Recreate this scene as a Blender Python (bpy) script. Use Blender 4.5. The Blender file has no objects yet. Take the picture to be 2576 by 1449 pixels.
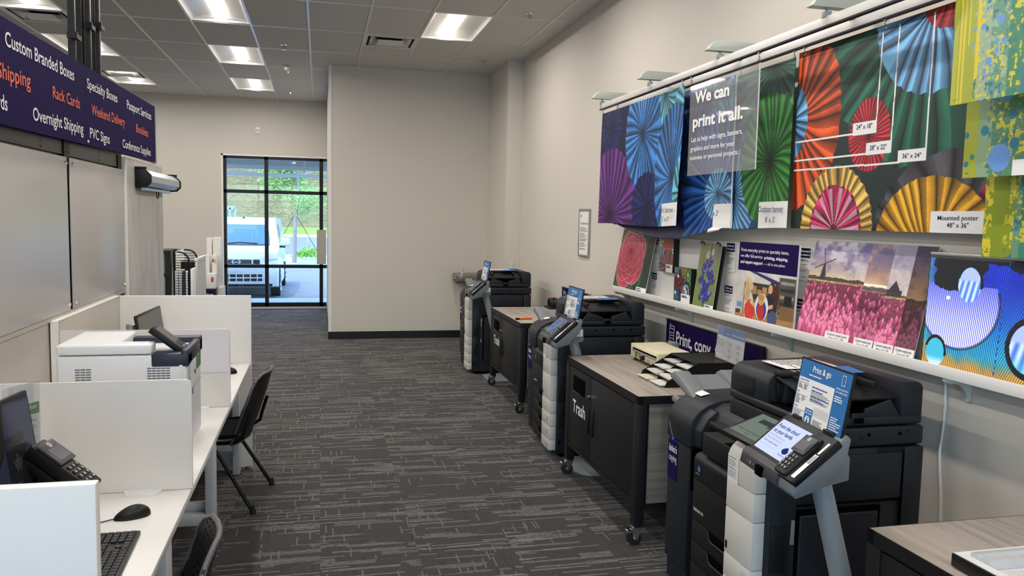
import bpy, bmesh, math, random
import numpy as np
from mathutils import Vector, Matrix
random.seed(7)
S = bpy.context.scene
COL = S.collection
# ------------------------------------------------------------------ camera (image taken to be 2576 x 1449)
W, H, FPX, EYE = 2576.0, 1449.0, 2010.0, 1.755
def cam_axes(yaw, pitch, roll):
    f = Vector((math.sin(yaw), math.cos(yaw), 0)); r = Vector((math.cos(yaw), -math.sin(yaw), 0)); u = Vector((0, 0, 1))
    f, u = math.cos(pitch)*f + math.sin(pitch)*u, math.cos(pitch)*u - math.sin(pitch)*f
    r, u = math.cos(roll)*r + math.sin(roll)*u, math.cos(roll)*u - math.sin(roll)*r
    return r, u, f
CR, CU, CF = cam_axes(math.radians(13.5786), math.radians(-5.0335), math.radians(1.2024))
cd = bpy.data.cameras.new('camera'); cam = bpy.data.objects.new('camera', cd); COL.objects.link(cam)
cam.matrix_world = Matrix(((CR.x, CU.x, -CF.x, 0), (CR.y, CU.y, -CF.y, 0), (CR.z, CU.z, -CF.z, EYE), (0, 0, 0, 1)))
cd.sensor_fit = 'HORIZONTAL'; cd.sensor_width = 36.0; cd.lens = FPX*36.0/W; cd.clip_start = 0.05; cd.clip_end = 400
S.camera = cam
# ------------------------------------------------------------------ light and exposure
EXPO, SKY, SUN, LAMP = 0.27, 0.80, 1.5, 32.0
w = bpy.data.worlds.new('sky'); S.world = w; w.use_nodes = True
nt = w.node_tree; nt.nodes.clear()
wo = nt.nodes.new('ShaderNodeOutputWorld'); bg = nt.nodes.new('ShaderNodeBackground'); sky = nt.nodes.new('ShaderNodeTexSky')
sky.sky_type = 'NISHITA'; sky.sun_disc = False; sky.sun_elevation = math.radians(66); sky.sun_rotation = math.radians(205)
sky.air_density = 1.0; sky.dust_density = 1.5; sky.ozone_density = 1.2
tint = nt.nodes.new('ShaderNodeMix'); tint.data_type = 'RGBA'; tint.blend_type = 'MULTIPLY'; tint.inputs[0].default_value = 1; tint.inputs[7].default_value = (.72, .93, 1.16, 1); nt.links.new(sky.outputs[0], tint.inputs[6]); nt.links.new(tint.outputs[2], bg.inputs[0]); bg.inputs[1].default_value = SKY; nt.links.new(bg.outputs[0], wo.inputs[0])
sd = bpy.data.lights.new('sun', 'SUN'); sd.energy = SUN; sd.angle = math.radians(0.6); sd.color = (1, .95, .88)
so = bpy.data.objects.new('sun', sd); COL.objects.link(so); so.location = (-6, -10, 20)
so.rotation_euler = Vector((0.28, 0.26, -0.93)).to_track_quat('-Z', 'Y').to_euler()
vs = S.view_settings; vs.view_transform = 'Standard'; vs.look = 'None'; vs.exposure = EXPO; vs.gamma = 1; vs.use_curve_mapping = False
S.display_settings.display_device = 'sRGB'
cy = S.cycles; cy.use_denoising = True; cy.max_bounces = 7; cy.diffuse_bounces = 4; cy.glossy_bounces = 3; cy.transmission_bounces = 4
cy.transparent_max_bounces = 10; cy.caustics_reflective = False; cy.caustics_refractive = False; cy.sample_clamp_indirect = 6
def portal(loc, size, rot):
    d = bpy.data.lights.new('daylight_portal', 'AREA'); d.shape = 'RECTANGLE'; d.size, d.size_y = size; d.cycles.is_portal = True
    o = bpy.data.objects.new('daylight_portal', d); COL.objects.link(o); o.location = loc; o.rotation_euler = rot
# ------------------------------------------------------------------ pixel -> point on a plane of the room
def at(px, py, ax, v):
    d = CR*((px - W/2)/FPX) - CU*((py - H/2)/FPX) + CF
    o = Vector((0, 0, EYE)); i = 'xyz'.index(ax)
    return o + d*((v - o[i])/d[i])
# ------------------------------------------------------------------ materials
def lin(c):
    if isinstance(c, str): c = tuple(int(c[i:i+2], 16)/255 for i in (0, 2, 4))
    elif max(c) > 1.001: c = tuple(x/255 for x in c)
    return tuple(x/12.92 if x <= .04045 else ((x + .055)/1.055)**2.4 for x in c)
class NT:
    def __init__(s, name):
        s.m = bpy.data.materials.new(name); s.m.use_nodes = True; s.t = s.m.node_tree
        s.b = s.t.nodes['Principled BSDF']; s.out = s.t.nodes['Material Output']; s.k = 0
    def n(s, typ, **kw):
        x = s.t.nodes.new('ShaderNode' + typ); s.k += 1; x.location = (-200*s.k, 0)
        for a, b in kw.items():
            if hasattr(x, a): setattr(x, a, b)
        return x
    def l(s, a, b): s.t.links.new(a, b)
    def math(s, op, a, b=None, c=None):
        x = s.n('Math', operation=op)
        for i, q in enumerate((a, b, c)):
            if q is None: continue
            if isinstance(q, (int, float)): x.inputs[i].default_value = q
            else: s.l(q, x.inputs[i])
        return x.outputs[0]
    def mix(s, f, a, b):
        x = s.n('Mix', data_type='RGBA')
        for i, q in ((0, f), (6, a), (7, b)):
            if isinstance(q, (int, float)): x.inputs[i].default_value = q
            elif isinstance(q, tuple): x.inputs[i].default_value = (*q[:3], 1)
            else: s.l(q, x.inputs[i])
        return x.outputs[2]
    def noise(s, vec, scale, detail=3, rough=.5):
        x = s.n('TexNoise'); x.inputs['Scale'].default_value = scale; x.inputs['Detail'].default_value = detail; x.inputs['Roughness'].default_value = rough
        if vec is not None: s.l(vec, x.inputs['Vector'])
        return x.outputs[0]
    def obj(s): return s.n('TexCoord').outputs['Object']
    def pos(s): return s.n('NewGeometry').outputs['Position']
    def scale(s, vec, sc, off=(0, 0, 0)):
        x = s.n('Mapping'); s.l(vec, x.inputs[0]); x.inputs['Scale'].default_value = sc; x.inputs['Location'].default_value = off
        return x.outputs[0]
    def ramp(s, f, stops):
        x = s.n('ValToRGB'); e = x.color_ramp.elements
        while len(e) < len(stops): e.new(.5)
        for i, (p, c) in enumerate(stops): e[i].position = p; e[i].color = (*c[:3], 1)
        s.l(f, x.inputs[0]); return x.outputs[0]
    def bump(s, h, st, d=.01):
        x = s.n('Bump'); x.inputs['Strength'].default_value = st; x.inputs['Distance'].default_value = d; s.l(h, x.inputs['Height']); s.l(x.outputs[0], s.b.inputs['Normal'])
MATS = {}
def mat(name, c, rough=.5, metal=0, spec=.5, var=.06, vs=9, bump=0, bs=250, coat=0):
    if name in MATS: return MATS[name]
    q = NT(name); c = lin(c); o = q.obj(); f = q.noise(o, vs, 4)
    q.l(q.mix(f, tuple(x*(1 - var) for x in c), tuple(min(1, x*(1 + var)) for x in c)), q.b.inputs['Base Color'])
    q.b.inputs['Roughness'].default_value = rough; q.b.inputs['Metallic'].default_value = metal; q.b.inputs['Specular IOR Level'].default_value = spec
    q.b.inputs['Coat Weight'].default_value = coat
    if bump: q.bump(q.noise(o, bs, 2), bump, .002)
    MATS[name] = q.m; return q.m
def emit(name, c, st):
    q = NT(name); c = lin(c); e = q.n('Emission'); e.inputs[1].default_value = st
    q.l(q.mix(q.noise(q.obj(), 3), tuple(x*.97 for x in c), c), e.inputs[0]); q.l(e.outputs[0], q.out.inputs[0]); MATS[name] = q.m; return q.m
def glass(name, tint=(1, 1, 1), refl=.08, haze=0, hcol=(1, 1, 1), rough=.02):
    q = NT(name); tr = q.n('BsdfTransparent'); tr.inputs[0].default_value = (*tint, 1)
    gl = q.n('BsdfGlossy'); gl.inputs['Roughness'].default_value = rough
    fr = q.n('LayerWeight'); fr.inputs[0].default_value = .5
    ms = q.n('MixShader'); q.l(q.math('MULTIPLY_ADD', q.math('POWER', fr.outputs[1], 4.0), .7, refl*.5), ms.inputs[0]); q.l(tr.outputs[0], ms.inputs[1]); q.l(gl.outputs[0], ms.inputs[2])
    last = ms.outputs[0]
    if haze:
        df = q.n('BsdfDiffuse'); df.inputs[0].default_value = (*hcol, 1); m2 = q.n('MixShader'); m2.inputs[0].default_value = haze
        q.l(last, m2.inputs[1]); q.l(df.outputs[0], m2.inputs[2]); last = m2.outputs[0]
    q.l(last, q.out.inputs[0]); MATS[name] = q.m; return q.m
def paintmat(name, rough=.45, em=0, spec=.4, coat=0):
    if name in MATS: return MATS[name]
    q = NT(name); a = q.n('Attribute', attribute_name='paint')
    q.l(a.outputs[0], q.b.inputs['Base Color']); q.b.inputs['Roughness'].default_value = rough; q.b.inputs['Specular IOR Level'].default_value = spec; q.b.inputs['Coat Weight'].default_value = coat
    if em:
        q.l(a.outputs[0], q.b.inputs['Emission Color']); q.b.inputs['Emission Strength'].default_value = em; q.b.inputs['Base Color'].default_value = (.02, .02, .02, 1)
        q.t.links.remove(q.b.inputs['Base Color'].links[0])
    q.bump(q.noise(q.obj(), 300, 2), .02, .001); MATS[name] = q.m; return q.m
# ------------------------------------------------------------------ mesh builder
class MB:
    def __init__(s): s.v, s.f, s.uv = [], [], None
    def add(s, vs, fs):
        k = len(s.v); s.v += [tuple(p) for p in vs]; s.f += [tuple(i + k for i in f) for f in fs]; return s
    def box(s, x0, x1, y0, y1, z0, z1, bev=0, seg=2):
        x0, x1 = min(x0, x1), max(x0, x1); y0, y1 = min(y0, y1), max(y0, y1); z0, z1 = min(z0, z1), max(z0, z1)
        if bev <= 0:
            return s.add([(x, y, z) for z in (z0, z1) for y in (y0, y1) for x in (x0, x1)],
                         [(0, 2, 3, 1), (4, 5, 7, 6), (0, 1, 5, 4), (2, 6, 7, 3), (0, 4, 6, 2), (1, 3, 7, 5)])
        bm = bmesh.new(); bmesh.ops.create_cube(bm, size=1)
        for v in bm.verts: v.co = ((x0 + x1)/2 + v.co.x*(x1 - x0), (y0 + y1)/2 + v.co.y*(y1 - y0), (z0 + z1)/2 + v.co.z*(z1 - z0))
        bmesh.ops.bevel(bm, geom=bm.edges[:], offset=min(bev, .49*min(x1 - x0, y1 - y0, z1 - z0)), segments=seg, profile=.5, affect='EDGES')
        return s.bm(bm)
    def bm(s, bm):
        bm.verts.index_update(); s.add([v.co[:] for v in bm.verts], [[v.index for v in f.verts] for f in bm.faces]); bm.free(); return s
    def prism(s, poly, ax, a0, a1, bev=0, seg=2):
        def P(p, a): return {'x': (a, p[0], p[1]), 'y': (p[0], a, p[1]), 'z': (p[0], p[1], a)}[ax]
        bm = bmesh.new(); A = [bm.verts.new(P(p, a0)) for p in poly]; B = [bm.verts.new(P(p, a1)) for p in poly]; n = len(poly)
        bm.faces.new(A); bm.faces.new(B[::-1])
        for i in range(n): bm.faces.new((A[i], B[i], B[(i + 1) % n], A[(i + 1) % n]))
        bmesh.ops.recalc_face_normals(bm, faces=bm.faces[:])
        if bev: bmesh.ops.bevel(bm, geom=bm.edges[:], offset=bev, segments=seg, profile=.5, affect='EDGES', clamp_overlap=True)
        return s.bm(bm)
    def cyl(s, p0, p1, r0, r1=None, n=16):
        r1 = r0 if r1 is None else r1; p0, p1 = Vector(p0), Vector(p1); d = (p1 - p0).normalized()
        a = d.orthogonal().normalized(); b = d.cross(a); V = []
        for p, r in ((p0, r0), (p1, r1)):
            for i in range(n): t = 2*math.pi*i/n; V.append(p + a*(r*math.cos(t)) + b*(r*math.sin(t)))
        F = [(i, (i + 1) % n, n + (i + 1) % n, n + i) for i in range(n)] + [tuple(range(n))[::-1], tuple(range(n, 2*n))]
        return s.add(V, F)
    def tube(s, pts, r, n=8, smooth=0, closed=False):
        P = [Vector(p) for p in pts]
        for _ in range(smooth):
            Q = [P[0]]
            for i in range(len(P) - 1): Q += [P[i]*.75 + P[i+1]*.25, P[i]*.25 + P[i+1]*.75]
            P = Q + [P[-1]]
        k = len(P); V = []; a = None
        for i, p in enumerate(P):
            d = (P[min(i + 1, k - 1)] - P[max(i - 1, 0)]).normalized()
            a = d.orthogonal().normalized() if a is None else (a - d*a.dot(d)).normalized()
            b = d.cross(a); rr = r[i] if isinstance(r, (list, tuple)) and not smooth else (r if not isinstance(r, (list, tuple)) else r[0])
            for j in range(n): t = 2*math.pi*j/n; V.append(p + a*(rr*math.cos(t)) + b*(rr*math.sin(t)))
        F = [(i*n + j, i*n + (j + 1) % n, (i + 1)*n + (j + 1) % n, (i + 1)*n + j) for i in range(k - 1) for j in range(n)]
        F += [tuple(range(n))[::-1], tuple(range((k - 1)*n, k*n))]
        return s.add(V, F)
    def lathe(s, prof, c=(0, 0, 0), n=24):
        V, F = [], []; m = len(prof)
        for i in range(n):
            t = 2*math.pi*i/n
            for r, z in prof: V.append((c[0] + r*math.cos(t), c[1] + r*math.sin(t), c[2] + z))
        for i in range(n):
            for j in range(m - 1): F.append((i*m + j, ((i + 1) % n)*m + j, ((i + 1) % n)*m + j + 1, i*m + j + 1))
        return s.add(V, F)
    def sphere(s, c, r, seg=12, sc=(1, 1, 1)):
        bm = bmesh.new(); bmesh.ops.create_uvsphere(bm, u_segments=seg, v_segments=max(6, seg//2), radius=r)
        for v in bm.verts: v.co = (c[0] + v.co.x*sc[0], c[1] + v.co.y*sc[1], c[2] + v.co.z*sc[2])
        return s.bm(bm)
    def quad(s, a, b, c, d): return s.add([a, b, c, d], [(0, 1, 2, 3)])
    def grid(s, fn, nu, nv):
        V = [fn(i/nu, j/nv) for j in range(nv + 1) for i in range(nu + 1)]
        return s.add(V, [(j*(nu + 1) + i, j*(nu + 1) + i + 1, (j + 1)*(nu + 1) + i + 1, (j + 1)*(nu + 1) + i) for j in range(nv) for i in range(nu)])
    def tf(s, M): s.v = [tuple(M @ Vector(p)) for p in s.v]; return s
OFF = {}
def link(name, me, m, parent=None, base=None):
    o = bpy.data.objects.new(name, me); COL.objects.link(o)
    if m is not None: me.materials.append(m)
    if parent is not None: o.parent = parent; OFF[o] = OFF.get(parent, Vector())
    else: OFF[o] = base or Vector(); o.location = OFF[o]
    return o
def ob(name, mb, m, parent=None, ang=35, base=None, solid=0, flip=None):
    """one mesh object built in world coordinates; its origin goes to the parent thing's base (or its own base)"""
    if parent is None and base is None and mb.v:
        A = np.array(mb.v); lo, hi = A.min(0), A.max(0); base = Vector(((lo[0] + hi[0])/2, (lo[1] + hi[1])/2, lo[2]))
    off = OFF.get(parent, Vector()) if parent is not None else (base or Vector())
    me = bpy.data.meshes.new(name); me.from_pydata([(p[0] - off.x, p[1] - off.y, p[2] - off.z) for p in mb.v], [], mb.f); me.update()
    bm = bmesh.new(); bm.from_mesh(me); bmesh.ops.recalc_face_normals(bm, faces=bm.faces[:]); bm.to_mesh(me); bm.free()
    if len(me.polygons) and ang:
        me.polygons.foreach_set('use_smooth', [True]*len(me.polygons)); me.set_sharp_from_angle(angle=math.radians(ang))
    o = link(name, me, m, parent, base)
    if solid:
        q = o.modifiers.new('Solidify', 'SOLIDIFY'); q.thickness = solid; q.offset = 0
    return o
def tag(o, label, cat, group=None, kind=None):
    if label: o['label'] = label
    if cat: o['category'] = cat
    if group: o['group'] = group
    if kind: o['kind'] = kind
    return o
def thing(name, label, cat, loc=(0, 0, 0), group=None):
    o = bpy.data.objects.new(name, None); COL.objects.link(o); o.location = loc; o.empty_display_size = .1; OFF[o] = Vector(loc)
    return tag(o, label, cat, group)
def struct(name, mb, m, parent=None, ang=35):
    o = ob(name, mb, m, parent, ang, base=Vector((0, 0, 0)) if parent is None else None)
    if parent is None: o['kind'] = 'structure'
    return o
def dup(root, loc, rz=0, label=None, group=None):
    r = root.copy(); COL.objects.link(r); r.location = loc; r.rotation_euler = (0, 0, rz); OFF[r] = Vector(loc)
    if label: r['label'] = label
    if group: r['group'] = group
    kids = [root]
    def rec(src, dst):
        for ch in [c for c in bpy.data.objects if c.parent == src]:
            c = ch.copy(); COL.objects.link(c); c.parent = dst; rec(ch, c)
    rec(root, r)
    return r
# ------------------------------------------------------------------ flat frames, lettering, printed pictures
class Frame:
    def __init__(s, o, u, v): s.o, s.u, s.v = Vector(o), Vector(u).normalized(), Vector(v).normalized(); s.n = s.u.cross(s.v).normalized()
    def P(s, a, b, e=0): return s.o + s.u*a + s.v*b + s.n*e
    def ab(s, px, py):
        d = CR*((px - W/2)/FPX) - CU*((py - H/2)/FPX) + CF; o = Vector((0, 0, EYE))
        t = (s.o - o).dot(s.n)/d.dot(s.n); q = o + d*t - s.o
        return q.dot(s.u), q.dot(s.v)
_tc = {}
def glyphs(s, bold):
    k = (s, bold)
    if k not in _tc:
        c = bpy.data.curves.new('lettering', 'FONT'); c.body = s; c.size = 1; c.resolution_u = 3; c.offset = bold; c.fill_mode = 'FRONT'
        o = bpy.data.objects.new('lettering', c); COL.objects.link(o); dg = bpy.context.evaluated_depsgraph_get()
        me = bpy.data.meshes.new_from_object(o.evaluated_get(dg)); bpy.data.objects.remove(o); bpy.data.curves.remove(c)
        V = [v.co.copy() for v in me.vertices]; F = [tuple(p.vertices) for p in me.polygons]; bpy.data.meshes.remove(me); _tc[k] = (V, F)
    return _tc[k]
CAP = .69
def letters(mb, fr, s, a, b, h, w=None, al='l', bold=.012, e=.0012, rise=0):
    """lettering in frame fr with baseline start (a, b), capital height h, optional exact width w; rise = baseline drop over the width"""
    V, F = glyphs(s, bold)
    if not V: return mb
    x0, x1 = min(p.x for p in V), max(p.x for p in V); k = h/CAP; kx = k if w is None else w/(x1 - x0); L = (x1 - x0)*kx
    a0 = a - (L/2 if al == 'c' else L if al == 'r' else 0)
    mb.add([fr.P(a0 + (p.x - x0)*kx, b + p.y*k + rise*(p.x - x0)/(x1 - x0), e) for p in V], F); return mb
def letters_px(mb, fr, s, BL, BR, TL, bold=.012, e=.0012):
    a0, b0 = fr.ab(*BL); a1, b1 = fr.ab(*BR); at_, bt = fr.ab(*TL)
    return letters(mb, fr, s, a0, b0, bt - b0, a1 - a0, bold=bold, e=e, rise=b1 - b0)
def rect(mb, fr, a0, a1, b0, b1, e=.0008): return mb.add([fr.P(a0, b0, e), fr.P(a1, b0, e), fr.P(a1, b1, e), fr.P(a0, b1, e)], [(0, 1, 2, 3)])
def lines(mb, fr, a0, a1, b1, b0, n, th=None, e=.0009, seed=1):
    r = random.Random(seed); st = (b1 - b0)/n; th = th or st*.4
    for i in range(n):
        L = (a1 - a0)*(.55 + .45*r.random()); b = b1 - (i + .5)*st; a = a0
        while a < a0 + L - .002:
            q = min(a0 + L, a + (a1 - a0)*(.08 + .14*r.random())); rect(mb, fr, a, q, b - th/2, b + th/2, e); a = q + (a1 - a0)*.02
    return mb
def disc(mb, fr, a, b, r, n=20, e=.001, rb=None, r2=0):
    rb = rb or r; V = [fr.P(a + r*math.cos(2*math.pi*i/n), b + rb*math.sin(2*math.pi*i/n), e) for i in range(n)]
    if r2:
        V += [fr.P(a + r*r2*math.cos(2*math.pi*i/n), b + rb*r2*math.sin(2*math.pi*i/n), e) for i in range(n)]
        return mb.add(V, [(i, (i + 1) % n, n + (i + 1) % n, n + i) for i in range(n)])
    return mb.add(V, [tuple(range(n))])
def stroke(mb, fr, pts, w, e=.001):
    for (a, b), (c, d) in zip(pts[:-1], pts[1:]):
        t = Vector((c - a, d - b)); 
        if t.length < 1e-6: continue
        t = t.normalized()*(w/2); n = Vector((-t.y, t.x))
        mb.add([fr.P(a - t.x + n.x, b - t.y + n.y, e), fr.P(a - t.x - n.x, b - t.y - n.y, e), fr.P(c + t.x - n.x, d + t.y - n.y, e), fr.P(c + t.x + n.x, d + t.y + n.y, e)], [(0, 1, 2, 3)])
    return mb
def painted(name, fn, w, h, nx, ny, place, m, parent=None, solid=0, base=None):
    """a picture surface: fn(A, B) -> colours in sRGB over metres; place(a, b) -> world points (arrays)"""
    A, B = np.meshgrid(np.linspace(0, w, nx + 1), np.linspace(0, h, ny + 1)); c = np.clip(fn(A, B), 0, 1)
    c = np.where(c <= .04045, c/12.92, ((c + .055)/1.055)**2.4); P = place(A, B).reshape(-1, 3)
    if parent is None and base is None: lo, hi = P.min(0), P.max(0); base = Vector(((lo[0] + hi[0])/2, (lo[1] + hi[1])/2, lo[2]))
    off = OFF[parent] if parent is not None else base
    P = P - np.array(off[:]); n = nx*ny
    me = bpy.data.meshes.new(name); me.vertices.add(len(P)); me.vertices.foreach_set('co', P.astype(np.float32).ravel())
    i, j = np.meshgrid(np.arange(nx), np.arange(ny)); k = (j*(nx + 1) + i).ravel(); q = np.stack([k, k + 1, k + nx + 2, k + nx + 1], 1)
    me.loops.add(4*n); me.loops.foreach_set('vertex_index', q.astype(np.int32).ravel()); me.polygons.add(n); me.polygons.foreach_set('loop_start', (np.arange(n)*4).astype(np.int32))
    me.polygons.foreach_set('use_smooth', np.ones(n, bool)); me.update(calc_edges=True)
    at_ = me.attributes.new('paint', 'FLOAT_COLOR', 'POINT'); at_.data.foreach_set('color', np.concatenate([c.reshape(-1, 3), np.ones((len(P), 1))], 1).astype(np.float32).ravel())
    me.validate(); o = link(name, me, m, parent, base)
    if solid: s = o.modifiers.new('Solidify', 'SOLIDIFY'); s.thickness = solid; s.offset = -1
    return o
def flat(fr, e=0):
    def f(A, B): return np.array(fr.o[:]) + A[..., None]*np.array(fr.u[:]) + B[..., None]*np.array(fr.v[:]) + e*np.array(fr.n[:])
    return f
# numpy picture tools
def vnoise(x, y, seed=0):
    r = np.random.RandomState(seed); T = r.rand(64, 64); xi, yi = np.floor(x).astype(int), np.floor(y).astype(int); fx, fy = x - xi, y - yi
    fx, fy = fx*fx*(3 - 2*fx), fy*fy*(3 - 2*fy); g = lambda a, b: T[a % 64, b % 64]
    return (g(xi, yi)*(1 - fx) + g(xi + 1, yi)*fx)*(1 - fy) + (g(xi, yi + 1)*(1 - fx) + g(xi + 1, yi + 1)*fx)*fy
def fbm(x, y, seed=0, o=4):
    s, a, t = 0, .5, 0
    for i in range(o): s = s + a*vnoise(x*2**i, y*2**i, seed + i); t += a; a *= .55
    return s/t
def lerp(a, b, t): t = np.clip(t, 0, 1)[..., None]; return np.asarray(a)*(1 - t) + np.asarray(b)*t
def put(I, m, c): I[m] = (np.broadcast_to(c, I.shape)[m] if np.ndim(c) else c)
def rgb(h): return np.array([int(h[i:i+2], 16)/255 for i in (0, 2, 4)])
def rosette(I, A, B, ca, cb, r, c, n=40, seed=0, dark=.25, rag=.035, squash=1.0, crumple=.25, r0=0):
    """a folded-paper fan: pleats run out from (ca, cb)"""
    x, y = (A - ca)/squash, B - cb; d = np.hypot(x, y)/r; t = np.arctan2(y, x) + .03*(fbm(A*9, B*9, seed + 3) - .5)
    n = max(7, int(n*.52)); p = t*n/(2*np.pi) + seed*.37 + 1.5*(vnoise(t*2.2 + 9, d*.8 + seed, seed) - .5); k = np.floor(p); f = p - k
    jag = 1 + rag*(np.abs(f - .5)*2 - .5) + .03*(vnoise(t*2.2 + 20, t*0, seed + 5) - .5); m = (d < jag) & (d >= r0)
    hk = np.modf(np.abs(np.sin(k*12.9898 + seed)*43758.5453))[0]; tri = 1 - np.abs(2*f - 1)
    sh = (.50 + .50*tri**.8)*np.where(f < .5, 1.08, .74)*(.80 + .32*hk); sh = sh*(1 - crumple + 2*crumple*fbm(A*8, B*8, seed + 11))
    sh = sh*(1 - .42*np.exp(-(np.minimum(f, 1 - f)/.07)**2))*(1 - (1 - dark)*np.exp(-(d*5.2)**1.3))*1.26
    col = np.asarray(c)*np.clip(sh, 0, 1.25)[..., None]; I[m] = col[m]; return m
# ================================================================== the room
XW, CE, YB, YF, XL = 2.5605, 3.777, 15.2, -6.0, -9.0
PX, PY = 0.128, 11.41             # the wall that juts into the room
m_wall = mat('painted_wall', 'd5cfc5', .8, spec=.3, var=.012, vs=2, bump=.04, bs=180)
m_white = mat('white_laminate', 'eceae6', .38, var=.01)
m_black = mat('black_rubber', '17181a', .6)
def carpet():
    q = NT('carpet_tiles'); P = q.pos(); sx = q.n('SeparateXYZ'); q.l(P, sx.inputs[0]); x, y = sx.outputs[0], sx.outputs[1]
    tx = q.math('FLOOR', q.math('DIVIDE', x, .5)); ty = q.math('FLOOR', q.math('DIVIDE', q.math('ADD', y, q.math('MULTIPLY', q.math('MODULO', tx, 2.0), .25)), .5))
    cv = q.n('CombineXYZ'); q.l(tx, cv.inputs[0]); q.l(ty, cv.inputs[1]); wn = q.n('TexWhiteNoise'); q.l(cv.outputs[0], wn.inputs[0]); tile = wn.outputs[0]
    def cells(sx_, sy_, seed, shift=1.0):
        row = q.math('FLOOR', q.math('MULTIPLY', y, sy_)) if sy_ > sx_ else q.math('FLOOR', q.math('MULTIPLY', x, sx_))
        c1 = q.n('CombineXYZ'); q.l(row, c1.inputs[0]); c1.inputs[1].default_value = seed; q.l(q.math('MULTIPLY', tile, 3), c1.inputs[2])
        w1 = q.n('TexWhiteNoise'); q.l(c1.outputs[0], w1.inputs[0])
        along, sc = (x, sx_) if sy_ > sx_ else (y, sy_)
        cell = q.math('FLOOR', q.math('ADD', q.math('MULTIPLY', along, sc), q.math('MULTIPLY', w1.outputs[0], 37)))
        c2 = q.n('CombineXYZ'); q.l(row, c2.inputs[0]); q.l(cell, c2.inputs[1]); c2.inputs[2].default_value = seed + 3.3; w2 = q.n('TexWhiteNoise'); q.l(c2.outputs[0], w2.inputs[0])
        return w2.outputs[0]
    gt = lambda a, b: q.math('GREATER_THAN', a, b); mx = lambda a, b: q.math('MAXIMUM', a, b)
    fine = q.noise(q.scale(P, (30, 260, 1)), 1, 2); patch = q.noise(q.scale(P, (1.6, 7, 1)), 1, 2)
    h1 = gt(cells(3.2, 115, 1.0), .93); h2 = gt(cells(2.6, 46, 5.0), .94); v1 = gt(cells(105, 9, 9.0), .962)
    band = q.math('MULTIPLY', q.math('MULTIPLY', gt(cells(2.2, 22, 21.0), .74), gt(fine, .45)), gt(patch, .47))
    light = mx(mx(q.math('MULTIPLY', h1, .72), q.math('MULTIPLY', q.math('MULTIPLY', h2, gt(fine, .42)), .5)), mx(q.math('MULTIPLY', v1, .42), mx(q.math('MULTIPLY', band, .48), q.math('MULTIPLY', gt(fine, .60), .16))))
    light = q.math('MULTIPLY', light, q.math('MULTIPLY_ADD', q.noise(P, 60, 2), 1.1, .35))
    base = q.mix(q.noise(P, 500, 2, .7), lin('1a1716'), lin('2f2b29')); dk = gt(cells(75, 6, 31.0), .965)
    base = q.mix(q.math('MULTIPLY', dk, .7), base, lin('111113')); base = q.mix(q.math('MULTIPLY', tile, .25), base, lin('2c2927'))
    q.l(q.mix(light, base, lin('85827e')), q.b.inputs['Base Color']); q.b.inputs['Roughness'].default_value = .85; q.b.inputs['Specular IOR Level'].default_value = .35
    q.b.inputs['Sheen Weight'].default_value = .15; q.bump(q.noise(P, 420, 3, .7), .5, .004); return q.m
m_carpet = carpet()
struct('floor', MB().box(XL, XW + .2, YF, YB + .02, -.08, 0), m_carpet)
# ceiling tiles with openings for the lights and air diffusers
GX = [-.725 + .61*k for k in range(-14, 6)]; GX = [x for x in GX if XL < x < XW]
GY = [8.08 + 1.22*k for k in range(-11, 6)]
LIGHTS = [(-1.335, 8.08 + 2.44*k) for k in range(-5, 3)] + [(1.105, 8.12 + 2.44*k) for k in range(-4, 1)] + [(-3.165, 8.08 + 2.44*k + 2.42) for k in range(-4, 2)] + [(-5.605, 8.08 + 2.44*k) for k in range(-4, 3)]
DIFF = [(.495, 9.37), (-3.165, 9.30), (-3.165, 12.93)]
holes = [(x, x + .61, y, y + 1.22) for x, y in LIGHTS] + [(x, x + .61, y, y + .61) for x, y in DIFF]
xs = sorted(set([round(v, 4) for v in [XL, XW + .1] + [h for q in holes for h in q[:2]]])); ys = sorted(set([round(v, 4) for v in [YF, YB + .1] + [h for q in holes for h in q[2:]]]))
mb = MB()
for i in range(len(xs) - 1):
    for j in range(len(ys) - 1):
        cx, cy_ = (xs[i] + xs[i+1])/2, (ys[j] + ys[j+1])/2
        if not any(a < cx < b and c < cy_ < d for a, b, c, d in holes): mb.quad((xs[i], ys[j], CE), (xs[i+1], ys[j], CE), (xs[i+1], ys[j+1], CE), (xs[i], ys[j+1], CE))
struct('ceiling', mb, mat('ceiling_tile', 'd2d1ce', .9, var=.05, vs=60, bump=.25, bs=90))
struct('roof', MB().box(XL - .3, XW + .5, YF - 3.0, YB + .35, CE + .28, CE + .6), mat('roof_slab', '8a8884', .8))  # overhang past the shop front is added, out of view, to block the sun
m_tbar = mat('ceiling_grid_metal', 'dcdcda', .28, .0, .9, var=.01)
mb = MB()
for x in GX: mb.box(x - .012, x + .012, YF, YB, CE - .006, CE + .004)
for y in GY: mb.box(XL, XW, y - .012, y + .012, CE - .0055, CE + .004)
mb.box(.495, 1.105, 9.37 + .598, 9.37 + .622, CE - .0055, CE + .004)
struct('trim_1', mb, m_tbar)
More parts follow.
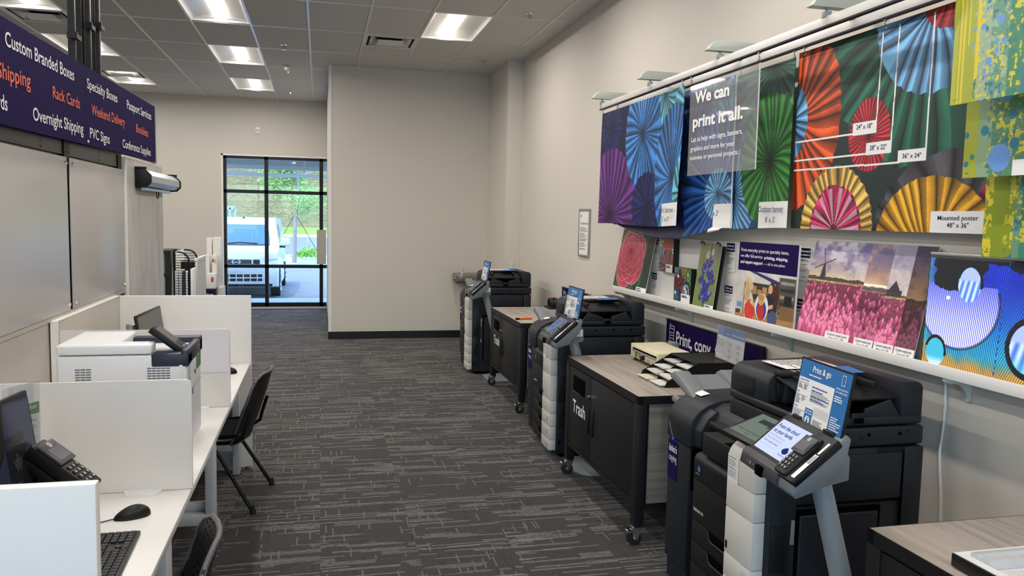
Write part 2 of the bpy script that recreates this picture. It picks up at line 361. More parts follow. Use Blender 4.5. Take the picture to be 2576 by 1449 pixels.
# walls
T = .2
WX0, WX1, WZ0, WZ1 = -1.69, 1.75, .03, 2.765      # storefront window in the back wall
mb = MB().box(XL, WX0, YB, YB + T, 0, CE + .3).box(WX0, WX1, YB, YB + T, WZ1, CE + .3).box(WX1, PX + 2.8, YB, YB + T, 0, CE + .3).box(WX0, WX1, YB, YB + T, -.08, WZ0)
struct('wall_back', mb, m_wall)
struct('wall_right', MB().box(XW, XW + T, YF, PY + .1, 0, CE + .3), m_wall)
struct('wall_partition', MB().box(PX, XW + .3, PY, PY + .14, 0, CE).box(PX, PX + .14, PY + .14, YB, 0, CE), m_wall)
struct('wall_chase', MB().box(2.364, XW + .02, 10.24, PY + .02, 0, CE), m_wall)
struct('wall_left', MB().box(XL - T, XL, YF, YB + T, 0, CE + .3), m_wall)
FX0, FX1, FZ1 = -8.2, 1.6, 3.0                      # shop front behind the photographer
mb = MB().box(XL, FX0, YF - T, YF, 0, CE + .3).box(FX1, XW + T, YF - T, YF, 0, CE + .3).box(FX0, FX1, YF - T, YF, FZ1, CE + .3).box(FX0, FX1, YF - T, YF, -.08, .08)
struct('wall_front', mb, m_wall)
m_frame = mat('black_window_frame', '0c0d0f', .35, .3)
mb = MB().box(FX0, FX1, YF - .14, YF - .06, .08, .16).box(FX0, FX1, YF - .14, YF - .06, FZ1 - .08, FZ1)
for k in range(8): x = FX0 + (FX1 - FX0)*k/7; mb.box(x - .03, x + .03, YF - .14, YF - .06, .08, FZ1)
wf = struct('window_2', mb, m_frame)
m_pane = glass('window_glass', (.97, .99, .98), .06)
struct('pane', MB().box(FX0, FX1, YF - .105, YF - .095, .1, FZ1 - .02), m_pane, wf)
portal(((FX0 + FX1)/2, YF - .25, 1.55), (FX1 - FX0, 2.9), (math.radians(90), 0, 0))
portal(((WX0 + PX)/2, YB + .3, 1.4), (PX - WX0, 2.7), (math.radians(-90), 0, 0))
m_base = mat('black_baseboard', '0d0d10', .4)
struct('baseboard_partition', MB().box(PX - .006, 2.364, PY - .012, PY, 0, .105).box(PX - .012, PX, PY - .012, YB, 0, .105), m_base)
struct('baseboard_right', MB().box(XW - .012, XW, YF, 10.24, 0, .105).box(2.352, 2.364, 10.23, PY - .012, 0, .105).box(2.352, XW - .012, 10.228, 10.24, 0, .105), m_base)
struct('baseboard_back', MB().box(XL, WX0 - .05, YB - .012, YB, 0, .105), m_base)
struct('trim_2', MB().box(WX0 - .02, WX0 + .012, YB - .004, YB + T - .05, WZ0, WZ1 + .02).box(WX0 - .02, PX, YB - .004, YB + T - .05, WZ1 - .008, WZ1 + .02), m_white)
struct('trim_3', MB().box(PX - .012, PX + .03, PY - .004, PY + .03, .105, CE), m_white)  # corner bead on the partition
struct('trim_4', MB().box(2.44, 2.475, 10.222, 10.24, .6, 1.19), mat('corner_guard', 'd9d6ce', .5))
# back window: frame, mullions, panes
yb0, yb1 = YB + .02, YB + .12; z1 = WZ1 - .008
mb = MB().box(WX0 + .012, WX1, yb0, yb1, WZ0, WZ0 + .075).box(WX0 + .012, WX1, yb0, yb1, z1 - .05, z1)
for x in (WX0 + .012, -.975, -.005, .96, 1.7): mb.box(x, x + (.05 if x < -1 else .065), yb0, yb1, WZ0, z1)
for z in (2.095, .745): mb.box(WX0 + .012, WX1, yb0, yb1, z, z + .06)
win = struct('window_1', mb, m_frame)
struct('pane', MB().box(WX0 + .03, WX1, YB + .065, YB + .071, WZ0 + .03, z1 - .02), m_pane, win)
# ------------------------------------------------------------------ ceiling fittings
m_refl = mat('light_reflector', 'f2f1ee', .3, 0, .6, var=.01); m_lens = emit('light_lens', 'fff4e6', 2.6); m_can = mat('white_metal', 'e6e5e2', .4, .0, .5, var=.01)
def light_fixture():
    t = thing('ceiling_light', 'x', 'ceiling light', (0, 0, CE)); a, L = .61, 1.22; z = CE; m = MB()
    m.box(0, a, 0, L, z + .12, z + .125)
    for x0, x1, y0, y1 in ((0, .012, 0, L), (a - .012, a, 0, L), (0, a, 0, .012), (0, a, L - .012, L)): m.box(x0, x1, y0, y1, z - .004, z + .125)
    ob('housing', m, m_can, t)
    ob('reflector', MB().grid(lambda u, v: (.012 + u*(a - .024), .014 + v*(L - .028), z + .003 + .085*math.sin(math.pi*u)**.7), 28, 2), m_refl, t, 60)
    for y in (.014, L - .014):
        e = MB(); n = 16; V = []
        for i in range(n + 1): u = i/n; x = .012 + u*(a - .024); V.append((x, z + .0005 + .042*math.sin(math.pi*u)**.7))
        e.prism([(p[0], p[1]) for p in V] + [(a - .012, z + .11), (.012, z + .11)], 'y', y - .002, y + .002); ob('end_plate', e, m_refl, t)
    ob('lens', MB().prism([(.238, z + .084), (.24, z + .040), (.255, z + .032), (.355, z + .032), (.37, z + .040), (.372, z + .084)], 'y', .03, L - .03), m_lens, t, ang=60)
    return t
lf = light_fixture(); row = {}
for i, (x, y) in enumerate(LIGHTS):
    lb = {(-1.335, 8.08): 'recessed ceiling light over the desks, cut by the top edge of the photo', (-1.335, 10.52): 'recessed ceiling light in the middle of the row leading to the window',
          (-1.335, 12.96): 'recessed ceiling light closest to the window wall, in front of the smoke detector', (1.105, 8.12): 'recessed ceiling light beside the square air vent, above the banner side',
          (-3.165, 10.5): 'recessed ceiling light half hidden by the purple sign, just before the black posts', (-3.165, 12.94): 'recessed ceiling light half hidden by the purple sign, just beyond the black posts'}.get((round(x, 3), round(y, 3)))
    grp = None
    if lb is None: lb, grp = 'recessed ceiling light out of view over the rest of the room', 'ceiling lights out of view'
    if i == 0: o = lf; o.location = (x, y, CE); OFF[o] = Vector((x, y, CE)); o['label'] = lb
    else: o = dup(lf, (x, y, CE), 0, lb)
    d = bpy.data.lights.new('lamp_strip', 'AREA'); d.shape = 'RECTANGLE'; d.size, d.size_y = .10, 1.14; d.color = (1, .945, .88); d.energy = LAMP*math.pi*.114
    lo_ = bpy.data.objects.new('lamp_strip', d); COL.objects.link(lo_); lo_.parent = o; lo_.location = (.305, .61, .0305)
    o['group'] = grp or 'recessed ceiling lights in view'
m_dark = mat('duct_dark', '2a2a2a', .8)
def diffuser():
    t = thing('air_diffuser', 'x', 'air vent', (0, 0, CE)); z = CE; a = .61
    m = MB()
    for x0, x1, y0, y1 in ((0, a, 0, .04), (0, a, a - .04, a), (0, .04, .04, a - .04), (a - .04, a, .04, a - .04)): m.box(x0, x1, y0, y1, z - .004, z + .004)
    m.box(0, a, 0, a, z + .16, z + .165); ob('frame', m, m_can, t)
    def ring(r0, r1, z0, z1, mm, nm):
        c = .305; q = MB(); A = [(c - r0, c - r0, z0), (c + r0, c - r0, z0), (c + r0, c + r0, z0), (c - r0, c + r0, z0)]; B = [(c - r1, c - r1, z1), (c + r1, c - r1, z1), (c + r1, c + r1, z1), (c - r1, c + r1, z1)]
        for i in range(4): q.quad(A[i], A[(i+1) % 4], B[(i+1) % 4], B[i])
        ob(nm, q, mm, t, solid=.003)
    ring(.27, .15, z, z + .1, m_dark, 'throat'); ring(.235, .15, z - .002, z + .055, m_can, 'cone')
    ob('plaque', MB().box(.155, .455, .155, .455, z - .02, z - .008, .006), m_can, t)
    return t
df = diffuser()
for i, (x, y) in enumerate(DIFF):
    lb = ['square white air vent in the ceiling in front of the jutting wall', 'square air vent in the ceiling above the purple sign corner', 'square air vent in the ceiling right of the black posts, toward the window wall'][i]
    if i == 0: df.location = (x, y, CE); OFF[df] = Vector((x, y, CE)); df['label'] = lb; df['group'] = 'square ceiling air vents'
    else: dup(df, (x, y, CE), 0, lb, 'square ceiling air vents')
m_chrome = mat('chrome', 'd8d8d8', .15, 1.0, var=.01); m_brass = mat('brass', 'b08d3c', .3, 1.0)
def sprinkler():
    t = thing('sprinkler', 'x', 'sprinkler', (0, 0, CE)); z = CE
    ob('escutcheon', MB().lathe([(0, 0), (.042, 0), (.04, -.008), (.02, -.012), (0, -.012)], (0, 0, z)), m_chrome, t)
    ob('head', MB().cyl((0, 0, z - .01), (0, 0, z - .06), .011).lathe([(0, -.058), (.028, -.058), (.028, -.063), (0, -.063)], (0, 0, z)).tube([(-.012, 0, z - .02), (-.018, 0, z - .04), (-.004, 0, z - .06)], .004).tube([(.012, 0, z - .02), (.018, 0, z - .04), (.004, 0, z - .06)], .004), m_chrome, t)
    return t
sp = sprinkler()
for i, (px, py, lb) in enumerate([(714, 112, 'chrome ceiling sprinkler between two lights, before the smoke detector'), (733, 226, 'chrome ceiling sprinkler just in front of the window wall, past the smoke detector'), (1332, 33, 'ceiling sprinkler to the right of the light by the banner wall'), (1215, 150, 'ceiling sprinkler right above the jutting blank wall')]):
    p = at(px, py, 'z', CE)
    if i == 0: sp.location = p; OFF[sp] = p; sp['label'] = lb; sp['group'] = 'ceiling sprinklers'
    else: dup(sp, p, 0, lb, 'ceiling sprinklers')
p = at(727, 163, 'z', CE); t = thing('smoke_detector', 'round white smoke detector on the ceiling between two sprinklers', 'smoke detector', p)
m_cream = mat('ivory_plastic', 'd9d3c6', .5)
ob('base', MB().cyl((p.x, p.y, CE), (p.x, p.y, CE - .02), .07, .068, 28), m_cream, t)
ob('sensor_head', MB().lathe([(0, 0), (.064, 0), (.064, -.045), (.05, -.062), (.02, -.07), (.018, -.095), (0, -.1)], (p.x, p.y, CE - .018), 28), m_cream, t)
p = at(648, 328, 'y', YB); t = thing('strobe_alarm', 'small white alarm plate high on the wall above the window', 'alarm', (p.x, YB, p.z - .06))
ob('plate', MB().box(p.x - .035, p.x + .035, YB - .02, YB, p.z - .06, p.z + .06, .006), m_white, t); ob('lens', MB().sphere((p.x, YB - .025, p.z), .018, 12), mat('clear_lens', 'ccd4d8', .1), t)
# ================================================================== left side: gondola wall, sign, whiteboards
GXF = -1.30                                     # face of the gondola
m_lam = mat('grey_beige_laminate', 'bdb7ad', .5, var=.05, vs=3)
m_blackmetal = mat('black_powder_coat', '0e0e10', .45, .1, .35)
m_board = mat('white_marker_board', 'bdb9b6', .32, spec=.5, var=.01)
m_purple = mat('deep_purple_print', '1d1149', .7, spec=.08, var=.02); m_orange = mat('orange_print', 'ee6a3e', .5, var=.01); m_ink = mat('white_print', 'f3f2f0', .5, var=.01); m_navy = mat('navy_print', '2c2358', .5, var=.01)
m_grey_txt = mat('grey_print', '77767a', .6, var=.01); m_plywood = mat('plywood_edge', 'b69a78', .6, var=.2, vs=40)
g = thing('display_gondola', 'long grey laminate display wall behind the desks with black slotted frame', 'display wall', (GXF - .2, 3.4, 0))
ob('lower_panel', MB().box(GXF - .03, GXF, .9, 5.885, .02, 1.195), m_lam, g)
ob('ledge', MB().box(GXF - .03, GXF + .012, .9, 4.72, 1.195, 1.215).box(GXF - .03, GXF + .012, 4.724, 5.89, 1.195, 1.215), m_lam, g)
ob('core', MB().box(GXF - .40, GXF - .03, .9, 7.2, .02, 2.1), m_lam, g)
mb = MB().box(GXF - .03, GXF - .004, .9, 4.66, 2.035, 2.115).box(GXF - .03, GXF - .004, 4.74, 5.88, 2.035, 2.115)
ob('top_rail', mb, mat('dark_steel', '4a4a4c', .35, .8), g)
ob('plywood_strip', MB().box(GXF - .03, GXF + .004, .9, 5.89, 2.115, 2.135), m_plywood, g)
for y in (3.4, 4.675, 5.83):
    u = ob('upright', MB().box(GXF - .03, GXF + .003, y - .03, y + .055, .02, 2.12), m_blackmetal, g)
mb = MB()
for y in (4.66, 4.735, 5.84, 4.3, 5.35):
    for k in range(3): mb.box(GXF + .0025, GXF + .0035, y, y + .012, 2.045 + k*.025, 2.055 + k*.025)
    if y in (4.3, 5.35): mb.v = [(v[0] - .006, v[1], v[2]) if i >= len(mb.v) - 24 else v for i, v in enumerate(mb.v)]
ob('slots', mb, m_dark, g)
for nm, y0, y1, lb in (('a', .92, 4.648, 'glossy white marker board cut by the left edge of the photo'), ('b', 4.70, 5.888, 'glossy white marker board between the black gap and the marbled end panel')):
    t = thing('marker_board', lb, 'whiteboard', (GXF + .01, (y0 + y1)/2, 1.215), 'white marker boards over the desks')
    def yz(a): return a
    ob('board', MB().box(GXF + .006, GXF + .014, y0, y1, 1.217, 2.022, .003), m_board, t)
    for (y, z) in ((y1 - .035, 1.25), (y1 - .035, 1.99)) + (((y0 + .035, 1.25), (y0 + .035, 1.99)) if nm == 'b' else ()):
        ob('standoff', MB().cyl((GXF + .006, y, z), (GXF + .024, y, z), .012, .010, 14), m_chrome, t)
def marble():
    q = NT('pale_marbled_laminate'); o = q.obj(); n = q.noise(q.scale(o, (3, 5, 1.6)), 1.3, 6, .6); n2 = q.noise(q.scale(o, (8, 9, 1.2)), 2, 5, .65)
    q.l(q.mix(q.math('MULTIPLY', n2, n), q.ramp(n, [(.3, lin('a9a7a2')), (.5, lin('c4c1bb')), (.7, lin('d3cfc8'))]), lin('dbd7d0')), q.b.inputs['Base Color']); q.b.inputs['Roughness'].default_value = .42; return q.m
t = thing('end_panel', 'tall pale marbled panel at the end of the gondola, below the sign corner', 'panel', (GXF, 6.58, 0))
ob('panel', MB().box(GXF - .012, GXF + .030, 5.905, 7.17, 0, 2.108), marble(), t); ob('edge_strip', MB().box(GXF + .002, GXF + .0315, 5.897, 5.905, 0, 2.108), m_white, t)
# the purple sign
SX = GXF + .035
fr0 = Frame((SX, 0, 0), (0, 1, 0), (0, 0, 1))
C = {k: fr0.ab(*v) for k, v in dict(tl=(0, 38), tr=(390, 269), bl=(0, 311), br=(391.5, 407)).items()}
def lineat(p, q, a): return p[1] + (q[1] - p[1])*(a - p[0])/(q[0] - p[0])
a0, a1 = C['tl'][0] - 1.3, C['br'][0]
seam = fr0.ab(215, 260)[0]
t = thing('service_sign', 'long deep purple sign listing print and shipping services in white and orange', 'sign', (SX, (a0 + a1)/2, 2.1))
for s0, s1 in ((a0, seam - .0015), (seam + .0015, a1)):
    b = MB(); poly = [(s0, lineat(C['bl'], C['br'], s0)), (s1, lineat(C['bl'], C['br'], s1)), (s1, lineat(C['tl'], C['tr'], s1)), (s0, lineat(C['tl'], C['tr'], s0))]
    b.prism(poly, 'x', SX - .025, SX); ob('sign_panel', b, m_purple, t)
ob('end_frame', MB().box(SX - .03, SX + .002, a1, a1 + .035, 2.12, 2.57), mat('aluminium', 'b9bcc0', .3, .9), t)
ob('back_board', MB().box(SX - .04, SX - .026, a0, a1, 2.13, 2.5), m_plywood, t)
K = 3.018
def sg(*pts): return [(p[0]/K, p[1]/K) for p in pts]
for s, BL, BR, TL in (('Custom Branded Boxes', (38, 343), (562, 613), (40, 234)), ('Cards', (-95, 790), (56, 842), (-95, 672)), ('Overnight Shipping', (250, 910), (632, 1018), (250, 812)), ('Specialty Boxes', (660, 668), (890, 780), (660, 592)),
                      ('Passport Services', (963, 822), (1147, 912), (963, 757)), ('PVC Signs', (682, 1045), (832, 1092), (682, 968)), ('Conference Supplies', (930, 1118), (1143, 1184), (930, 1055)),
                      ('Branded', (-420, 250), (-60, 320), (-420, 130))): q = letters_px(MB(), fr0, s, *sg(BL, BR, TL), bold=.012); o = ob('service_name', q, m_ink, t, 0); o['label'] = 'white lettering'
for s, BL, BR, TL in (('Shipping', (-22, 582), (231, 668), (-22, 462)), ('Rack Cards', (400, 740), (606, 826), (400, 652)), ('Weekend Delivery', (695, 868), (948, 962), (695, 790)), ('Booklets', (1033, 1001), (1124, 1041), (1033, 940))): q = letters_px(MB(), fr0, s, *sg(BL, BR, TL), bold=.012); o = ob('service_name', q, m_orange, t, 0); o['label'] = 'orange lettering'
mk = MB()
for s, BL, BR, TL in (('Ground', (-420, 440), (-60, 560), (-420, 320)),): q = letters_px(MB(), fr0, s, *sg(BL, BR, TL), bold=.012); o = ob('service_name', q, m_orange, t, 0); o['label'] = 'orange lettering'
sc = fr0.ab(669/K, 1072/K); disc(mk, fr0, sc[0], sc[1], .02, 14, .0015, .008)
ob('peeled_sticker', mk, m_ink, t, 0)
# black posts rising behind the sign to the ceiling
bx = GXF - .22
def post_pos(px, py): return at(px, py, 'x', bx)
def slotted(px, w_, lb, px2):
    q = at(px, 60, 'x', bx); t = thing('slotted_upright', lb, 'post', (bx, q.y, 2.1), 'black posts behind the purple sign')
    m = MB(); y = q.y
    m.box(bx - .02, bx - .015, y - w_, y + w_, 2.1, CE); m.box(bx - .02, bx + .02, y - w_ - .005, y - w_, 2.1, CE); m.box(bx - .02, bx + .02, y + w_, y + w_ + .005, 2.1, CE)
    ob('channel', m, m_blackmetal, t)
    s = MB()
    for k in range(22): s.box(bx - .0145, bx - .0135, y - .012, y + .012, 2.4 + k*.062, 2.43 + k*.062, .004)
    ob('slots', s, mat('slot_light', '9a9a98', .6), t); return y
slotted(200, .03, 'black slotted upright, left of the two behind the sign', 0); slotted(228, .022, 'black slotted upright, right of the two behind the sign', 0)
for px, lb, r in ((180, 'slim black pole, leftmost of the posts behind the sign', .020), (218, 'black pole between the two slotted uprights behind the sign', .024), (242, 'slim black pole, rightmost of the posts behind the sign', .022)):
    q = at(px, 60, 'x', bx); t = thing('ceiling_pole', lb, 'post', (bx, q.y, 2.1), 'black posts behind the purple sign')
    ob('pole', MB().box(bx - r, bx + r, q.y - r, q.y + r, 2.1, CE, .004), m_blackmetal, t)
    zc = at(px, 92 if px < 200 else 68, 'x', bx).z; ob('clamp', MB().box(bx + .02, bx + .04, q.y - .06, q.y + .06, zc - .015, zc + .015).box(bx - .01, bx + .05, q.y - .075, q.y - .055, zc - .02, zc + .02), m_blackmetal, t)
# pull-down screen on the end panel
GXF += .016
t0 = at(330, 445, 'x', GXF + .05); y0, y1 = 6.15, 7.42; z0 = 1.985
t = thing('pull_down_screen', 'black and silver pull-down screen housing mounted near the top of the marbled panel', 'screen', (GXF + .08, (y0 + y1)/2, z0 - .1))
oct_ = [(GXF + .02, z0 + .055), (GXF + .075, z0 + .055), (GXF + .115, z0 + .015), (GXF + .115, z0 - .03), (GXF + .085, z0 - .06), (GXF + .02, z0 - .06)]
ob('casing', MB().prism(oct_, 'y', y0 + .03, y1 - .03), mat('brushed_silver', 'c3c8cd', .28, .7), t)
for y in (y0, y1 - .03): ob('end_cap', MB().prism([(GXF + .015, z0 + .065), (GXF + .08, z0 + .062), (GXF + .122, z0 + .018), (GXF + .122, z0 - .035), (GXF + .09, z0 - .068), (GXF + .015, z0 - .075)], 'y', y, y + .03, .004).box(GXF + .015, GXF + .09, y - .005, y + .035, z0 + .06, z0 + .075, .004), m_blackmetal, t)
ob('bottom_bar', MB().cyl((GXF + .055, y0 + .06, z0 - .078), (GXF + .055, y1 - .2, z0 - .078), .014, None, 14), mat('brushed_silver', 'c3c8cd', .28, .7), t)
ob('pull_hook', MB().tube([(GXF + .055, 6.70, z0 - .085), (GXF + .055, 6.70, z0 - .125), (GXF + .055, 6.74, z0 - .14), (GXF + .055, 6.78, z0 - .125), (GXF + .055, 6.78, z0 - .085)], .004, 6), m_blackmetal, t)
GXF -= .016
# ================================================================== desks
DX0, DX1, DZ = -1.255, -.457, .74
m_desk = mat('desk_laminate', 'edebe8', .34, var=.008); m_deskleg = mat('white_steel', 'd6d8da', .4, .1, var=.01)
m_divider = mat('frosted_divider', 'e2e0dc', .3, var=.006)
YD = [1.80, 3.05, 4.335, 5.60]
for i, lb in enumerate(('white desk bay nearest the photographer, with keyboard and mouse on it', 'white desk bay in the middle, under the white printer', 'white desk bay farthest away, under the small monitor at the end panel')):
    ya, yb = YD[i] + (.0 if i else .005), YD[i+1] - .004
    t = thing('desk', lb, 'desk', ((DX0 + DX1)/2, (ya + yb)/2, 0), 'linked white desks')
    ob('desktop', MB().box(DX0, DX1, ya, yb, DZ - .028, DZ, .003), m_desk, t)
    ob('apron', MB().box(DX0 + .05, DX1 - .16, ya + .02, ya + .05, DZ - .10, DZ - .03).box(DX0 + .05, DX1 - .16, yb - .05, yb - .02, DZ - .10, DZ - .03), m_deskleg, t)
    yl = YD[i+1] - (.155 if i < 2 else .12)
    for x0, x1 in ((-.565, -.521), (-1.20, -1.156)): ob('leg', MB().box(x0, x1, yl, yl + .11, 0.006, DZ - .028, .003), m_deskleg, t)
    ob('crossbar', MB().box(-1.156, -.565, yl + .005, yl + .045, .165, .225, .002), m_deskleg, t); ob('crossbar', MB().box(-1.156, -.565, yl + .07, yl + .11, .20, .26, .002), m_deskleg, t)
    ob('modesty_panel', MB().box(-1.15, -1.13, ya + .05, yl, .25, DZ - .03), m_deskleg, t)
    g1 = MB(); g1.cyl((-.543, yl + .055, 0), (-.543, yl + .055, .008), .018)
    ob('glide', g1, m_chrome, t)
t = thing('desk_end_panel', 'white end panel closing the desk row at the far end, taller than the dividers', 'panel', ((DX0 + DX1)/2, 5.612, 0), 'white panels at the two desk row ends')
ob('panel', MB().box(DX0 - .01, -.450, 5.6, 5.63, .02, 1.197, .003), m_white, t); ob('glide', MB().cyl((-.48, 5.615, 0), (-.48, 5.615, .025), .02), m_chrome, t)
t = thing('desk_end_panel', 'white end panel nearest the photographer, turned toward daylight at the lower left edge', 'panel', ((DX0 + DX1)/2, 1.785, 0), 'white panels at the two desk row ends')
ob('panel', MB().box(DX0 - .028, -.452, 1.768, 1.80, .02, 1.187, .004), m_white, t); ob('glide', MB().cyl((-.48, 1.784, 0), (-.48, 1.784, .025), .02), m_chrome, t)
t = thing('privacy_panel', 'low white back panel behind the farthest desk, standing against the display wall', 'panel', (-1.28, 4.96, 0))
ob('panel', MB().box(-1.288, -1.262, 4.335, 5.6, .02, 1.197, .003), m_lam, t); ob('edge_trim', MB().box(-1.292, -1.258, 4.325, 4.336, .02, 1.197).box(-1.292, -1.258, 4.336, 5.6, 1.195, 1.2), m_white, t)
for y, zt, lb in ((4.333, 1.149, 'low white desk divider with a pale sheet on it, behind the printer'), (3.046, 1.146, 'low white desk divider in front of the printer, beside the payment terminal')):
    t = thing('desk_divider', lb, 'divider', (-.86, y, DZ), 'low desk dividers')
    x0 = -1.25; x1 = DX1 + .004; z0 = DZ + .0005; r = .02; P = [(x0, z0), (x1, z0)] + [(x1 - r + r*math.cos(k*math.pi/8), zt - r + r*math.sin(k*math.pi/8)) for k in range(5)] + [(x0, zt)]
    ob('screen', MB().prism(P, 'y', y, y + .010), m_divider, t)
    for x in (-.62, -1.12): ob('clamp', MB().prism([(x - .05, y - .05), (x + .05, y - .05), (x + .062, y - .02), (x + .062, y), (x - .062, y), (x - .062, y - .02)], 'z', DZ, DZ + .006), mat('clear_plastic', 'e9eaec', .15, var=.01), t)
    if y > 4: ob('paper_sheet', MB().box(-.745, DX1 + .001, y - .0025, y - .001, .925, zt - .002), mat('lavender_sheet', 'e6e3ea', .5, var=.01), t)
# ------------------------------------------------------------------ chairs
def chair_shell():
    q = NT('perforated_black_shell'); o = q.obj(); sx = q.n('SeparateXYZ'); q.l(o, sx.inputs[0])
    fy = q.math('SUBTRACT', q.math('FRACT', q.math('MULTIPLY', sx.outputs[1], 38)), .5); fx = q.math('SUBTRACT', q.math('FRACT', q.math('MULTIPLY', q.math('ADD', sx.outputs[2], q.math('MULTIPLY', sx.outputs[0], .9)), 34)), .5)
    d = q.math('SQRT', q.math('ADD', q.math('MULTIPLY', fx, fx), q.math('MULTIPLY', fy, fy))); inner = q.math('LESS_THAN', q.math('ABSOLUTE', sx.outputs[1]), .17)
    q.b.inputs['Base Color'].default_value = (*lin('0f1012'), 1); q.b.inputs['Roughness'].default_value = .5
    zr = q.math('GREATER_THAN', sx.outputs[2], .42)
    q.l(q.math('SUBTRACT', 1.0, q.math('MULTIPLY', q.math('MULTIPLY', q.math('LESS_THAN', d, .17), inner), zr)), q.b.inputs['Alpha']); return q.m
m_shell = chair_shell(); m_plas = mat('black_plastic', '0e0f11', .42, spec=.35, var=.03); m_rim = mat('grey_rim', '55565a', .35)
def make_chair():
    t = thing('stacking_chair', 'x', 'chair', (0, 0, 0))
    def back(u, v):            # faces -x; rear is +x
        y = (u - .5)*.46*(1 - .12*max(0, v - .72)/.28 - .04*(1 - v)); c = 1 - (2*u - 1)**2
        zz = .40 + .40*v - .05*max(0, abs(2*u - 1) - .55)**2*(4 if v > .6 else 1)*v; x = -.085 + .075*v**1.6 + .05*v - .028*(1 - c)*1.8 + .02*math.sin(v*3)
        return (x, y, zz)
    ob('backrest', MB().grid(back, 18, 16), m_shell, t, 60, solid=.008)
    rim = [back(u, v) for u, v in [(0, .0), (0, .25), (0, .5), (0, .75), (0.0, .93), (.06, .99), (.2, 1), (.35, 1), (.5, 1), (.65, 1), (.8, 1), (.94, .99), (1, .93), (1, .75), (1, .5), (1, .25), (1, 0), (.8, 0), (.5, 0), (.2, 0), (0, 0)]]
    ob('backrest_rim', MB().tube(rim, .009, 8), m_rim, t, 60)
    def seat(u, v):
        x = -.10 - .44*v; y = (u - .5)*(.46 - .05*v); zz = .44 - .012*math.sin(math.pi*u) - .03*max(0, v - .75)**2*16*.3 + .03*max(0, .15 - v)*4; return (x, y, zz)
    ob('seat', MB().grid(seat, 18, 16), m_shell, t, 60, solid=.012)
    sr = [seat(u, v) for u, v in [(0, 0), (0, .4), (0, .8), (.05, .97), (.2, 1), (.8, 1), (.95, .97), (1, .8), (1, .4), (1, 0), (.5, 0), (0, 0)]]; ob('seat_rim', MB().tube(sr, .011, 8), m_plas, t, 60)
    for s in (-1, 1):
        f = MB().tube([(-.50, s*.20, .405), (-.2, s*.215, .405), (-.075, s*.22, .42), (-.055, s*.215, .5), (-.02, s*.20, .6)], .011, 8, 1); ob('side_frame', f, m_plas, t, 60)
        ob('leg', MB().tube([(-.26, s*.215, .405), (-.20, s*.222, .33), (-.02, s*.25, .03)], .0115, 10), m_plas, t, 60)
        ob('leg', MB().tube([(-.24, s*.21, .405), (-.34, s*.222, .33), (-.52, s*.24, .03)], .0115, 10), m_plas, t, 60)
        for x in (-.012, -.528): ob('foot', MB().cyl((x + (.006 if x > -.2 else -.006), s*(.25 if x > -.2 else .24), 0), (x, s*(.25 if x > -.2 else .24), .05), .018, .014, 14), m_black, t, 60)
    return t
ch = make_chair(); ch.location = (-.335, 5.005, 0); ch.rotation_euler = (0, 0, math.radians(-9)); ch['label'] = 'black perforated chair tucked under the farthest desk, seen whole'; ch['group'] = 'black perforated desk chairs'
dup(ch, (-.335, 2.47, 0), math.radians(8), 'black perforated chair at the nearest desk, only its back top showing at the bottom edge', 'black perforated desk chairs')
# ------------------------------------------------------------------ printer on the middle desk
m_pw = mat('printer_white', 'e6e8ea', .42, var=.01); m_pn = mat('printer_navy', '20243a', .4, var=.02); m_scr = mat('dark_screen', '53534f', .15, var=.02)
PX0, PX1, PY0, PY1 = -1.03, -.538, 3.50, 3.90
t = thing('laser_printer', 'white and navy laser printer with tilted touch panel on the middle desk', 'printer', ((PX0 + PX1)/2, (PY0 + PY1)/2, DZ))
ob('body', MB().box(PX0, PX1, PY0, PY1, DZ + .012, 1.160, .012, 3), m_pw, t)
ob('foot', MB().box(PX0 + .03, PX1 - .03, PY0 + .03, PY1 - .03, DZ, DZ + .013), m_plas, t)
top = [(PX0, PY0), (-.672, PY0), (-.672, PY0 + .095), (-.81, PY0 + .095), (-.81, PY1), (PX0, PY1)]
ob('top_cover', MB().prism(top, 'z', 1.164, 1.206, .010, 3), m_pw, t)
mb = MB().box(-.815, -.53, PY1 - .07, PY1, 1.12, 1.185, .006).box(-.56, -.53, PY0 - .002, PY1, 1.115, 1.180, .008).prism([(-.675, PY0 - .003), (-.53, PY0 - .003), (-.53, PY0 + .09), (-.675, PY0 + .09)], 'z', 1.11, 1.166, .008).box(-.82, -.55, PY0 + .05, PY1 - .02, 1.11, 1.135)
ob('output_tray', mb, m_pn, t)
ob('tray_ramp', MB().prism([(-.80, 1.135), (-.58, 1.135), (-.58, 1.152), (-.62, 1.155)], 'y', PY0 + .11, PY1 - .08), m_pn, t)
def slab(mb, c, ux, uy, n, sx, sy, th, bev=.004):
    b = MB().box(-sx/2, sx/2, -sy/2, sy/2, -th, 0, bev); X, Y, Z = Vector(ux).normalized(), Vector(uy).normalized(), Vector(n).normalized()
    M = Matrix(((X.x, Y.x, Z.x, c[0]), (X.y, Y.y, Z.y, c[1]), (X.z, Y.z, Z.z, c[2]), (0, 0, 0, 1))); b.tf(M); mb.add(b.v, b.f); return mb
ux = Vector((0, -1, 0)); uy = Vector((-.11, 0, .095)).normalized(); uy = Vector((-.76, .0, .60)).normalized(); cpc = Vector((-.612, 3.62, 1.215))
ob('panel_body', slab(MB(), cpc, (0, 1, 0), uy, (.60, 0, .76), .115, .175, .028), m_plas, t)
ob('panel_screen', slab(MB(), cpc + uy*.025 + Vector((.6, 0, .76))*.001, (0, 1, 0), uy, (.60, 0, .76), .098, .095, .001, 0), m_scr, t)
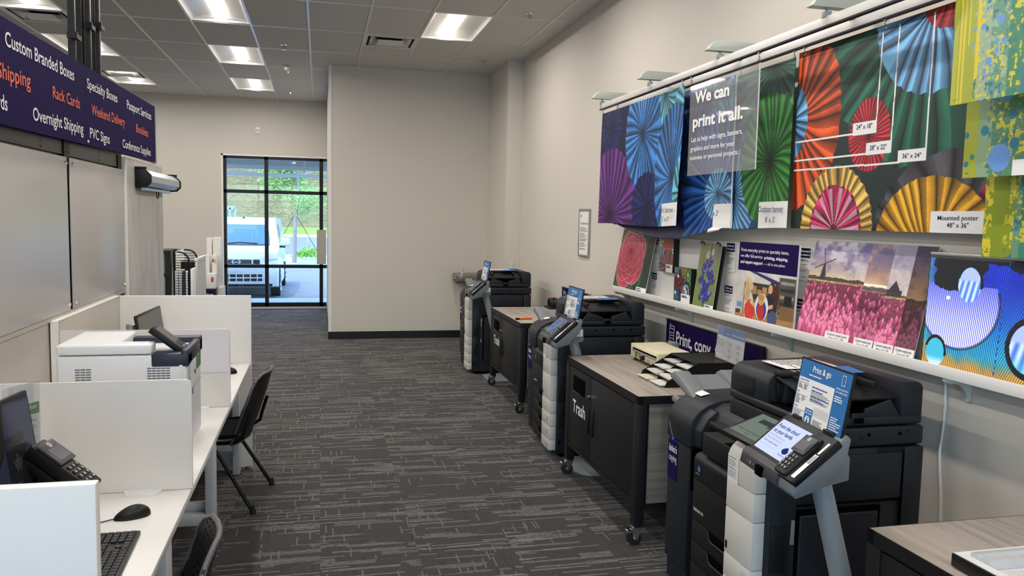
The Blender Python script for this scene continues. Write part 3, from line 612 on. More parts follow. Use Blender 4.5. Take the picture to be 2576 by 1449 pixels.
pf = Frame(cpc + Vector((.6, 0, .76))*.0005, (0, 1, 0), uy); mk = MB(); disc(mk, pf, -.01, -.058, .005); rect(mk, pf, .012, .02, -.062, -.054); ob('panel_marks', mk, m_ink, t, 0)
for x0, y in ((-.93, 0), (-.640, 1)):
    mb = MB()
    for c in range(3 if not y else 5):
        for r in range(8): w_ = .0205 if not y else .018; x = (-.96 if not y else -.690) + c*w_; mb.box(x, x + w_*.86, PY0 - .0015, PY0 + .002, 1.03 + r*.0105, 1.03 + r*.0105 + .0048)
    ob('vent', mb, mat('vent_grey', '6b7078', .6), t)
ob('side_latch', MB().box(-.567, -.553, PY0 - .003, PY0 + .002, 1.03, 1.12, .001), m_pw, t)
mb = MB().box(PX1 - .001, PX1 + .002, PY0 + .02, PY1 - .012, .99, .992); mb.box(PX1 - .001, PX1 + .003, 3.62, 3.66, .965, .99)
ob('tray_seam', mb, mat('seam_grey', '8e9196', .6), t)
ff = Frame((PX1 + .001, PY0, 0), (0, 1, 0), (0, 0, 1)); gb = MB(); rect(gb, ff, .27, .385, 1.05, 1.14, .001); ob('green_sticker', gb, mat('green_print', '2f8a3a', .5), t)
tx = MB(); [letters(tx, ff, s, .28, 1.122 - .016*k, .009, bold=.01, e=.0016) for k, s in enumerate(('Select', 'a document', 'to print or', 'copy'))]; ob('sticker_text', tx, m_ink, t, 0)
tx = MB(); lines(tx, ff, .03, .09, 1.11, 1.02, 9, e=.0012); ob('printed_notes', tx, m_grey_txt, t, 0); tx = MB(); disc(tx, ff, .22, 1.05, .012, 16); ob('emblem', tx, m_pn, t, 0)
# ------------------------------------------------------------------ things on the nearest desk
def monitor(name, label, cen, yaw, tilt, wd, hh, base_z, face_mat, group=None, thick=.035):
    """screen facing along the yaw direction, tilted back"""
    n = Vector((math.cos(yaw)*math.cos(tilt), math.sin(yaw)*math.cos(tilt), math.sin(tilt))); u = Vector((-math.sin(yaw), math.cos(yaw), 0)); v = n.cross(u)
    c = Vector(cen); t = thing(name, label, 'monitor', (c.x - .05*math.cos(yaw), c.y - .05*math.sin(yaw), base_z), group)
    mb = MB(); slab(mb, c, u, v, n, wd, hh, .016, .004); ob('bezel', mb, m_plas, t)
    mb = MB(); b = MB().grid(lambda a, b_: ((a - .5)*wd*.96, (b_ - .5)*hh*.94, -.016 - .035*(math.sin(math.pi*a)*math.sin(math.pi*b_))**.5), 12, 12); M = Matrix(((u.x, v.x, n.x, c.x), (u.y, v.y, n.y, c.y), (u.z, v.z, n.z, c.z), (0, 0, 0, 1))); b.tf(M); ob('rear_shell', b, m_plas, t, 60)
    f = Frame(c + n*.0006, u, v); q = MB(); rect(q, f, -wd/2 + .012, wd/2 - .012, -hh/2 + .02, hh/2 - .012, .0005); ob('screen', q, face_mat, t, 0)
    s = MB(); p = c - n*.045; s.prism([(p.x - .02, p.y - .03), (p.x + .02, p.y - .03), (p.x + .02, p.y + .03), (p.x - .02, p.y + .03)], 'z', base_z + .008, c.z - .03); ob('neck', s, m_plas, t)
    ob('foot', MB().box(p.x - .09, p.x + .09, p.y - .12, p.y + .12, base_z, base_z + .012, .004), m_plas, t); return t, f, u, v, n
A = at(0, 1010, 'z', 1.215); B = at(67, 980, 'z', 1.215); d = (B - A).normalized(); yaw = math.atan2(-d.x, d.y); yaw = math.atan2(-d.x, d.y)
tl = math.radians(8); nrm = Vector((d.y, -d.x, 0)); corner = B; wd, hh = .53, .335
vup = Vector((-nrm.x*math.sin(tl), -nrm.y*math.sin(tl), math.cos(tl))); cen = corner - d*(wd/2) - vup*(hh/2)
t, f, u, v, n = monitor('computer_monitor', 'black monitor at the left edge showing a dark blue picture of a passport', cen, math.atan2(nrm.y, nrm.x), tl, wd, hh, DZ, mat('navy_screen', '353a52', .12, var=.08, vs=5))
q = MB(); V = [(-.26, .155), (.11, .155), (.08, 0.02), (.0, -.04), (-.1, -.06), (-.26, -.06)]; q.add([f.P(a, b, .001) for a, b in V], [tuple(range(len(V)))]); ob('screen_brown_shape', q, mat('screen_brown', '26211f', .12, var=.1), t, 0)  # dark brown shape laid over the navy screen
q = MB(); rect(q, f, .09, .195, -.125, .06, .0015); ob('passport_image', q, mat('screen_slate', '24262d', .12), t, 0)
q = MB(); letters(q, f, 'PASSPORT', .1425, .035, .011, .07, 'c', .006, .002); stroke(q, f, [(.1425, -.03), (.1425, .0)], .012, .002); disc(q, f, .1425, -.02, .016, 16, .002, .02, .6); stroke(q, f, [(.12, -.01), (.135, -.045)], .005, .002); stroke(q, f, [(.165, -.01), (.15, -.045)], .005, .002); lines(q, f, .12, .165, -.07, -.09, 2, e=.002); rect(q, f, .137, .147, -.112, -.104, .002); ob('passport_marks', q, mat('screen_grey', '4b4a4b', .2), t, 0)
# acrylic sign holder
A = at(20, 977, 'z', 1.2); B = at(95, 955, 'z', 1.205); u = Vector((B.x - A.x, B.y - A.y, 0)).normalized(); fr = Frame((A.x, A.y, .93), u, (0, 0, 1)); L = (Vector((B.x, B.y, 0)) - Vector((A.x, A.y, 0))).length + .004
t = thing('acrylic_sign_holder', 'clear acrylic sign holder with a green topped instruction sheet, behind the left monitor', 'sign holder', ((A.x + B.x)/2, (A.y + B.y)/2, DZ))
m_acr = glass('clear_acrylic', (.93, .94, .95), .10, .10, (.8, .8, .82))
mb = MB(); b = MB().box(0, L, -.003, 0, .09, .275); M = Matrix(((u.x, -u.y, 0, A.x), (u.y, u.x, 0, A.y), (0, 0, 1, .93), (0, 0, 0, 1)))
fn = fr.n
def fbox(fr, a0, a1, b0, b1, e0, e1, bev=0):
    b = MB().box(a0, a1, b0, b1, min(e0, e1), max(e0, e1), bev); M = Matrix(((fr.u.x, fr.v.x, fr.n.x, fr.o.x), (fr.u.y, fr.v.y, fr.n.y, fr.o.y), (fr.u.z, fr.v.z, fr.n.z, fr.o.z), (0, 0, 0, 1))); return b.tf(M)
def into(mb, b): mb.add(b.v, b.f); return mb
ob('front_sleeve', fbox(fr, 0, L, .02, .272, .001, .0025), m_acr, t); ob('back_sleeve', fbox(fr, -.012, L - .012, .02, .268, -.012, -.010), m_acr, t)
q = MB(); rect(q, fr, .0, L - .001, .03, .205, -.001); sh = ob('instruction_sheet', q, m_ink, t, 0)
q = MB(); rect(q, fr, .0, L - .001, .168, .205, -.0004); ob('green_header', q, mat('green_print', '2f8a3a', .5), sh, 0)
q = MB(); letters(q, fr, 'station', L - .012, .186, .014, None, 'r', .02, .0); ob('header_text', q, m_ink, sh, 0)
q = MB(); lines(q, fr, .06, L - .012, .16, .045, 14, e=.0001, seed=4); ob('body_text', q, m_grey_txt, sh, 0)
ob('stand_block', MB().box((A.x + B.x)/2 - .0, (A.x + B.x)/2 + .06, (A.y + B.y)/2 - .03, (A.y + B.y)/2 + .05, DZ, .952, .004), m_plas, t)
# payment terminal on its stand
def card_reader(parent, c, u, v, n, k=1.0):
    """keypad and screen block; c centre, u to the right, v up the slope"""
    mb = MB(); slab(mb, c, u, v, n, .082*k, .20*k, .04*k, .008); body = ob('reader_body', mb, m_plas, parent)
    u, v, n = Vector(u).normalized(), Vector(v).normalized(), Vector(n).normalized(); f = Frame(Vector(c) + n*.0004, u, v)
    f = Frame(f.o, f.u, f.v)
    q = fbox(f, -.043*k, .043*k, .0, .085*k, 0, .010*k, .004); ob('reader_head', q, mat('reader_grey', '3a3b3e', .35), parent)
    q = MB(); rect(q, f, -.033*k, .033*k, .014*k, .058*k, .0108*k); ob('reader_screen', q, mat('reader_display', '6a686e', .12), parent, 0)
    q = MB()
    for r in range(4):
        for cc in range(3): into(q, fbox(f, (-.03 + .021*cc)*k, (-.03 + .021*cc + .017)*k, (-.022 - .019*r)*k, (-.022 - .019*r + .013)*k, .0, .004*k, .001))
    kp = ob('keypad', q, mat('key_black', '26272a', .4), parent)
    q = MB()
    for r in range(4):
        for cc in range(3):
            s = ['123', '456', '789', '*0#'][r][cc]; letters(q, f, s, (-.0215 + .021*cc)*k, (-.0195 - .019*r)*k, .008*k, None, 'c', .01, .0046*k)
    ob('key_digits', q, m_ink, kp, 0)
    q = MB(); disc(q, f, 0, .07*k, .0085*k, 20, .0108*k, None, .8); stroke(q, f, [(-.003*k, .066*k), (.0*k, .07*k), (-.003*k, .074*k)], .0015*k, .0108*k); stroke(q, f, [(.001*k, .065*k), (.004*k, .07*k), (.001*k, .075*k)], .0015*k, .0108*k); ob('contactless_mark', q, m_ink, parent, 0)
    return f
p0 = Vector((-.725, 2.55, 1.005)); t = thing('payment_terminal', 'black payment card terminal with keypad on a tilted stand beside the left monitor', 'card terminal', (-.80, 2.56, DZ))
vv = Vector((-.78, .10, .62)).normalized(); uu = Vector((.12, .99, 0)); uu = (uu - vv*uu.dot(vv)).normalized(); nn = uu.cross(vv)
if nn.z < 0: uu = -uu; nn = uu.cross(vv)
card_reader(t, p0, uu, vv, nn, 1.05)
ob('cradle', slab(MB(), p0 - nn*.045, uu, vv, nn, .07, .19, .03, .006), m_blackmetal, t)
ob('stand_arm', MB().tube([p0 - nn*.06 + vv*.05, (-.80, 2.565, .93), (-.815, 2.57, DZ + .02)], .018, 10), m_blackmetal, t); ob('stand_base', MB().box(-.90, -.73, 2.49, 2.65, DZ, DZ + .012, .004), m_blackmetal, t)
ob('cord', MB().tube([(-.78, 2.52, .92), (-.81, 2.50, .88), (-.84, 2.50, .80), (-.86, 2.47, DZ + .004)], .0035, 6, 2), m_navy, t, 60)
# mouse, keyboard
def mouse(name, c, ang, label, cable):
    t = thing(name, label, 'mouse', c, 'black computer mice')
    def fn(a, b):
        th = 2*math.pi*a; r = math.sin(b*math.pi/2); x = .057*r*math.cos(th)*(1 if math.cos(th) > 0 else 1.02); y = .0315*r*math.sin(th)*(1 - .12*math.cos(th)); z = .037*math.cos(b*math.pi/2)**.75*(1 - .25*(x/.057) - .25*(x/.057)**2) + .002
        ca, sa = math.cos(ang), math.sin(ang); return (c[0] + x*ca - y*sa, c[1] + x*sa + y*ca, c[2] + z)
    ob('shell', MB().grid(fn, 28, 10), m_plas, t, 60); ca, sa = math.cos(ang), math.sin(ang)
    w0 = (c[0] + .030*ca, c[1] + .030*sa, c[2] + .0205); ob('scroll_wheel', MB().cyl((w0[0] - .004*-sa, w0[1] - .004*ca, w0[2]), (w0[0] + .004*-sa, w0[1] + .004*ca, w0[2]), .0065), m_black, t)
    if cable: ob('cord', MB().tube(cable, .0022, 6, 2), m_navy, t, 60)
    return t
mouse('computer_mouse', (-.605, 2.79, DZ), math.radians(205), 'black mouse on the nearest desk, beside the keyboard', [(-.655, 2.765, DZ + .006), (-.70, 2.745, DZ + .003), (-.80, 2.70, DZ + .003), (-.95, 2.72, DZ + .003), (-1.1, 2.65, DZ + .003)])
pm = at(580, 940, 'z', DZ); mouse('computer_mouse', (-.565, 5.235, DZ), math.radians(190), 'black mouse on the farthest desk, half hidden by the divider', None)
TR = at(354, 1335, 'z', .752); BRk = at(300, 1449, 'z', .752); TLk = at(250, 1333, 'z', .752)
ky = Vector((BRk.x - TR.x, BRk.y - TR.y, 0)).normalized(); kx = Vector((-ky.y, ky.x, 0)); kx = kx if kx.x > 0 else -kx
fr = Frame(TR, -ky*-1, kx) if False else None
# long side of the keyboard runs toward the camera; its right hand end is at the far side
u = -ky; v = -kx; kf = Frame((TR.x, TR.y, DZ + .014), u, (Vector((0, 0, 1)).cross(u)))
t = thing('keyboard', 'black computer keyboard on the nearest desk beside the mouse', 'keyboard', (TR.x - .07, TR.y - .2, DZ))
wk = .155
ob('case', fbox(kf, -.44, 0, .0, wk, -.014, 0, .003), mat('keyboard_black', '1b1b1d', .45), t)
q, q2 = MB(), MB()
for r, zrow in enumerate([.010, .031, .052, .073, .094, .122]):
    for blk, a0, nk in (('num', -.092, 4), ('nav', -.158, 3), ('main', -.43, 14)):
        if blk == 'nav' and r in (1, 2) : 
            if r == 2 or r == 1: 
                if r == 2: continue
                a_list = [1]; 
            else: a_list = range(3)
        else: a_list = range(nk)
        if blk == 'nav' and r == 1: a_list = [1]
        for k in a_list: into(q, fbox(kf, a0 + k*.0203, a0 + k*.0203 + .0172, zrow, zrow + .017, 0, .006, .0015))
        for k in list(a_list)[:3]: rect(q2, kf, a0 + k*.0203 + .003, a0 + k*.0203 + .007, zrow + .009, zrow + .013, .0064)
kk = ob('keys', q, mat('key_dark', '232325', .5), t); ob('key_legends', q2, m_grey_txt, kk, 0)
# things on the farthest desk
A = at(363, 795, 'z', 1.13); t3, f3, _, _, _ = monitor('computer_monitor', 'small dark monitor on the farthest desk, tilted, in front of the end panel', (-.985, 5.19, .985), math.radians(-3), math.radians(8), .55, .33, DZ, mat('dull_screen', '4c4b49', .35, var=.03))
ob('canister', MB().lathe([(0, 0), (.033, 0), (.033, .30), (.033, .318), (.030, .32), (0, .32)], (-1.115, 5.24, DZ), 24), mat('satin_silver', 'b8b9bb', .3, .85), None).name = 'silver_canister'
o = bpy.data.objects['silver_canister']; tag(o, 'tall silver canister standing left of the small monitor on the farthest desk', 'canister')
# ================================================================== display furniture near the window
m_cab = mat('white_cabinet_board', 'dcdad5', .45, var=.02)
Y = 9.6
def zp(px, py, y=Y): return at(px, py, 'y', y)
t = thing('display_counter', 'pale laminate display counter with a sloping top edge, left of the mailing tubes', 'counter', (zp(508, 700).x, Y + .5, 0))
xa, xb = zp(497, 700).x, zp(518, 700).x; za = zp(500, 656).z
ob('side_panel', MB().box(xa - .025, xa, Y, Y + .68, 0, za), m_cab, t); ob('top_edge', MB().box(xa - .03, xa + .004, Y - .01, Y + .69, za, za + .028), m_white, t)
ob('kick_plate', MB().box(xa - .03, xa - .022, Y + .02, Y + .66, 0, .1), m_lam, t)
t = thing('black_shelf_frame', 'black metal shelf frame beside the marbled panel, in front of the wire racks', 'shelf', (zp(430, 700).x, Y - .2, 0))
x0, x1 = zp(404, 640).x - .3, zp(437, 640).x; zt = zp(420, 628).z
mb = MB()
for x in (x0, x1 - .0): mb.box(x - .035, x, Y - .25, Y - .2, 0, zt)
ob('post', mb, m_blackmetal, t) if False else None
ob('post', MB().box(x0 - .035, x0, Y - .25, Y - .2, 0, zt), m_blackmetal, t); ob('post', MB().box(x1 - .05, x1 + .01, Y - .25, Y - .2, 0, zt), m_blackmetal, t)
ob('top_bar', MB().box(x0, x1 - .01, Y - .26, Y + .3, zt - .03, zt), m_blackmetal, t); zs = zp(420, 686).z
ob('shelf_bar', MB().box(x0, x1, Y - .26, Y - .19, zs - .03, zs + .01), m_blackmetal, t)
ob('back_sheet', MB().box(x0, x1 - .03, Y + .25, Y + .27, 0, zt - .05), m_lam, t)
ob('white_shelf_edge', MB().box(zp(405, 700).x - .1, zp(411, 700).x, Y - .5, Y - .3, zp(405, 702).z, zp(405, 695).z).box(zp(405, 700).x - .1, zp(409, 700).x, Y - .5, Y - .48, 0, zp(405, 642).z), m_white, t)
def wire_rack(name, px0, px1, pyt, y, label):
    t = thing(name, label, 'wire rack', ((at(px0, 700, 'y', y).x + at(px1, 700, 'y', y).x)/2, y, .5), 'black wire racks')
    xa, xb, zt = at(px0, 700, 'y', y).x, at(px1, 700, 'y', y).x, at(px0, pyt, 'y', y).z; r = .10
    hoop = [(xa, y, .5), (xa, y, zt)] + [(xb - r + r*math.sin(k*math.pi/10), y, zt - r + r*math.cos(k*math.pi/10)) for k in range(6)] + [(xb, y, .5)]
    ob('hoop', MB().tube(hoop, .010, 6), m_blackmetal, t, 60); mb = MB(); k = 0; z = .52
    while z < zt - .02:
        xe = xb if z < zt - r else xb - r + math.sqrt(max(0, r*r - (z - zt + r)**2)); mb.cyl((xa, y, z), (xe, y, z), .0035, None, 5); z += .028
    ob('wires', mb, m_blackmetal, t, 60); ob('shelf', MB().box(xa, xb, y, y + .25, .49, .505), m_blackmetal, t)
    return xa, xb, zt
wire_rack('wire_rack', 438, 476, 634, Y - .35, 'black wire rack with a rounded top, the front one of two, holding a white envelope'); wire_rack('wire_rack', 440, 496, 628, Y + .1, 'black wire rack with a rounded top, the back one of two beside the counter')
env = MB(); P = [at(441, 633, 'y', Y - .2), at(461, 626, 'y', Y - .2), at(464, 652, 'y', Y - .2), at(444, 661, 'y', Y - .2)]; env.add([p for p in P] + [p + Vector((0, .012, 0)) for p in P], [(0, 1, 2, 3), (4, 5, 6, 7), (0, 1, 5, 4), (1, 2, 6, 5), (2, 3, 7, 6), (3, 0, 4, 7)])
tag(ob('envelope', env, m_ink), 'white envelope leaning at the top of the front wire rack', 'envelope')
for i, (a, b, top, c, lb) in enumerate([(440, 450, 680, 'd8dde2', 'pale binder, leftmost in the wire racks'), (451, 459, 680, 'cfd4da', 'pale binder, second from the left in the wire racks'), (460, 468, 682, '101216', 'black binder in the wire racks between pale ones'), (468, 474, 682, 'f4f5f6', 'thin white binder leaning in the wire racks'), (474, 480, 679, '14151a', 'thin black binder beside the white packets in the wire racks'), (480, 487, 676, 'ffffff', 'bright white packet at the right of the wire racks')]):
    p, q = at(a, top, 'y', Y - .25), at(b, top, 'y', Y - .25); bb = MB().box(p.x, q.x - .004, Y - .28, Y - .05, .506, p.z, .003)
    tag(ob('binder', bb, mat('binder_' + c, c, .5)), lb, 'binder', 'binders in the wire racks')
bx_ = MB(); p, q = at(455, 662, 'y', Y + .2), at(497, 696, 'y', Y + .2); bx_.box(p.x, q.x, Y + .2, Y + .45, at(455, 706, 'y', Y + .2).z, at(455, 659, 'y', Y + .2).z)
tag(ob('file_box', bx_, m_blackmetal), 'black box file behind the wire racks against the counter panel', 'box')
ps = MB(); p, q = at(462, 668, 'y', Y + .19), at(478, 668, 'y', Y + .19); sh_ = MB().box(p.x, at(490, 700, 'y', Y + .1).x, Y + .35, Y + .4, .53, at(480, 704, 'y', Y + .1).z)
# tube rack near the window
Y2 = 13.4
t = thing('tube_stand', 'low white stand with a small purple card, holding the mailing tubes by the window', 'stand', (at(540, 740, 'y', Y2).x, Y2 + .1, 0))
x0, x1, x2 = at(519, 740, 'y', Y2).x, at(547, 740, 'y', Y2).x, at(560, 740, 'y', Y2).x; zt = at(530, 724, 'y', Y2).z
ob('stand_body', MB().box(x0, x1, Y2 - .18, Y2 + .42, 0, zt), m_plas, t); ob('side_panel', MB().box(x1, x2, Y2 + .02, Y2 + .4, 0, zt), m_white, t)
fr = Frame((x0, Y2 - .181, 0), (1, 0, 0), (0, 0, 1)); q = MB(); zc = at(530, 740, 'y', Y2).z; rect(q, fr, .0, (x1 - x0)*.85, zc - .1, zt - .03); ob('purple_card', q, m_purple, t, 0); q = MB(); letters(q, fr, 'Mailing tubes', .01, zt - .10, .028, (x1 - x0)*.7, bold=.01); lines(q, fr, .01, (x1 - x0)*.7, zt - .12, zc - .08, 4); ob('card_text', q, m_ink, t, 0)
m_tube = mat('white_tube_board', 'e9e6e1', .5, var=.01); m_red = mat('red_print', 'd0312d', .5)
def tube_box(px0, px1, py0, py1, y, dep, lb, red=False):
    a, b = at(px0, py0, 'y', y), at(px1, py1, 'y', y); t = thing('mailing_tube_box', lb, 'box', ((a.x + b.x)/2, y + dep/2, zt), 'white boxes of mailing tubes by the window')
    ob('box', MB().box(a.x, b.x, y, y + dep, zt, a.z, .006), m_tube, t)
    if red: f = Frame((a.x, y - .001, b.z), (1, 0, 0), (0, 0, 1)); q = MB(); w_ = b.x - a.x; h_ = a.z - b.z; rect(q, f, w_*.08 if red == 1 else w_*.5, w_*.42 if red == 1 else w_*.76, h_*.6 if red == 1 else h_*.4, h_*.78 if red == 1 else h_*.72); ob('red_label', q, m_red, t, 0); q = MB(); lines(q, f, w_*.5, w_*.9, h_*.8, h_*.55, 3); ob('print_lines', q, m_grey_txt, t, 0)
tube_box(519, 534, 598, 690, Y2 + .22, .14, 'tall white tube box at the back left of the stand by the window')
tube_box(535, 557, 597, 719, Y2 + .20, .22, 'tall white tube box at the back, closest to the window frame')
tube_box(516, 527, 641, 690, Y2 + .03, .12, 'short white tube box at the front left of the stand')
tube_box(533, 546, 641, 688, Y2 + .03, .12, 'short white tube box with a red label at the front right of the stand', 1)
tube_box(519, 543, 688, 724, Y2 - .17, .18, 'wide white box with a red label under the short tube boxes', 2)
# paper sheet taped on the window beside the partition
a, b = at(797, 578, 'y', YB - .005), at(826, 665, 'y', YB - .005)
tag(ob('taped_paper', MB().box(a.x, PX - .015, YB - .006, YB + .012, b.z, a.z), mat('beige_paper', 'b9b3a4', .7)), 'beige sheet of paper taped to the window frame beside the jutting wall', 'paper')
# ================================================================== outside
GZ = -.15
m_asph = mat('asphalt', '7d7f82', .85, var=.12, vs=.8, bump=.2, bs=40); m_conc = mat('pale_concrete', 'dedbd3', .8, var=.06, vs=1.5)
struct('ground_outside', MB().box(-80, 60, 18.0, 110, GZ - .2, GZ), m_asph)
struct('walk_outside', MB().box(-30, 30, YB + T, 17.2, GZ - .2, -.03).box(-30, 30, 17.2, 17.45, GZ - .2, -.04), m_conc)
struct('gutter_outside', MB().box(-80, 60, 17.45, 18.0, GZ - .2, GZ + .004), m_conc)
struct('ground_front', MB().box(-60, 40, -60, YF - T, GZ - .2, -.05), m_conc)
# entrance canopy
m_can1 = mat('canopy_soffit', 'd3d4d2', .6, var=.08); m_can2 = mat('canopy_beam', 'f4f5f4', .5)
mb = MB().box(-6, 5, 15.45, 17.6, 2.99, 3.02)
struct('roof_canopy', mb, m_can1)
mb = MB()
for x in (-5.2, -3.6, -2.02, -1.16, -.30, .56, 1.5): mb.box(x - .03, x + .03, 15.45, 17.6, 2.90, 2.99)
for y, z in ((16.55, 2.60), (17.55, 2.50)): mb.box(-6, 5, y - .03, y + .03, z, z + .075)
for x in (-2.02, -.30, 1.5): mb.box(x - .02, x + .02, 16.55, 17.55, 2.55, 2.99)
struct('beam_canopy', mb, m_can2)
struct('panel_canopy', MB().box(-6, 5, 17.05, 17.07, 2.62, 2.98), m_can1)
def stone():
    q = NT('split_face_block'); P = q.pos(); b = q.n('TexBrick'); q.l(q.scale(P, (1, 1, 1)), b.inputs[0])
    sx = q.n('SeparateXYZ'); q.l(P, sx.inputs[0]); cv = q.n('CombineXYZ'); q.l(sx.outputs[0], cv.inputs[0]); q.l(sx.outputs[2], cv.inputs[1]); q.l(cv.outputs[0], b.inputs[0])
    b.inputs['Scale'].default_value = 1.0; b.inputs['Brick Width'].default_value = 1.1; b.inputs['Row Height'].default_value = .55; b.inputs['Mortar Size'].default_value = .03
    b.inputs['Color1'].default_value = (*lin('b39c74'), 1); b.inputs['Color2'].default_value = (*lin('9a845f'), 1); b.inputs['Mortar'].default_value = (*lin('6a5c45'), 1)
    n = q.noise(P, 2.2, 5, .7); q.l(q.mix(n, b.outputs[0], lin('c4ae84')), q.b.inputs['Base Color']); q.b.inputs['Roughness'].default_value = .9; q.bump(n, 1.0, .9); return q.m
struct('building_outside', MB().box(-60, 40, 78, 90, .2, 14), stone())
m_grass = mat('lawn_grass', '7fa83a', .9, var=.25, vs=3, bump=.5, bs=20)
struct('lawn_outside', MB().prism([(68, GZ), (78.2, GZ), (78.2, .45), (68.3, GZ + .18)], 'x', -60, 40), m_grass)
struct('kerb_outside', MB().box(-60, 40, 66.6, 68.1, GZ, GZ + .16), m_conc)
# planted island with a young tree
struct('island_outside', MB().box(-1.6, 6, 30.6, 34.6, GZ, GZ + .14), m_conc)
m_rock = mat('island_rock', 'c9c3b8', .9, var=.3, vs=20); mb = MB(); rr = random.Random(3)
for k in range(420):
    x, y = -1.5 + 4.5*rr.random(), 30.8 + 3.6*rr.random(); r = .05 + .07*rr.random(); bm = bmesh.new(); bmesh.ops.create_icosphere(bm, subdivisions=1, radius=r)
    for vv_ in bm.verts: vv_.co = Vector((x, y, GZ + .15)) + vv_.co*(.7 + .5*rr.random())
    mb.bm(bm)
tag(ob('rocks', mb, m_rock, None, 0), 'pale rocks covering the planted island outside the window', 'rocks', kind='stuff')
bt = at(740, 658, 'z', GZ + .14); tx_, ty_ = bt.x, bt.y
t = thing('young_tree', 'young green tree with a thin staked trunk outside the window', 'tree', (tx_, ty_, GZ + .14))
m_bark = mat('pale_bark', '9b9088', .9, var=.2, vs=12); m_leaf = mat('tree_leaf', '86b257', .6, var=.3, vs=3)
tr = MB().tube([(tx_, ty_, GZ + .1), (tx_ + .03, ty_, 1.2), (tx_ + .15, ty_, 2.4), (tx_ + .12, ty_, 3.6), (tx_ + .2, ty_, 4.8)], [.085, .07, .05, .035, .02], 10); br = []
for k in range(16):
    z = 1.5 + .19*k; a = rr.random()*6.28; L = .5 + 1.0*rr.random()*(1 - k/24); e = Vector((tx_ + .1 + L*math.cos(a), ty_ + L*math.sin(a), z + .45 + .3*rr.random())); s0 = Vector((tx_ + .1, ty_, z)); br.append((s0, e)); tr.tube([s0, (s0 + e)/2 + Vector((0, 0, -.05)), e], [.025, .015, .008], 6)
ob('trunk', tr, m_bark, t, 60)
lf_ = MB()
for k in range(5200):
    s0, e = br[rr.randrange(len(br))]; f_ = .35 + .75*rr.random(); c = s0.lerp(e, f_) + Vector((rr.gauss(0, .22), rr.gauss(0, .22), rr.gauss(.05, .2))); d1 = Vector((rr.gauss(0, 1), rr.gauss(0, 1), rr.gauss(0, .6))).normalized(); d2 = d1.orthogonal().normalized(); s = .035 + .035*rr.random()
    lf_.quad(c - d1*s, c - d2*s*.55, c + d1*s, c + d2*s*.55)
fo = ob('foliage', lf_, m_leaf, t, 0)
for dx, y_ in ((-.75, 0), (.85, .1)): ob('stake_line', MB().tube([(tx_ + .05, ty_, 1.75), (tx_ + dx*1.2, ty_ + y_, GZ + .15)], .012, 5), m_plas, t)
sb = MB(); bc = at(775, 645, 'y', 32.0)
for k in range(260): c = Vector((bc.x + rr.gauss(0, .22), 32 + rr.gauss(0, .2), GZ + .2 + abs(rr.gauss(.1, .12)))); d1 = Vector((rr.gauss(0, 1), rr.gauss(0, 1), 1.2)).normalized(); d2 = d1.orthogonal().normalized(); sb.quad(c - d1*.11, c - d2*.03, c + d1*.11, c + d2*.03)
tag(ob('green_plant', sb, mat('plant_green', '8fbf3f', .6, var=.2), None, 0), 'low bright green plant at the foot of the young tree', 'plant')
# pale blue frame behind the van
a = at(568, 522, 'y', 40); b = at(592, 551, 'y', 40); t = thing('cart_frame', 'pale blue metal frame standing beyond the white van roof', 'frame', ((a.x + b.x)/2, 40, GZ)); m_pb = mat('pale_blue_metal', '8fb2cf', .5)
for x in (a.x, a.x + (b.x - a.x)*.45, b.x): ob('post', MB().box(x - .04, x + .04, 39.9, 40.1, GZ, a.z), m_pb, t)
ob('top_bar', MB().box(a.x, b.x, 39.9, 40.1, a.z - .08, a.z + .08), m_pb, t); ob('side_panel', MB().box(a.x, a.x + (b.x - a.x)*.4, 40.0, 40.05, b.z - .5, a.z - .15), m_pb, t)
# white van
VX1 = -.90; VX0 = VX1 - 1.73; VY = 18.35; m_van = mat('van_white', 'e2e6e8', .22, 0, .5, var=.005, coat=.4); m_vglass = mat('van_glass', '3f6c9f', .06, 0, .8, var=.1, vs=2); m_vblk = mat('van_black', '1d2024', .5); m_vchr = mat('van_chrome', 'd5dbe0', .12, 1)
t = thing('van', 'white delivery van parked outside, facing the window', 'van', ((VX0 + VX1)/2, VY + 2.2, GZ))
vc = (VX0 + VX1)/2
def vsec(px_):  # side profile (y, z) of the body
    return [(VY + .06, .12), (VY, .28), (VY + .01, .52), (VY + .08, .74), (VY + .16, .88), (VY + .55, .96), (VY + .80, 1.0), (VY + 1.42, 1.52), (VY + 1.62, 1.585), (VY + 2.4, 1.63), (VY + 4.25, 1.60), (VY + 4.38, 1.3), (VY + 4.4, .2), (VY + 4.3, .08), (VY + .3, .08)]
bm = bmesh.new(); prof = vsec(0); secs = []
for k, (fx, inset, zs, ys) in enumerate([(-1, .0, 1, 0), (-.985, .0, 1, 0), (-.7, 0, 1, -.07), (0, 0, 1, -.11), (.7, 0, 1, -.07), (.985, 0, 1, 0), (1, 0, 1, 0)]):
    row = []
    for (y, z) in prof:
        hw = .865*(1 - .16*max(0, (z - .95)/.68)**1.1); yy = y + (ys if y < VY + 1.5 else 0) + (.16 if abs(fx) == 1 and y < VY + .5 else .06 if abs(fx) > .97 and y < VY + .5 else 0)
        zz = z - (.035 if abs(fx) == 1 and z > 1.4 else 0); row.append(bm.verts.new((vc + fx*hw*(1 if abs(fx) != 1 else 1.0), yy, zz)))
    secs.append(row)
for a_, b_ in zip(secs[:-1], secs[1:]):
    for i in range(len(prof)): bm.faces.new((a_[i], a_[(i + 1) % len(prof)], b_[(i + 1) % len(prof)], b_[i]))
bm.faces.new(secs[0]); bm.faces.new(secs[-1][::-1])
ob('body', MB().bm(bm), m_van, t, 30)
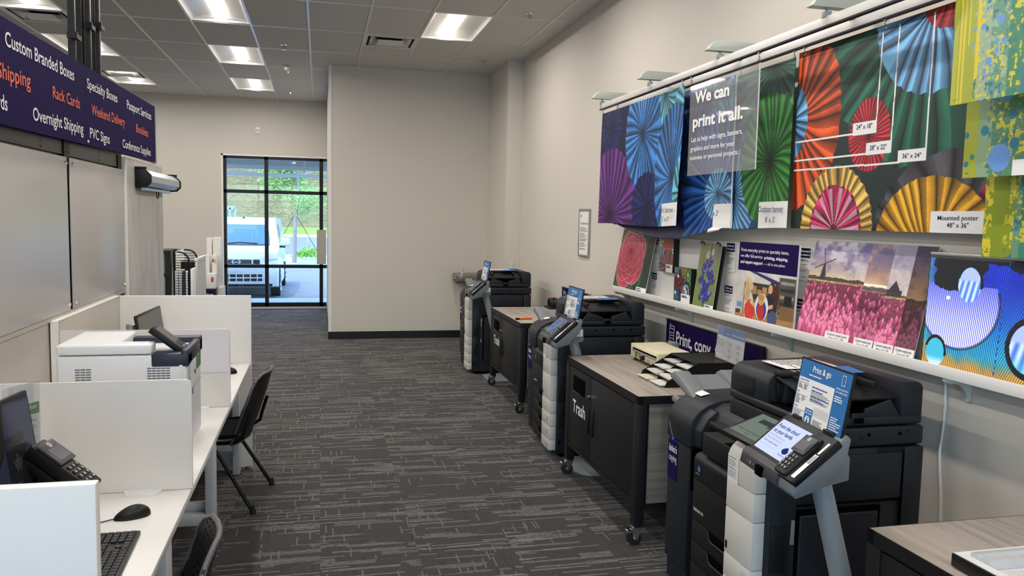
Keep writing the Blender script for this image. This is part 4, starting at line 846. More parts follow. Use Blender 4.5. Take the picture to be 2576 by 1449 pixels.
def vanfront(xf, z, e=.012):
    """point on the front skin at lateral fraction xf and height z"""
    pr = prof[:9]
    for (y0, z0), (y1, z1) in zip(pr[:-1], pr[1:]):
        if z0 <= z <= z1: y = y0 + (y1 - y0)*(z - z0)/(z1 - z0); break
    ins = np.interp(abs(xf), [0, .7, .985, 1], [-.11, -.07, .06, .16]); hw = .865*(1 - .16*max(0, (z - .95)/.68)**1.1); return Vector((vc + xf*hw, y + ins - e, z))
def vpatch(name, m, xa, xb, za, zb, e=.012, parent=None, n=10, skew=0):
    return ob(name, MB().grid(lambda a, b: vanfront(xa + (xb - xa)*a + skew*(b - .5)*(1 if xa > 0 else -1), za + (zb - za)*b, e), n, 4), m, parent or t, 60)
ws = vpatch('windshield', m_vglass, -.93, .93, 1.03, 1.47, .014, n=16)
ob('wiper', MB().tube([vanfront(-.5, 1.03, .03), vanfront(0, 1.07, .03), vanfront(.45, 1.05, .03)], .012, 6), m_vblk, ws)
vpatch('cowl', m_vblk, -.9, .9, 1.0, 1.03, .012)
gr = vpatch('grille', m_vblk, -.36, .36, .60, .72, .016); q = MB()
for k in range(3): q.tube([vanfront(-.34 + .68*i/12, .625 + k*.035 + (.008 if i % 2 else -.008), .026) for i in range(13)], .008, 5)
ob('grille_bars', q, m_vchr, gr, 60)
em_c = vanfront(0, .665, .04); ob('round_emblem', MB().tube([em_c + Vector((.075*math.cos(k*math.pi/10), 0, .065*math.sin(k*math.pi/10))) for k in range(21)], .014, 8).box(em_c.x - .1, em_c.x + .1, em_c.y - .008, em_c.y + .01, em_c.z - .014, em_c.z + .014), m_vchr, gr, 60)
for s in (-1, 1): 
    vpatch('side_vent', m_vblk, s*.40, s*.56, .60, .72, .016, n=6)
    hl = ob('headlight', MB().grid(lambda a, b: vanfront(s*(.66 + .31*a), .70 + .04*a + b*(.10 + .06*a), .016), 8, 4), mat('headlight_glass', 'dfe7ee', .08, .2, .8), t, 60)
    ob('fog_light', MB().sphere(vanfront(s*.72, .30, .0), .055, 14, (1, .5, .8)), mat('headlight_glass', 'dfe7ee', .08, .2, .8), t, 60)
bg_ = vpatch('lower_grille', m_vblk, -.62, .62, .25, .40, .014, n=14); q = MB(); q.tube([vanfront(-.62 + 1.24*i/14, .325, .022) for i in range(15)], .014, 6)
for k in range(7): xf = -.5 + k*.167; q.tube([vanfront(xf, .25, .022), vanfront(xf, .40, .022)], .012, 6)
ob('grille_slats', q, m_van, bg_, 60); vpatch('lower_lip', m_vblk, -.86, .86, .125, .185, .012, n=12)
vpatch('number_plate', mat('plate_white', 'e4e6e6', .4), -.2, .2, .46, .56, .014)
for s in (-1, 1):
    x = vc + s*.82
    for y in (VY + .78, VY + 3.55):
        w_ = ob('wheel', MB().cyl((x + s*.06, y, GZ + .315), (x - s*.14, y, GZ + .315), .315, .315, 36), mat('tyre', '222326', .8), t, 40)
        q = MB().cyl((x + s*.063, y, GZ + .315), (x + s*.05, y, GZ + .315), .215, .215, 30); ob('hub_cap', q, m_vchr, w_, 40)
        q = MB()
        for k in range(7): a_ = 2*math.pi*k/7; q.cyl((x + s*.069, y + .04*math.cos(a_), GZ + .315 + .04*math.sin(a_)), (x + s*.066, y + .2*math.cos(a_), GZ + .315 + .2*math.sin(a_)), .018, .024, 6)
        ob('spokes', q, mat('wheel_silver', 'c6ccd2', .3, .7), w_, 40)
    if s > 0: ob('wheel_arch', MB().prism([(VY + .78 + .37*math.cos(k*math.pi/12), GZ + .315 + .37*math.sin(k*math.pi/12)) for k in range(13)], 'x', x + .0, x + .047), m_vblk, t)
    mx_ = vc + s*.98; mi = ob('mirror', MB().box(mx_ - .10, mx_ + .10, VY + 1.12, VY + 1.24, .98, 1.17, .03, 3), m_van, t, 40); ob('mirror_arm', MB().box(vc + s*.80, mx_, VY + 1.16, VY + 1.22, .94, .99, .01), m_vblk, mi)
    ob('side_window', MB().add([(vc + s*(.865*.955 + .004), VY + 1.25, 1.05), (vc + s*(.865*.955 + .004), VY + 2.2, 1.05), (vc + s*(.865*.875 + .012), VY + 2.2, 1.46), (vc + s*(.865*.875 + .012), VY + 1.6, 1.46)], [(0, 1, 2, 3)]), m_vglass, t, 0, solid=.01)
ob('roof_badge', MB().prism([(vc - .04, 1.60), (vc + .04, 1.60), (vc, 1.655)], 'y', VY + 1.75, VY + 1.79), m_vblk, t)
# ================================================================== right side: copiers, terminals, tables
m_cop = mat('copier_charcoal', '1d2127', .5, spec=.35, var=.03, bump=.06, bs=600); m_cop2 = mat('copier_black', '151618', .48, spec=.35, var=.03, bump=.06, bs=600); m_cwhite = mat('copier_white', 'd8d4cb', .42, var=.01); m_cgrey = mat('copier_grey', '7c7f82', .5, var=.02); m_cdark = mat('copier_void', '020203', .9, spec=.05)  # copier_void: near-black painted on slots and openings in place of their inner shade
m_blue = mat('blue_print', '1f6fb2', .5, var=.01); m_silver = mat('powder_silver', '9fa6a9', .45, .25, var=.01); m_slate = mat('kiosk_grey', '6d7376', .5, var=.02)
m_paper = mat('white_paper', 'efedea', .6, var=.02); m_bluetxt = mat('blue_text', '27569b', .5)
FXN = lambda x, y0=0, z0=0: Frame((x, y0, z0), (0, -1, 0), (0, 0, 1))      # faces the aisle (-x)
def make_copier():
    t = thing('copier', 'x', 'copier', (.38, .31, 0))
    P = lambda n, mb, m, par=None, ang=35: ob(n, mb, m, par or t, ang)
    # body: near side face at y = 0, back at x = .715
    P('body', MB().box(.05, .715, .003, .615, .03, .715, .008).box(.05, .715, .003, .10, .70, .893, .008).box(.50, .715, .003, .615, .70, .893, .008), m_cop)
    P('plinth', MB().box(.09, .69, .03, .59, 0, .04), m_cdark)
    P('tray_floor', MB().box(.10, .52, .09, .60, .705, .722), m_cop2)
    P('side_cover', MB().prism([(.05, .735), (.05, .10), (.135, .10), (.135, .56), (.16, .56), (.16, .89), (.13, .893), (.09, .885), (.06, .85)], 'y', -.008, .004, .003), m_cop)
    P('side_door', MB().box(.165, .535, -.004, .004, .16, .668, .03, 4), m_cdark); P('side_tray_cover', MB().box(.178, .522, -.010, .004, .155, .645, .025, 4), m_cop)
    P('side_panel', MB().box(.145, .62, -.006, .004, .69, .872, .004).box(.628, .713, -.007, .004, .06, .893, .004), m_cop)
    P('side_seam', MB().box(.145, .62, -.0075, .0, .682, .686).box(.62, .626, -.0075, .0, .06, .87), m_cdark)
    P('side_handle', MB().box(.140, .156, -.012, .0, .535, .632, .003), m_cgrey); P('latch', MB().box(.14, .155, -.012, 0, .36, .40, .003), m_cgrey)
    for z in (.43, .23): P('side_catch', MB().box(.055, .12, -.0135, -.006, z, z + .18, .004), m_cop2)
    for x, z in ((.068, .12), (.098, .33)): P('screw_cap', MB().cyl((x, -.0145, z), (x, -.006, z), .010, None, 14), m_cdark)
    # front: white covers in a stack (aisle face at x = 0), black drawers beside them
    zs = [.05, .129, .23, .327, .424, .614, .726]
    for z0, z1 in zip(zs, zs[1:]): P('front_cover', MB().box(.0, .06, .028, .236, z0 + .001, z1 - .001, .0035, 2), m_cwhite)
    r = .075; arc = [(.0, .7275), (.0, .815)] + [(r - r*math.cos(k*math.pi/16), .815 + r*math.sin(k*math.pi/16)) for k in range(1, 9)] + [(.16, .888), (.16, .86), (.06, .86), (.06, .7275)]
    P('top_cover', MB().prism(arc, 'y', .028, .236, .005, 2), m_cwhite, None, 40)
    f = FXN(-.0012, .236); q = MB()
    for z in (.129, .23, .327): rect(q, f, .150, .168, z - .062, z - .032)
    for z in (.129, .23, .327, .424): rect(q, f, .148, .150, z - .065, z - .028); rect(q, f, .148, .168, z - .030, z - .028)
    P('paper_marks', q, mat('mark_grey', 'a8a49b', .5), None, 0); q = MB(); rect(q, f, .012, .025, .443, .475); P('square_mark', q, m_cdark, None, 0)
    nf = FXN(-.0014, .236); q = MB(); rect(q, nf, .006, .088, .724, .832, .0002); nt_ = P('notice_sticker', q, m_paper, None, 0)
    q = MB(); letters(q, nf, 'Copyright Warning', .012, .820, .0062, .06, bold=.02, e=.0006); lines(q, nf, .012, .082, .814, .786, 6, e=.0006); letters(q, nf, 'Counterfeit Warning', .012, .776, .0062, .06, bold=.02, e=.0006); lines(q, nf, .012, .082, .770, .742, 6, e=.0006, seed=5); ob('notice_text', q, m_grey_txt, nt_, 0)
    dz = [.05, .14, .238, .336, .433]
    for z0, z1 in zip(dz, dz[1:]):
        d = P('drawer', MB().box(.022, .07, .238, .57, z0 + .001, z1 - .001, .006), m_cop2)
        ob('handle', MB().prism([(.243, z1 - .002), (.243, z1 - .036), (.38, z1 - .036), (.395, z1 - .030), (.41, z1 - .002)], 'x', .0205, .026, .002), m_cdark, d); ob('handle_lip', MB().tube([(.019, .24, z1 - .040), (.017, .375, z1 - .040), (.018, .395, z1 - .032), (.020, .412, z1 - .006)], .0035, 6), m_cop, d, 60)
    P('front_door', MB().box(.022, .07, .238, .57, .434, .616, .004), m_cop2)
    arc = [(.022, .618), (.022, .70)] + [(.062 - .04*math.cos(k*math.pi/12), .70 + .035*math.sin(k*math.pi/12)) for k in range(1, 7)] + [(.12, .735), (.12, .618)]
    P('upper_door', MB().prism(arc, 'y', .238, .57, .003), m_cop2, None, 40)
    lf = FXN(.0205, .57); q = MB(); letters(q, lf, 'bizhub', .02, .478, .015, .055, bold=.01); letters(q, lf, 'C450i', .078, .478, .013, .032, bold=-.002); P('model_lettering', q, m_ink, None, 0)
    q = MB(); disc(q, lf, .055, .672, .015, 24); P('round_logo', q, mat('logo_blue', '2c63b0', .4), None, 0); q = MB(); [stroke(q, lf, [(.043 + .002*k, .6745 - .0045*k), (.067 - .002*k, .6745 - .0045*k)], .0012, .0014) for k in range(3)]; lines(q, lf, .025, .085, .652, .645, 1, .004, .0012); P('logo_marks', q, mat('pale_grey_print', '9a9da3', .5), None, 0)
    P('exit_block', MB().box(.03, .42, .240, .515, .742, .838, .006), m_cop2); P('block_notch', MB().prism([(.245, .800), (.245, .839), (.335, .839)], 'x', .034, .12), m_cdark)
    P('relay_deck', MB().box(.10, .50, .235, .60, .838, .862, .008), m_cop2)
    q = MB()
    for k in range(10): q.box(.20 + .008*k, .204 + .008*k, .30, .40, .8615, .8635)
    P('deck_vents', q, m_cdark)
    # operation tablet
    u, v = Vector((0, -1, 0)), Vector((.93, 0, .33)).normalized(); n = u.cross(v) if u.cross(v).z > 0 else v.cross(u); c = Vector((.072, .118, .957))
    P('tablet', slab(MB(), c, (0, 1, 0) if Vector((0, 1, 0)).cross(v).z > 0 else u, v, n, .27, .205, .018, .006), m_plas)
    tf = Frame(c + n*.0008, u, v); sc_ = MB(); rect(sc_, tf, -.112, .112, -.078, .078); ts = P('tablet_screen', sc_, emit('idle_screen', '8d9a90', .55), None, 0)
    q = MB(); q.add([tf.P(a, b, .0016) for a, b in ((-.06, .05), (.02, .05), (.02, .066), (.06, .036), (.02, .006), (.02, .022), (-.06, .022))], [(0, 1, 2, 3, 4, 5, 6)]); ob('arrow', q, emit('arrow_grey', '4b5758', .5), ts, 0)
    q = MB(); letters(q, tf, 'Please start at the pay', -.09, -.05, .010, .15, bold=0, e=.0016); letters(q, tf, 'station', -.02, -.066, .009, None, bold=0, e=.0016); ob('screen_text', q, emit('arrow_grey2', '39413f', .5), ts, 0)
    P('tablet_arm', MB().box(.05, .20, .05, .22, .885, .925, .01), m_cop2)
    # finisher at the far end with output trays
    fr_ = [(.07, .01), (.07, .775), (.085, .83), (.115, .875), (.16, .905), (.22, .925), (.50, .925), (.50, .01)]
    P('finisher', MB().prism([(.075, .10), (.075, .70), (.50, .70), (.50, .10)], 'y', .725, .955, .006).prism([(.09, .0), (.09, .10), (.49, .10), (.49, .0)], 'y', .735, .95), m_cop, None, 40)
    P('finisher_top', MB().prism([(.068, .705), (.068, .79)] + [(.068 + .19*(1 - math.cos(k*math.pi/16)), .79 + .135*math.sin(k*math.pi/16)) for k in range(1, 9)] + [(.50, .93), (.50, .705)], 'y', .715, .96, .008, 3), m_cop, None, 40)
    P('finisher_stripe', slab(MB(), (.0668, .915, .742), (0, -.55, -.83), (0, .83, -.55), (-1, 0, 0), .085, .006, .003, .001), m_slate); P('status_light', MB().box(.063, .069, .882, .892, .700, .709, .002), emit('blue_led', '3a3cff', 1.2))
    P('bridge', MB().prism([(.14, .80), (.14, .838), (.17, .885), (.23, .915), (.50, .922), (.50, .80)], 'y', .30, .717, .006), m_cop, None, 40)
    P('bridge_guard', MB().prism([(.085, .72), (.085, .80), (.12, .86), (.16, .89), (.20, .89), (.20, .72)], 'y', .64, .72, .006), m_cop, None, 40)
    P('finisher_slot', MB().box(.085, .30, .722, .7255, .50, .695), m_cdark)
    fl = FXN(.0735, .955); q = MB(); rect(q, fl, .005, .11, .50, .69, .0008); kl = P('purple_label', q, m_purple, None, 0)
    q = MB(); letters(q, fl, "kinko's", .018, .635, .034, .085, bold=.018, e=.0012); letters(q, fl, 'copying', .018, .590, .034, .085, bold=-.004, e=.0012); ob('label_text', q, m_ink, kl, 0)
    tp = Frame((.20, .93, .9205), (0, -1, 0), (1, 0, .22)); q = MB(); rect(q, tp, .01, .09, -.02, .03, .003); P('top_label', q, m_paper, None, 0)
    q = MB(); q.grid(lambda a, b: (.235 + .20*b, .66 - .20*a, .9235 + .0015*b), 6, 6); lb = P('blue_label', q, m_blue, None, 0)
    bf = Frame((.235, .66, .9262), (0, -1, 0), (1, 0, 0)); q = MB(); lines(q, bf, .02, .17, .16, .04, 5, .006, .002); ob('label_lines', q, mat('light_blue_print', '9cc3e2', .5), lb, 0)
    rib = [(.84, .888), (.86, .900), (1.02, .968), (1.10, .992), (1.14, .972), (1.15, .955), (1.03, .925), (.86, .86)]
    P('upper_tray', MB().prism(rib, 'x', .16, .24, .004).prism([(.84, .885), (1.02, .940), (1.12, .966), (1.12, .958), (1.02, .930), (.84, .87)], 'x', .235, .42).prism(rib, 'x', .415, .495, .004), m_cgrey, None, 40)
    P('lower_tray', MB().prism([(.95, .845), (1.08, .872), (1.10, .86), (1.10, .84), (.95, .82)], 'x', .15, .50, .006), m_cgrey, None, 40)
    # scanner and document feeder
    P('scanner', MB().box(.20, .72, .006, .60, .898, .972, .010, 3), m_cop, None, 40)
    for x, z in ((.33, .945), (.47, .945), (.61, .945)): P('screw_hole', MB().cyl((x, .004, z), (x, .012, z), .0075, None, 14), m_cdark)
    for x, z in ((.365, .950), (.43, .935), (.64, .952)): P('clip', MB().box(x, x + .018, .004, .012, z - .005, z + .005), m_cop2)
    P('feeder_base', MB().box(.195, .715, .012, .60, .978, 1.012, .010, 3), m_cop, None, 40)
    r = .035; blk = lambda z: [(.20, 1.005), (.20, z - .06)] + [(.20 + .055*(1 - math.cos(k*math.pi/12)), z - .06 + .06*math.sin(k*math.pi/12)) for k in range(1, 7)] + [(.62, z + .012), (.62, 1.005)]
    hb = MB(); hb.prism(blk(1.135), 'y', .30, .60, .012, 3); P('feeder_block', hb, m_cop, None, 40)
    P('feeder_recess', MB().prism([(.40, 1.015), (.40, 1.095), (.55, 1.095), (.55, 1.015)], 'x', .1965, .206, .002), m_cop2)
    P('recess_back', MB().add([(.197, .405, 1.012), (.197, .545, 1.012), (.1962, .545, 1.07), (.1962, .405, 1.07)], [(0, 1, 2, 3)]), m_cop, None, 0)
    P('feeder_rear', MB().prism([(.615, 1.010), (.615, 1.147), (.68, 1.147)] + [(.68 + .033*math.sin(k*math.pi/12), 1.114 + .033*math.cos(k*math.pi/12)) for k in range(1, 7)] + [(.713, 1.010)], 'y', .016, .602, .003), m_cop, None, 40)
    P('feeder_side_wall', MB().prism([(.225, 1.010), (.275, 1.077), (.39, 1.04), (.39, 1.01)], 'y', .018, .028, .002).prism([(.455, 1.01), (.455, 1.043), (.57, 1.077), (.615, 1.01)], 'y', .018, .028, .002), m_cop)
    P('feeder_latch', MB().box(.392, .452, .008, .02, .985, 1.03, .004), m_cop2); P('latch_gap', MB().box(.400, .445, .006, .012, .99, 1.012, .003), m_cdark)
    P('feeder_floor', MB().box(.21, .615, .025, .31, 1.008, 1.016), m_cdark); P('feed_tray', slab(MB(), (.42, .16, 1.105), (1, 0, 0), (0, .98, .18), (0, -.18, .98), .38, .25, .012, .004), m_cop2)
    P('feed_guides', MB().box(.28, .30, .08, .26, 1.108, 1.135, .004).box(.53, .55, .08, .26, 1.108, 1.135, .004).box(.24, .60, .285, .31, 1.03, 1.10, .01), m_cop2)
    P('status_strip', MB().box(.235, .60, .255, .315, 1.125, 1.146, .006), m_cop2); q = MB(); sf = Frame((.30, .256, 1.1468), (1, 0, 0), (0, 1, 0))
    for k in range(5): rect(q, sf, .03*k, .03*k + .012, .012, .024, .0006); rect(q, sf, .03*k + .002, .03*k + .010, .030, .040, .0006)
    P('status_marks', q, m_ink, None, 0)
    P('feeder_lever', MB().prism([(.26, 1.015), (.27, 1.10), (.30, 1.115), (.34, 1.10), (.35, 1.015)], 'y', .26, .31, .006), m_cop)
    q = MB(); q.add([(.30, .32, 1.1475), (.56, .32, 1.1495), (.56, .52, 1.1495), (.30, .52, 1.1475)], [(0, 1, 2, 3)]); ns = P('top_notice', q, m_paper, None, 0)
    ntf = Frame((.31, .52, 1.1492), (0, -1, 0), (1, 0, .0077)); q = MB(); lines(q, ntf, .01, .19, .23, .02, 11, .006, .0008, 8); ob('notice_lines', q, m_grey_txt, ns, 0)
    q = MB(); q.add([(.40, .19, 1.150), (.58, .19, 1.152), (.60, .33, 1.1525), (.46, .33, 1.1515)], [(0, 1, 2, 3)]); P('top_blue_card', q, m_blue, None, 0, ) ; 
    return t
cp = make_copier(); CPOS = [(1.60, 2.62), (1.638, 5.5), (1.60, 8.66)]
CPOS = [(a + .38, b + .31) for a, b in CPOS]; cp.location = (*CPOS[0], 0); cp['label'] = 'charcoal copier in front, behind the terminal with the bright screen'; cp['group'] = 'charcoal copiers along the wall'
dup(cp, (*CPOS[1], 0), 0, 'charcoal copier in the middle, between the two trash tables', 'charcoal copiers along the wall')
dup(cp, (*CPOS[2], 0), 0, 'charcoal copier farthest away, by the jutting wall and drinking fountain', 'charcoal copiers along the wall')
# ------------------------------------------------------------------ print terminals
def make_kiosk(k):
    t = thing('print_terminal', 'x', 'terminal', (1.88, 0, 0))
    P = lambda n, mb, m, par=None, ang=35: ob(n, mb, m, par or t, ang)
    P('base_plate', MB().prism([(1.66, -.08), (1.69, -.15), (1.75, -.19), (1.93, -.19), (2.01, -.14), (2.03, .02), (2.03, .18), (1.95, .25), (1.75, .25), (1.67, .18)], 'z', 0, .012, .002), m_silver)
    P('pole', MB().cyl((1.895, -.02, .01), (1.645, -.02, .91), .040, .034, 28), m_silver, None, 60); P('pole_collar', MB().cyl((1.896, -.02, .012), (1.890, -.02, .03), .05, .047, 28), m_silver, None, 60)
    P('cable', MB().tube([(1.95, -.03, .20), (1.96, -.045, .05), (1.97, -.08, .014), (2.0, -.12, .014), (2.03, -.16, .014)], .007, 8, 2), m_black, None, 60)
    v = Vector((.1, 0, .085)).normalized(); u = Vector((0, -1, 0)); n = u.cross(v)
    c = Vector((1.55, .045, 1.004))                       # centre of the screen
    side = lambda e: [(1.43, .895), (1.455, .945), (1.635, 1.100), (1.66, 1.085), (1.66, 1.03), (1.73, .99), (1.735, .925), (1.60, .905), (1.50, .872)]
    P('enclosure', MB().prism([(1.455, .905), (1.462, .938), (1.640, 1.090), (1.655, 1.075), (1.64, 1.0), (1.56, .915), (1.475, .885)], 'y', -.185, .165, .006, 2), m_slate)
    P('neck_bracket', MB().prism([(1.50, .888), (1.585, 1.03), (1.655, 1.035), (1.675, 1.005), (1.675, .930), (1.57, .905)], 'y', -.15, .06, .004), m_slate)
    P('bezel', slab(MB(), c + n*.012 + v*.004 + Vector((0, -.004, 0)), (0, -1, 0), v, n, .245, .192, .024, .005), m_plas)
    P('lower_lip', MB().prism([(1.443, .905), (1.452, .945), (1.468, .962), (1.485, .955), (1.475, .90)], 'y', -.10, .165, .004), mat('lip_grey', '3b3d40', .4)); q = MB(); lp = Frame((1.4475, .165, .925), (0, -1, 0), (.2, 0, .98)); disc(q, lp, .06, 0, .004, 12, .004, None, .6); rect(q, lp, .075, .092, -.004, .004, .004); disc(q, lp, .106, 0, .004, 12, .004, None, .6); P('lip_marks', q, m_cgrey, None, 0); P('lip_notch', MB().box(1.438, 1.46, -.01, .035, .90, .935, .003), m_cdark)
    f = Frame(c + n*.0132, u, v); f.o = f.o
    q = MB(); rect(q, f, -.1, .1, -.073, .070, .0); sc_ = P('screen', q, emit('screen_%d' % k, ['cdd8fb', '8f9cc4', '8b98a8'][k], [.95, .55, .5][k]), None, 0)
    bt_ = emit('screen_text_%d' % k, ['27459a', '43508a', '5a6678'][k], .5); gt_ = emit('screen_grey_%d' % k, ['8b93a8', '6a7598', '6a7584'][k], .7)
    q, q2 = MB(), MB()
    if k == 0:
        letters(q, f, 'From the cloud', -.088, .036, .0155, .135, bold=.022, e=.0008); letters(q, f, 'to your hands.', -.088, .013, .0155, .13, bold=.022, e=.0008); letters(q, f, 'Touch screen to start.', -.088, -.034, .0085, .1, bold=.006, e=.0008)
        letters(q2, f, 'Print files directly from your', -.088, -.004, .0078, .105, bold=0, e=.0008); letters(q2, f, 'Microsoft OneDrive account.', -.088, -.018, .0078, .105, bold=0, e=.0008); rect(q2, f, -.092, 0.02, -.046, -.0455, .0008); rect(q2, f, -.092, 0.0, -.050, -.0495, .0008)
        for a, b, r in ((.058, -.033, .009), (.068, -.030, .012), (.078, -.036, .009), (.066, -.039, .008), (.073, -.040, .007)): disc(q, f, a, b, r, 18, .0008)
        letters(q, f, 'OneDrive', .07, -.058, .0085, .045, 'c', bold=0, e=.0008)
    elif k == 1:
        letters(q, f, 'Print more', -.085, .036, .0155, .085, bold=.008, e=.0008); letters(q, f, 'options?', -.085, .014, .0155, .07, bold=.008, e=.0008); lines(q2, f, -.085, -.0, .003, -.03, 3, .005, .0008); q2.add([f.P(a, b, .0008) for a, b in ((-.01, -.065), (.02, -.02), (.06, .005), (.099, -.015), (.099, -.065))], [(0, 1, 2, 3, 4)])
    else: lines(q2, f, -.08, .08, .05, -.05, 6, .008, .0008)
    if q.v: ob('screen_text', q, bt_, sc_, 0)
    ob('screen_detail', q2, gt_, sc_, 0)
    cr = Vector((1.532, -.132, 1.008)); P('reader_tray', slab(MB(), cr + n*.004, (0, -1, 0), v, n, .115, .205, .03, .008), m_plas)
    card_reader(t, cr + n*.016 - v*.012 + Vector((0, .022, 0)), (0, -1, 0), v, n, .86)
    tf = Frame(cr + n*.0045, u, v); q = MB(); rect(q, tf, .032, .054, -.085, .02, .0006); rect(q, tf, .036, .048, .025, .075, .0006); sk = P('serial_sticker', q, m_paper, None, 0); q = MB(); lines(q, Frame(tf.P(.032, -.02, .001), v, -u), .0, .05, -.003, -.02, 3, .003, .0004); ob('sticker_lines', q, m_grey_txt, sk, 0)
    if k: kf_ = Frame((1.61, -.151, .95), (1, 0, 0), (0, 0, 1)); q = MB(); rect(q, kf_, -.01, .055, .015, .06, .0008); s2 = P('asset_label', q, m_paper, None, 0); q = MB(); lines(q, kf_, .01, .05, .055, .02, 4, .004, .0012); ob('label_lines', q, m_grey_txt, s2, 0)
    P('bracket_vents', MB().box(1.585, 1.588, -.1515, -.149, .925, .95).box(1.595, 1.598, -.1515, -.149, .928, .953), m_cdark)
    # header sign above the screen
    X = 1.625; sv = Vector((.035, 0, .21)).normalized(); sf = Frame((X - .004, .146, 1.064), (0, -1, 0), sv); w_, h_ = .315, .218
    P('sign_backing', fbox(sf, -.006, w_ + .006, -.006, h_ + .006, -.008, -.0005), m_plas)
    q = MB(); rect(q, sf, 0, w_, 0, h_, .0); sp_ = P('sign_face', q, m_blue, None, 0)
    q = MB(); rect(q, sf, .004, w_*.735, .0, h_*.715, .0006); pp = ob('sign_white_area', q, m_paper, sp_, 0)
    q = MB(); rect(q, sf, w_*.26, w_*.42, .0, h_*.27, .0012); ob('touch_panel', q, m_blue, sp_, 0)
    q = MB(); letters(q, sf, 'Print & go', w_*.26, h_*.845, .020, .115, bold=.022, e=.0016); lines(q, sf, w_*.2, w_*.62, h_*.80, h_*.765, 1, .004, .0014); stroke(q, sf, [(w_*.84, h_*.80), (w_*.90, h_*.80), (w_*.90, h_*.95), (w_*.84, h_*.95), (w_*.84, h_*.80)], .002, .0016)
    letters(q, sf, 'Need to print from', w_*.765, h_*.725, .007, w_*.21, bold=.01, e=.0016); letters(q, sf, 'your mobile device?', w_*.765, h_*.675, .007, w_*.21, bold=.01, e=.0016); lines(q, sf, w_*.765, w_*.96, h_*.63, h_*.53, 3, .004, .0016); lines(q, sf, w_*.765, w_*.97, h_*.31, h_*.10, 6, .0035, .0016, 3)
    letters(q, sf, 'Touch screen', w_*.34, h_*.225, .0065, w_*.13, 'c', .014, .0018); letters(q, sf, 'below to begin', w_*.34, h_*.185, .0065, w_*.13, 'c', .014, .0018); disc(q, sf, w_*.34, h_*.085, .015, 24, .0018); ob('sign_white_text', q, m_ink, sp_, 0)
    q = MB(); stroke(q, sf, [(w_*.34, h_*.13), (w_*.34, h_*.06)], .0045, .0024); stroke(q, sf, [(w_*.325, h_*.075), (w_*.34, h_*.045), (w_*.355, h_*.075)], .004, .0024)
    for b, s_ in ((.665, 'Copy or Print'), (.46, 'Fax'), (.225, 'Scan')): letters(q, sf, s_, w_*.03, h_*b, .0075, None, bold=.01, e=.0012); rect(q, sf, w_*.01, w_*(.25 if b < .5 else .23), h_*b - .008, h_*b - .0065, .0012)
    for b in (.62, .565, .47, .42): lines(q, sf, w_*.31, w_*.70, h_*b + .004, h_*b - .006, 1, .0045, .0012, int(b*99))
    ob('sign_blue_text', q, m_bluetxt, sp_, 0)
    q = MB(); lines(q, sf, w_*.03, w_*.12, h_*.615, h_*.53, 4, .003, .0012); lines(q, sf, w_*.14, w_*.23, h_*.615, h_*.53, 4, .003, .0012, 2); lines(q, sf, w_*.03, w_*.12, h_*.42, h_*.28, 6, .003, .0012, 3); lines(q, sf, w_*.14, w_*.23, h_*.42, h_*.34, 3, .003, .0012, 4); lines(q, sf, w_*.31, w_*.70, h_*.545, h_*.38, 7, .0022, .0012, 5); lines(q, sf, w_*.03, w_*.2, h_*.18, h_*.06, 4, .003, .0012, 6); lines(q, sf, w_*.45, w_*.7, h_*.14, h_*.03, 4, .0035, .0012, 7)
    for i in range(7): rect(q, sf, w_*.43, w_*.71, h_*(.19 + .022*i), h_*(.19 + .022*i) + .0006, .0012)
    for i in range(11): rect(q, sf, w_*(.43 + .028*i), w_*(.43 + .028*i) + .0006, h_*.19, h_*.325, .0012)
    ob('sign_grey_text', q, m_grey_txt, sp_, 0)
    P('sign_clip', MB().box(X - .012, X + .012, .07, .125, 1.055, 1.085, .003).box(X - .012, X + .012, -.14, -.08, 1.055, 1.085, .003).box(X - .002, X + .010, -.10, .09, 1.04, 1.075), m_plas)
    return t
for k, (dx, y, lb) in enumerate([(-.008, 2.36, 'print terminal with a bright white cloud screen, in front of the closest copier'), (.062, 5.245, 'print terminal with a dim blue picture screen, in front of the middle copier'), (.09, 8.40, 'print terminal with a greyish screen, in front of the farthest copier')]):
    t = make_kiosk(k); t.location = (1.88 + dx + (.010 if k == 0 else 0), y - (.036 if k == 0 else 0), 0); t.rotation_euler = (0, 0, math.radians([-5, 0, 0][k])); t['label'] = lb; t['group'] = 'print terminals on leaning poles'
# ------------------------------------------------------------------ trash tables
def wood(name, a, b, c, ax):
    q = NT(name); P = q.pos(); s = {'y': (38, 1.5, 38), 'x': (1.5, 38, 38)}[ax]; d = q.noise(P, 1.3, 3); v = q.n('VectorMath', operation='ADD'); m_ = q.n('VectorMath', operation='SCALE'); cx = q.n('CombineXYZ'); [q.l(d, cx.inputs[i]) for i in range(3)]; q.l(cx.outputs[0], m_.inputs[0]); m_.inputs['Scale'].default_value = .06; q.l(P, v.inputs[0]); q.l(m_.outputs[0], v.inputs[1])
    n = q.noise(q.scale(v.outputs[0], s), 1, 5, .6); n2 = q.noise(q.scale(P, tuple(x*.25 for x in s)), 1, 2)
    q.l(q.mix(q.math('MULTIPLY', n2, .5), q.ramp(n, [(.3, lin(a)), (.5, lin(b)), (.72, lin(c))]), lin(b)), q.b.inputs['Base Color']); q.b.inputs['Roughness'].default_value = .42; return q.m
m_top = wood('ash_laminate', '83796f', 'a2988d', 'b5aca2', 'y'); m_sidew = wood('ash_laminate_side', '6e665d', '8d847a', '9d958b', 'x')
m_tbl = mat('table_black', '171719', .5, .0, .35, var=.04, bump=.08, bs=700); m_lock = m_chrome
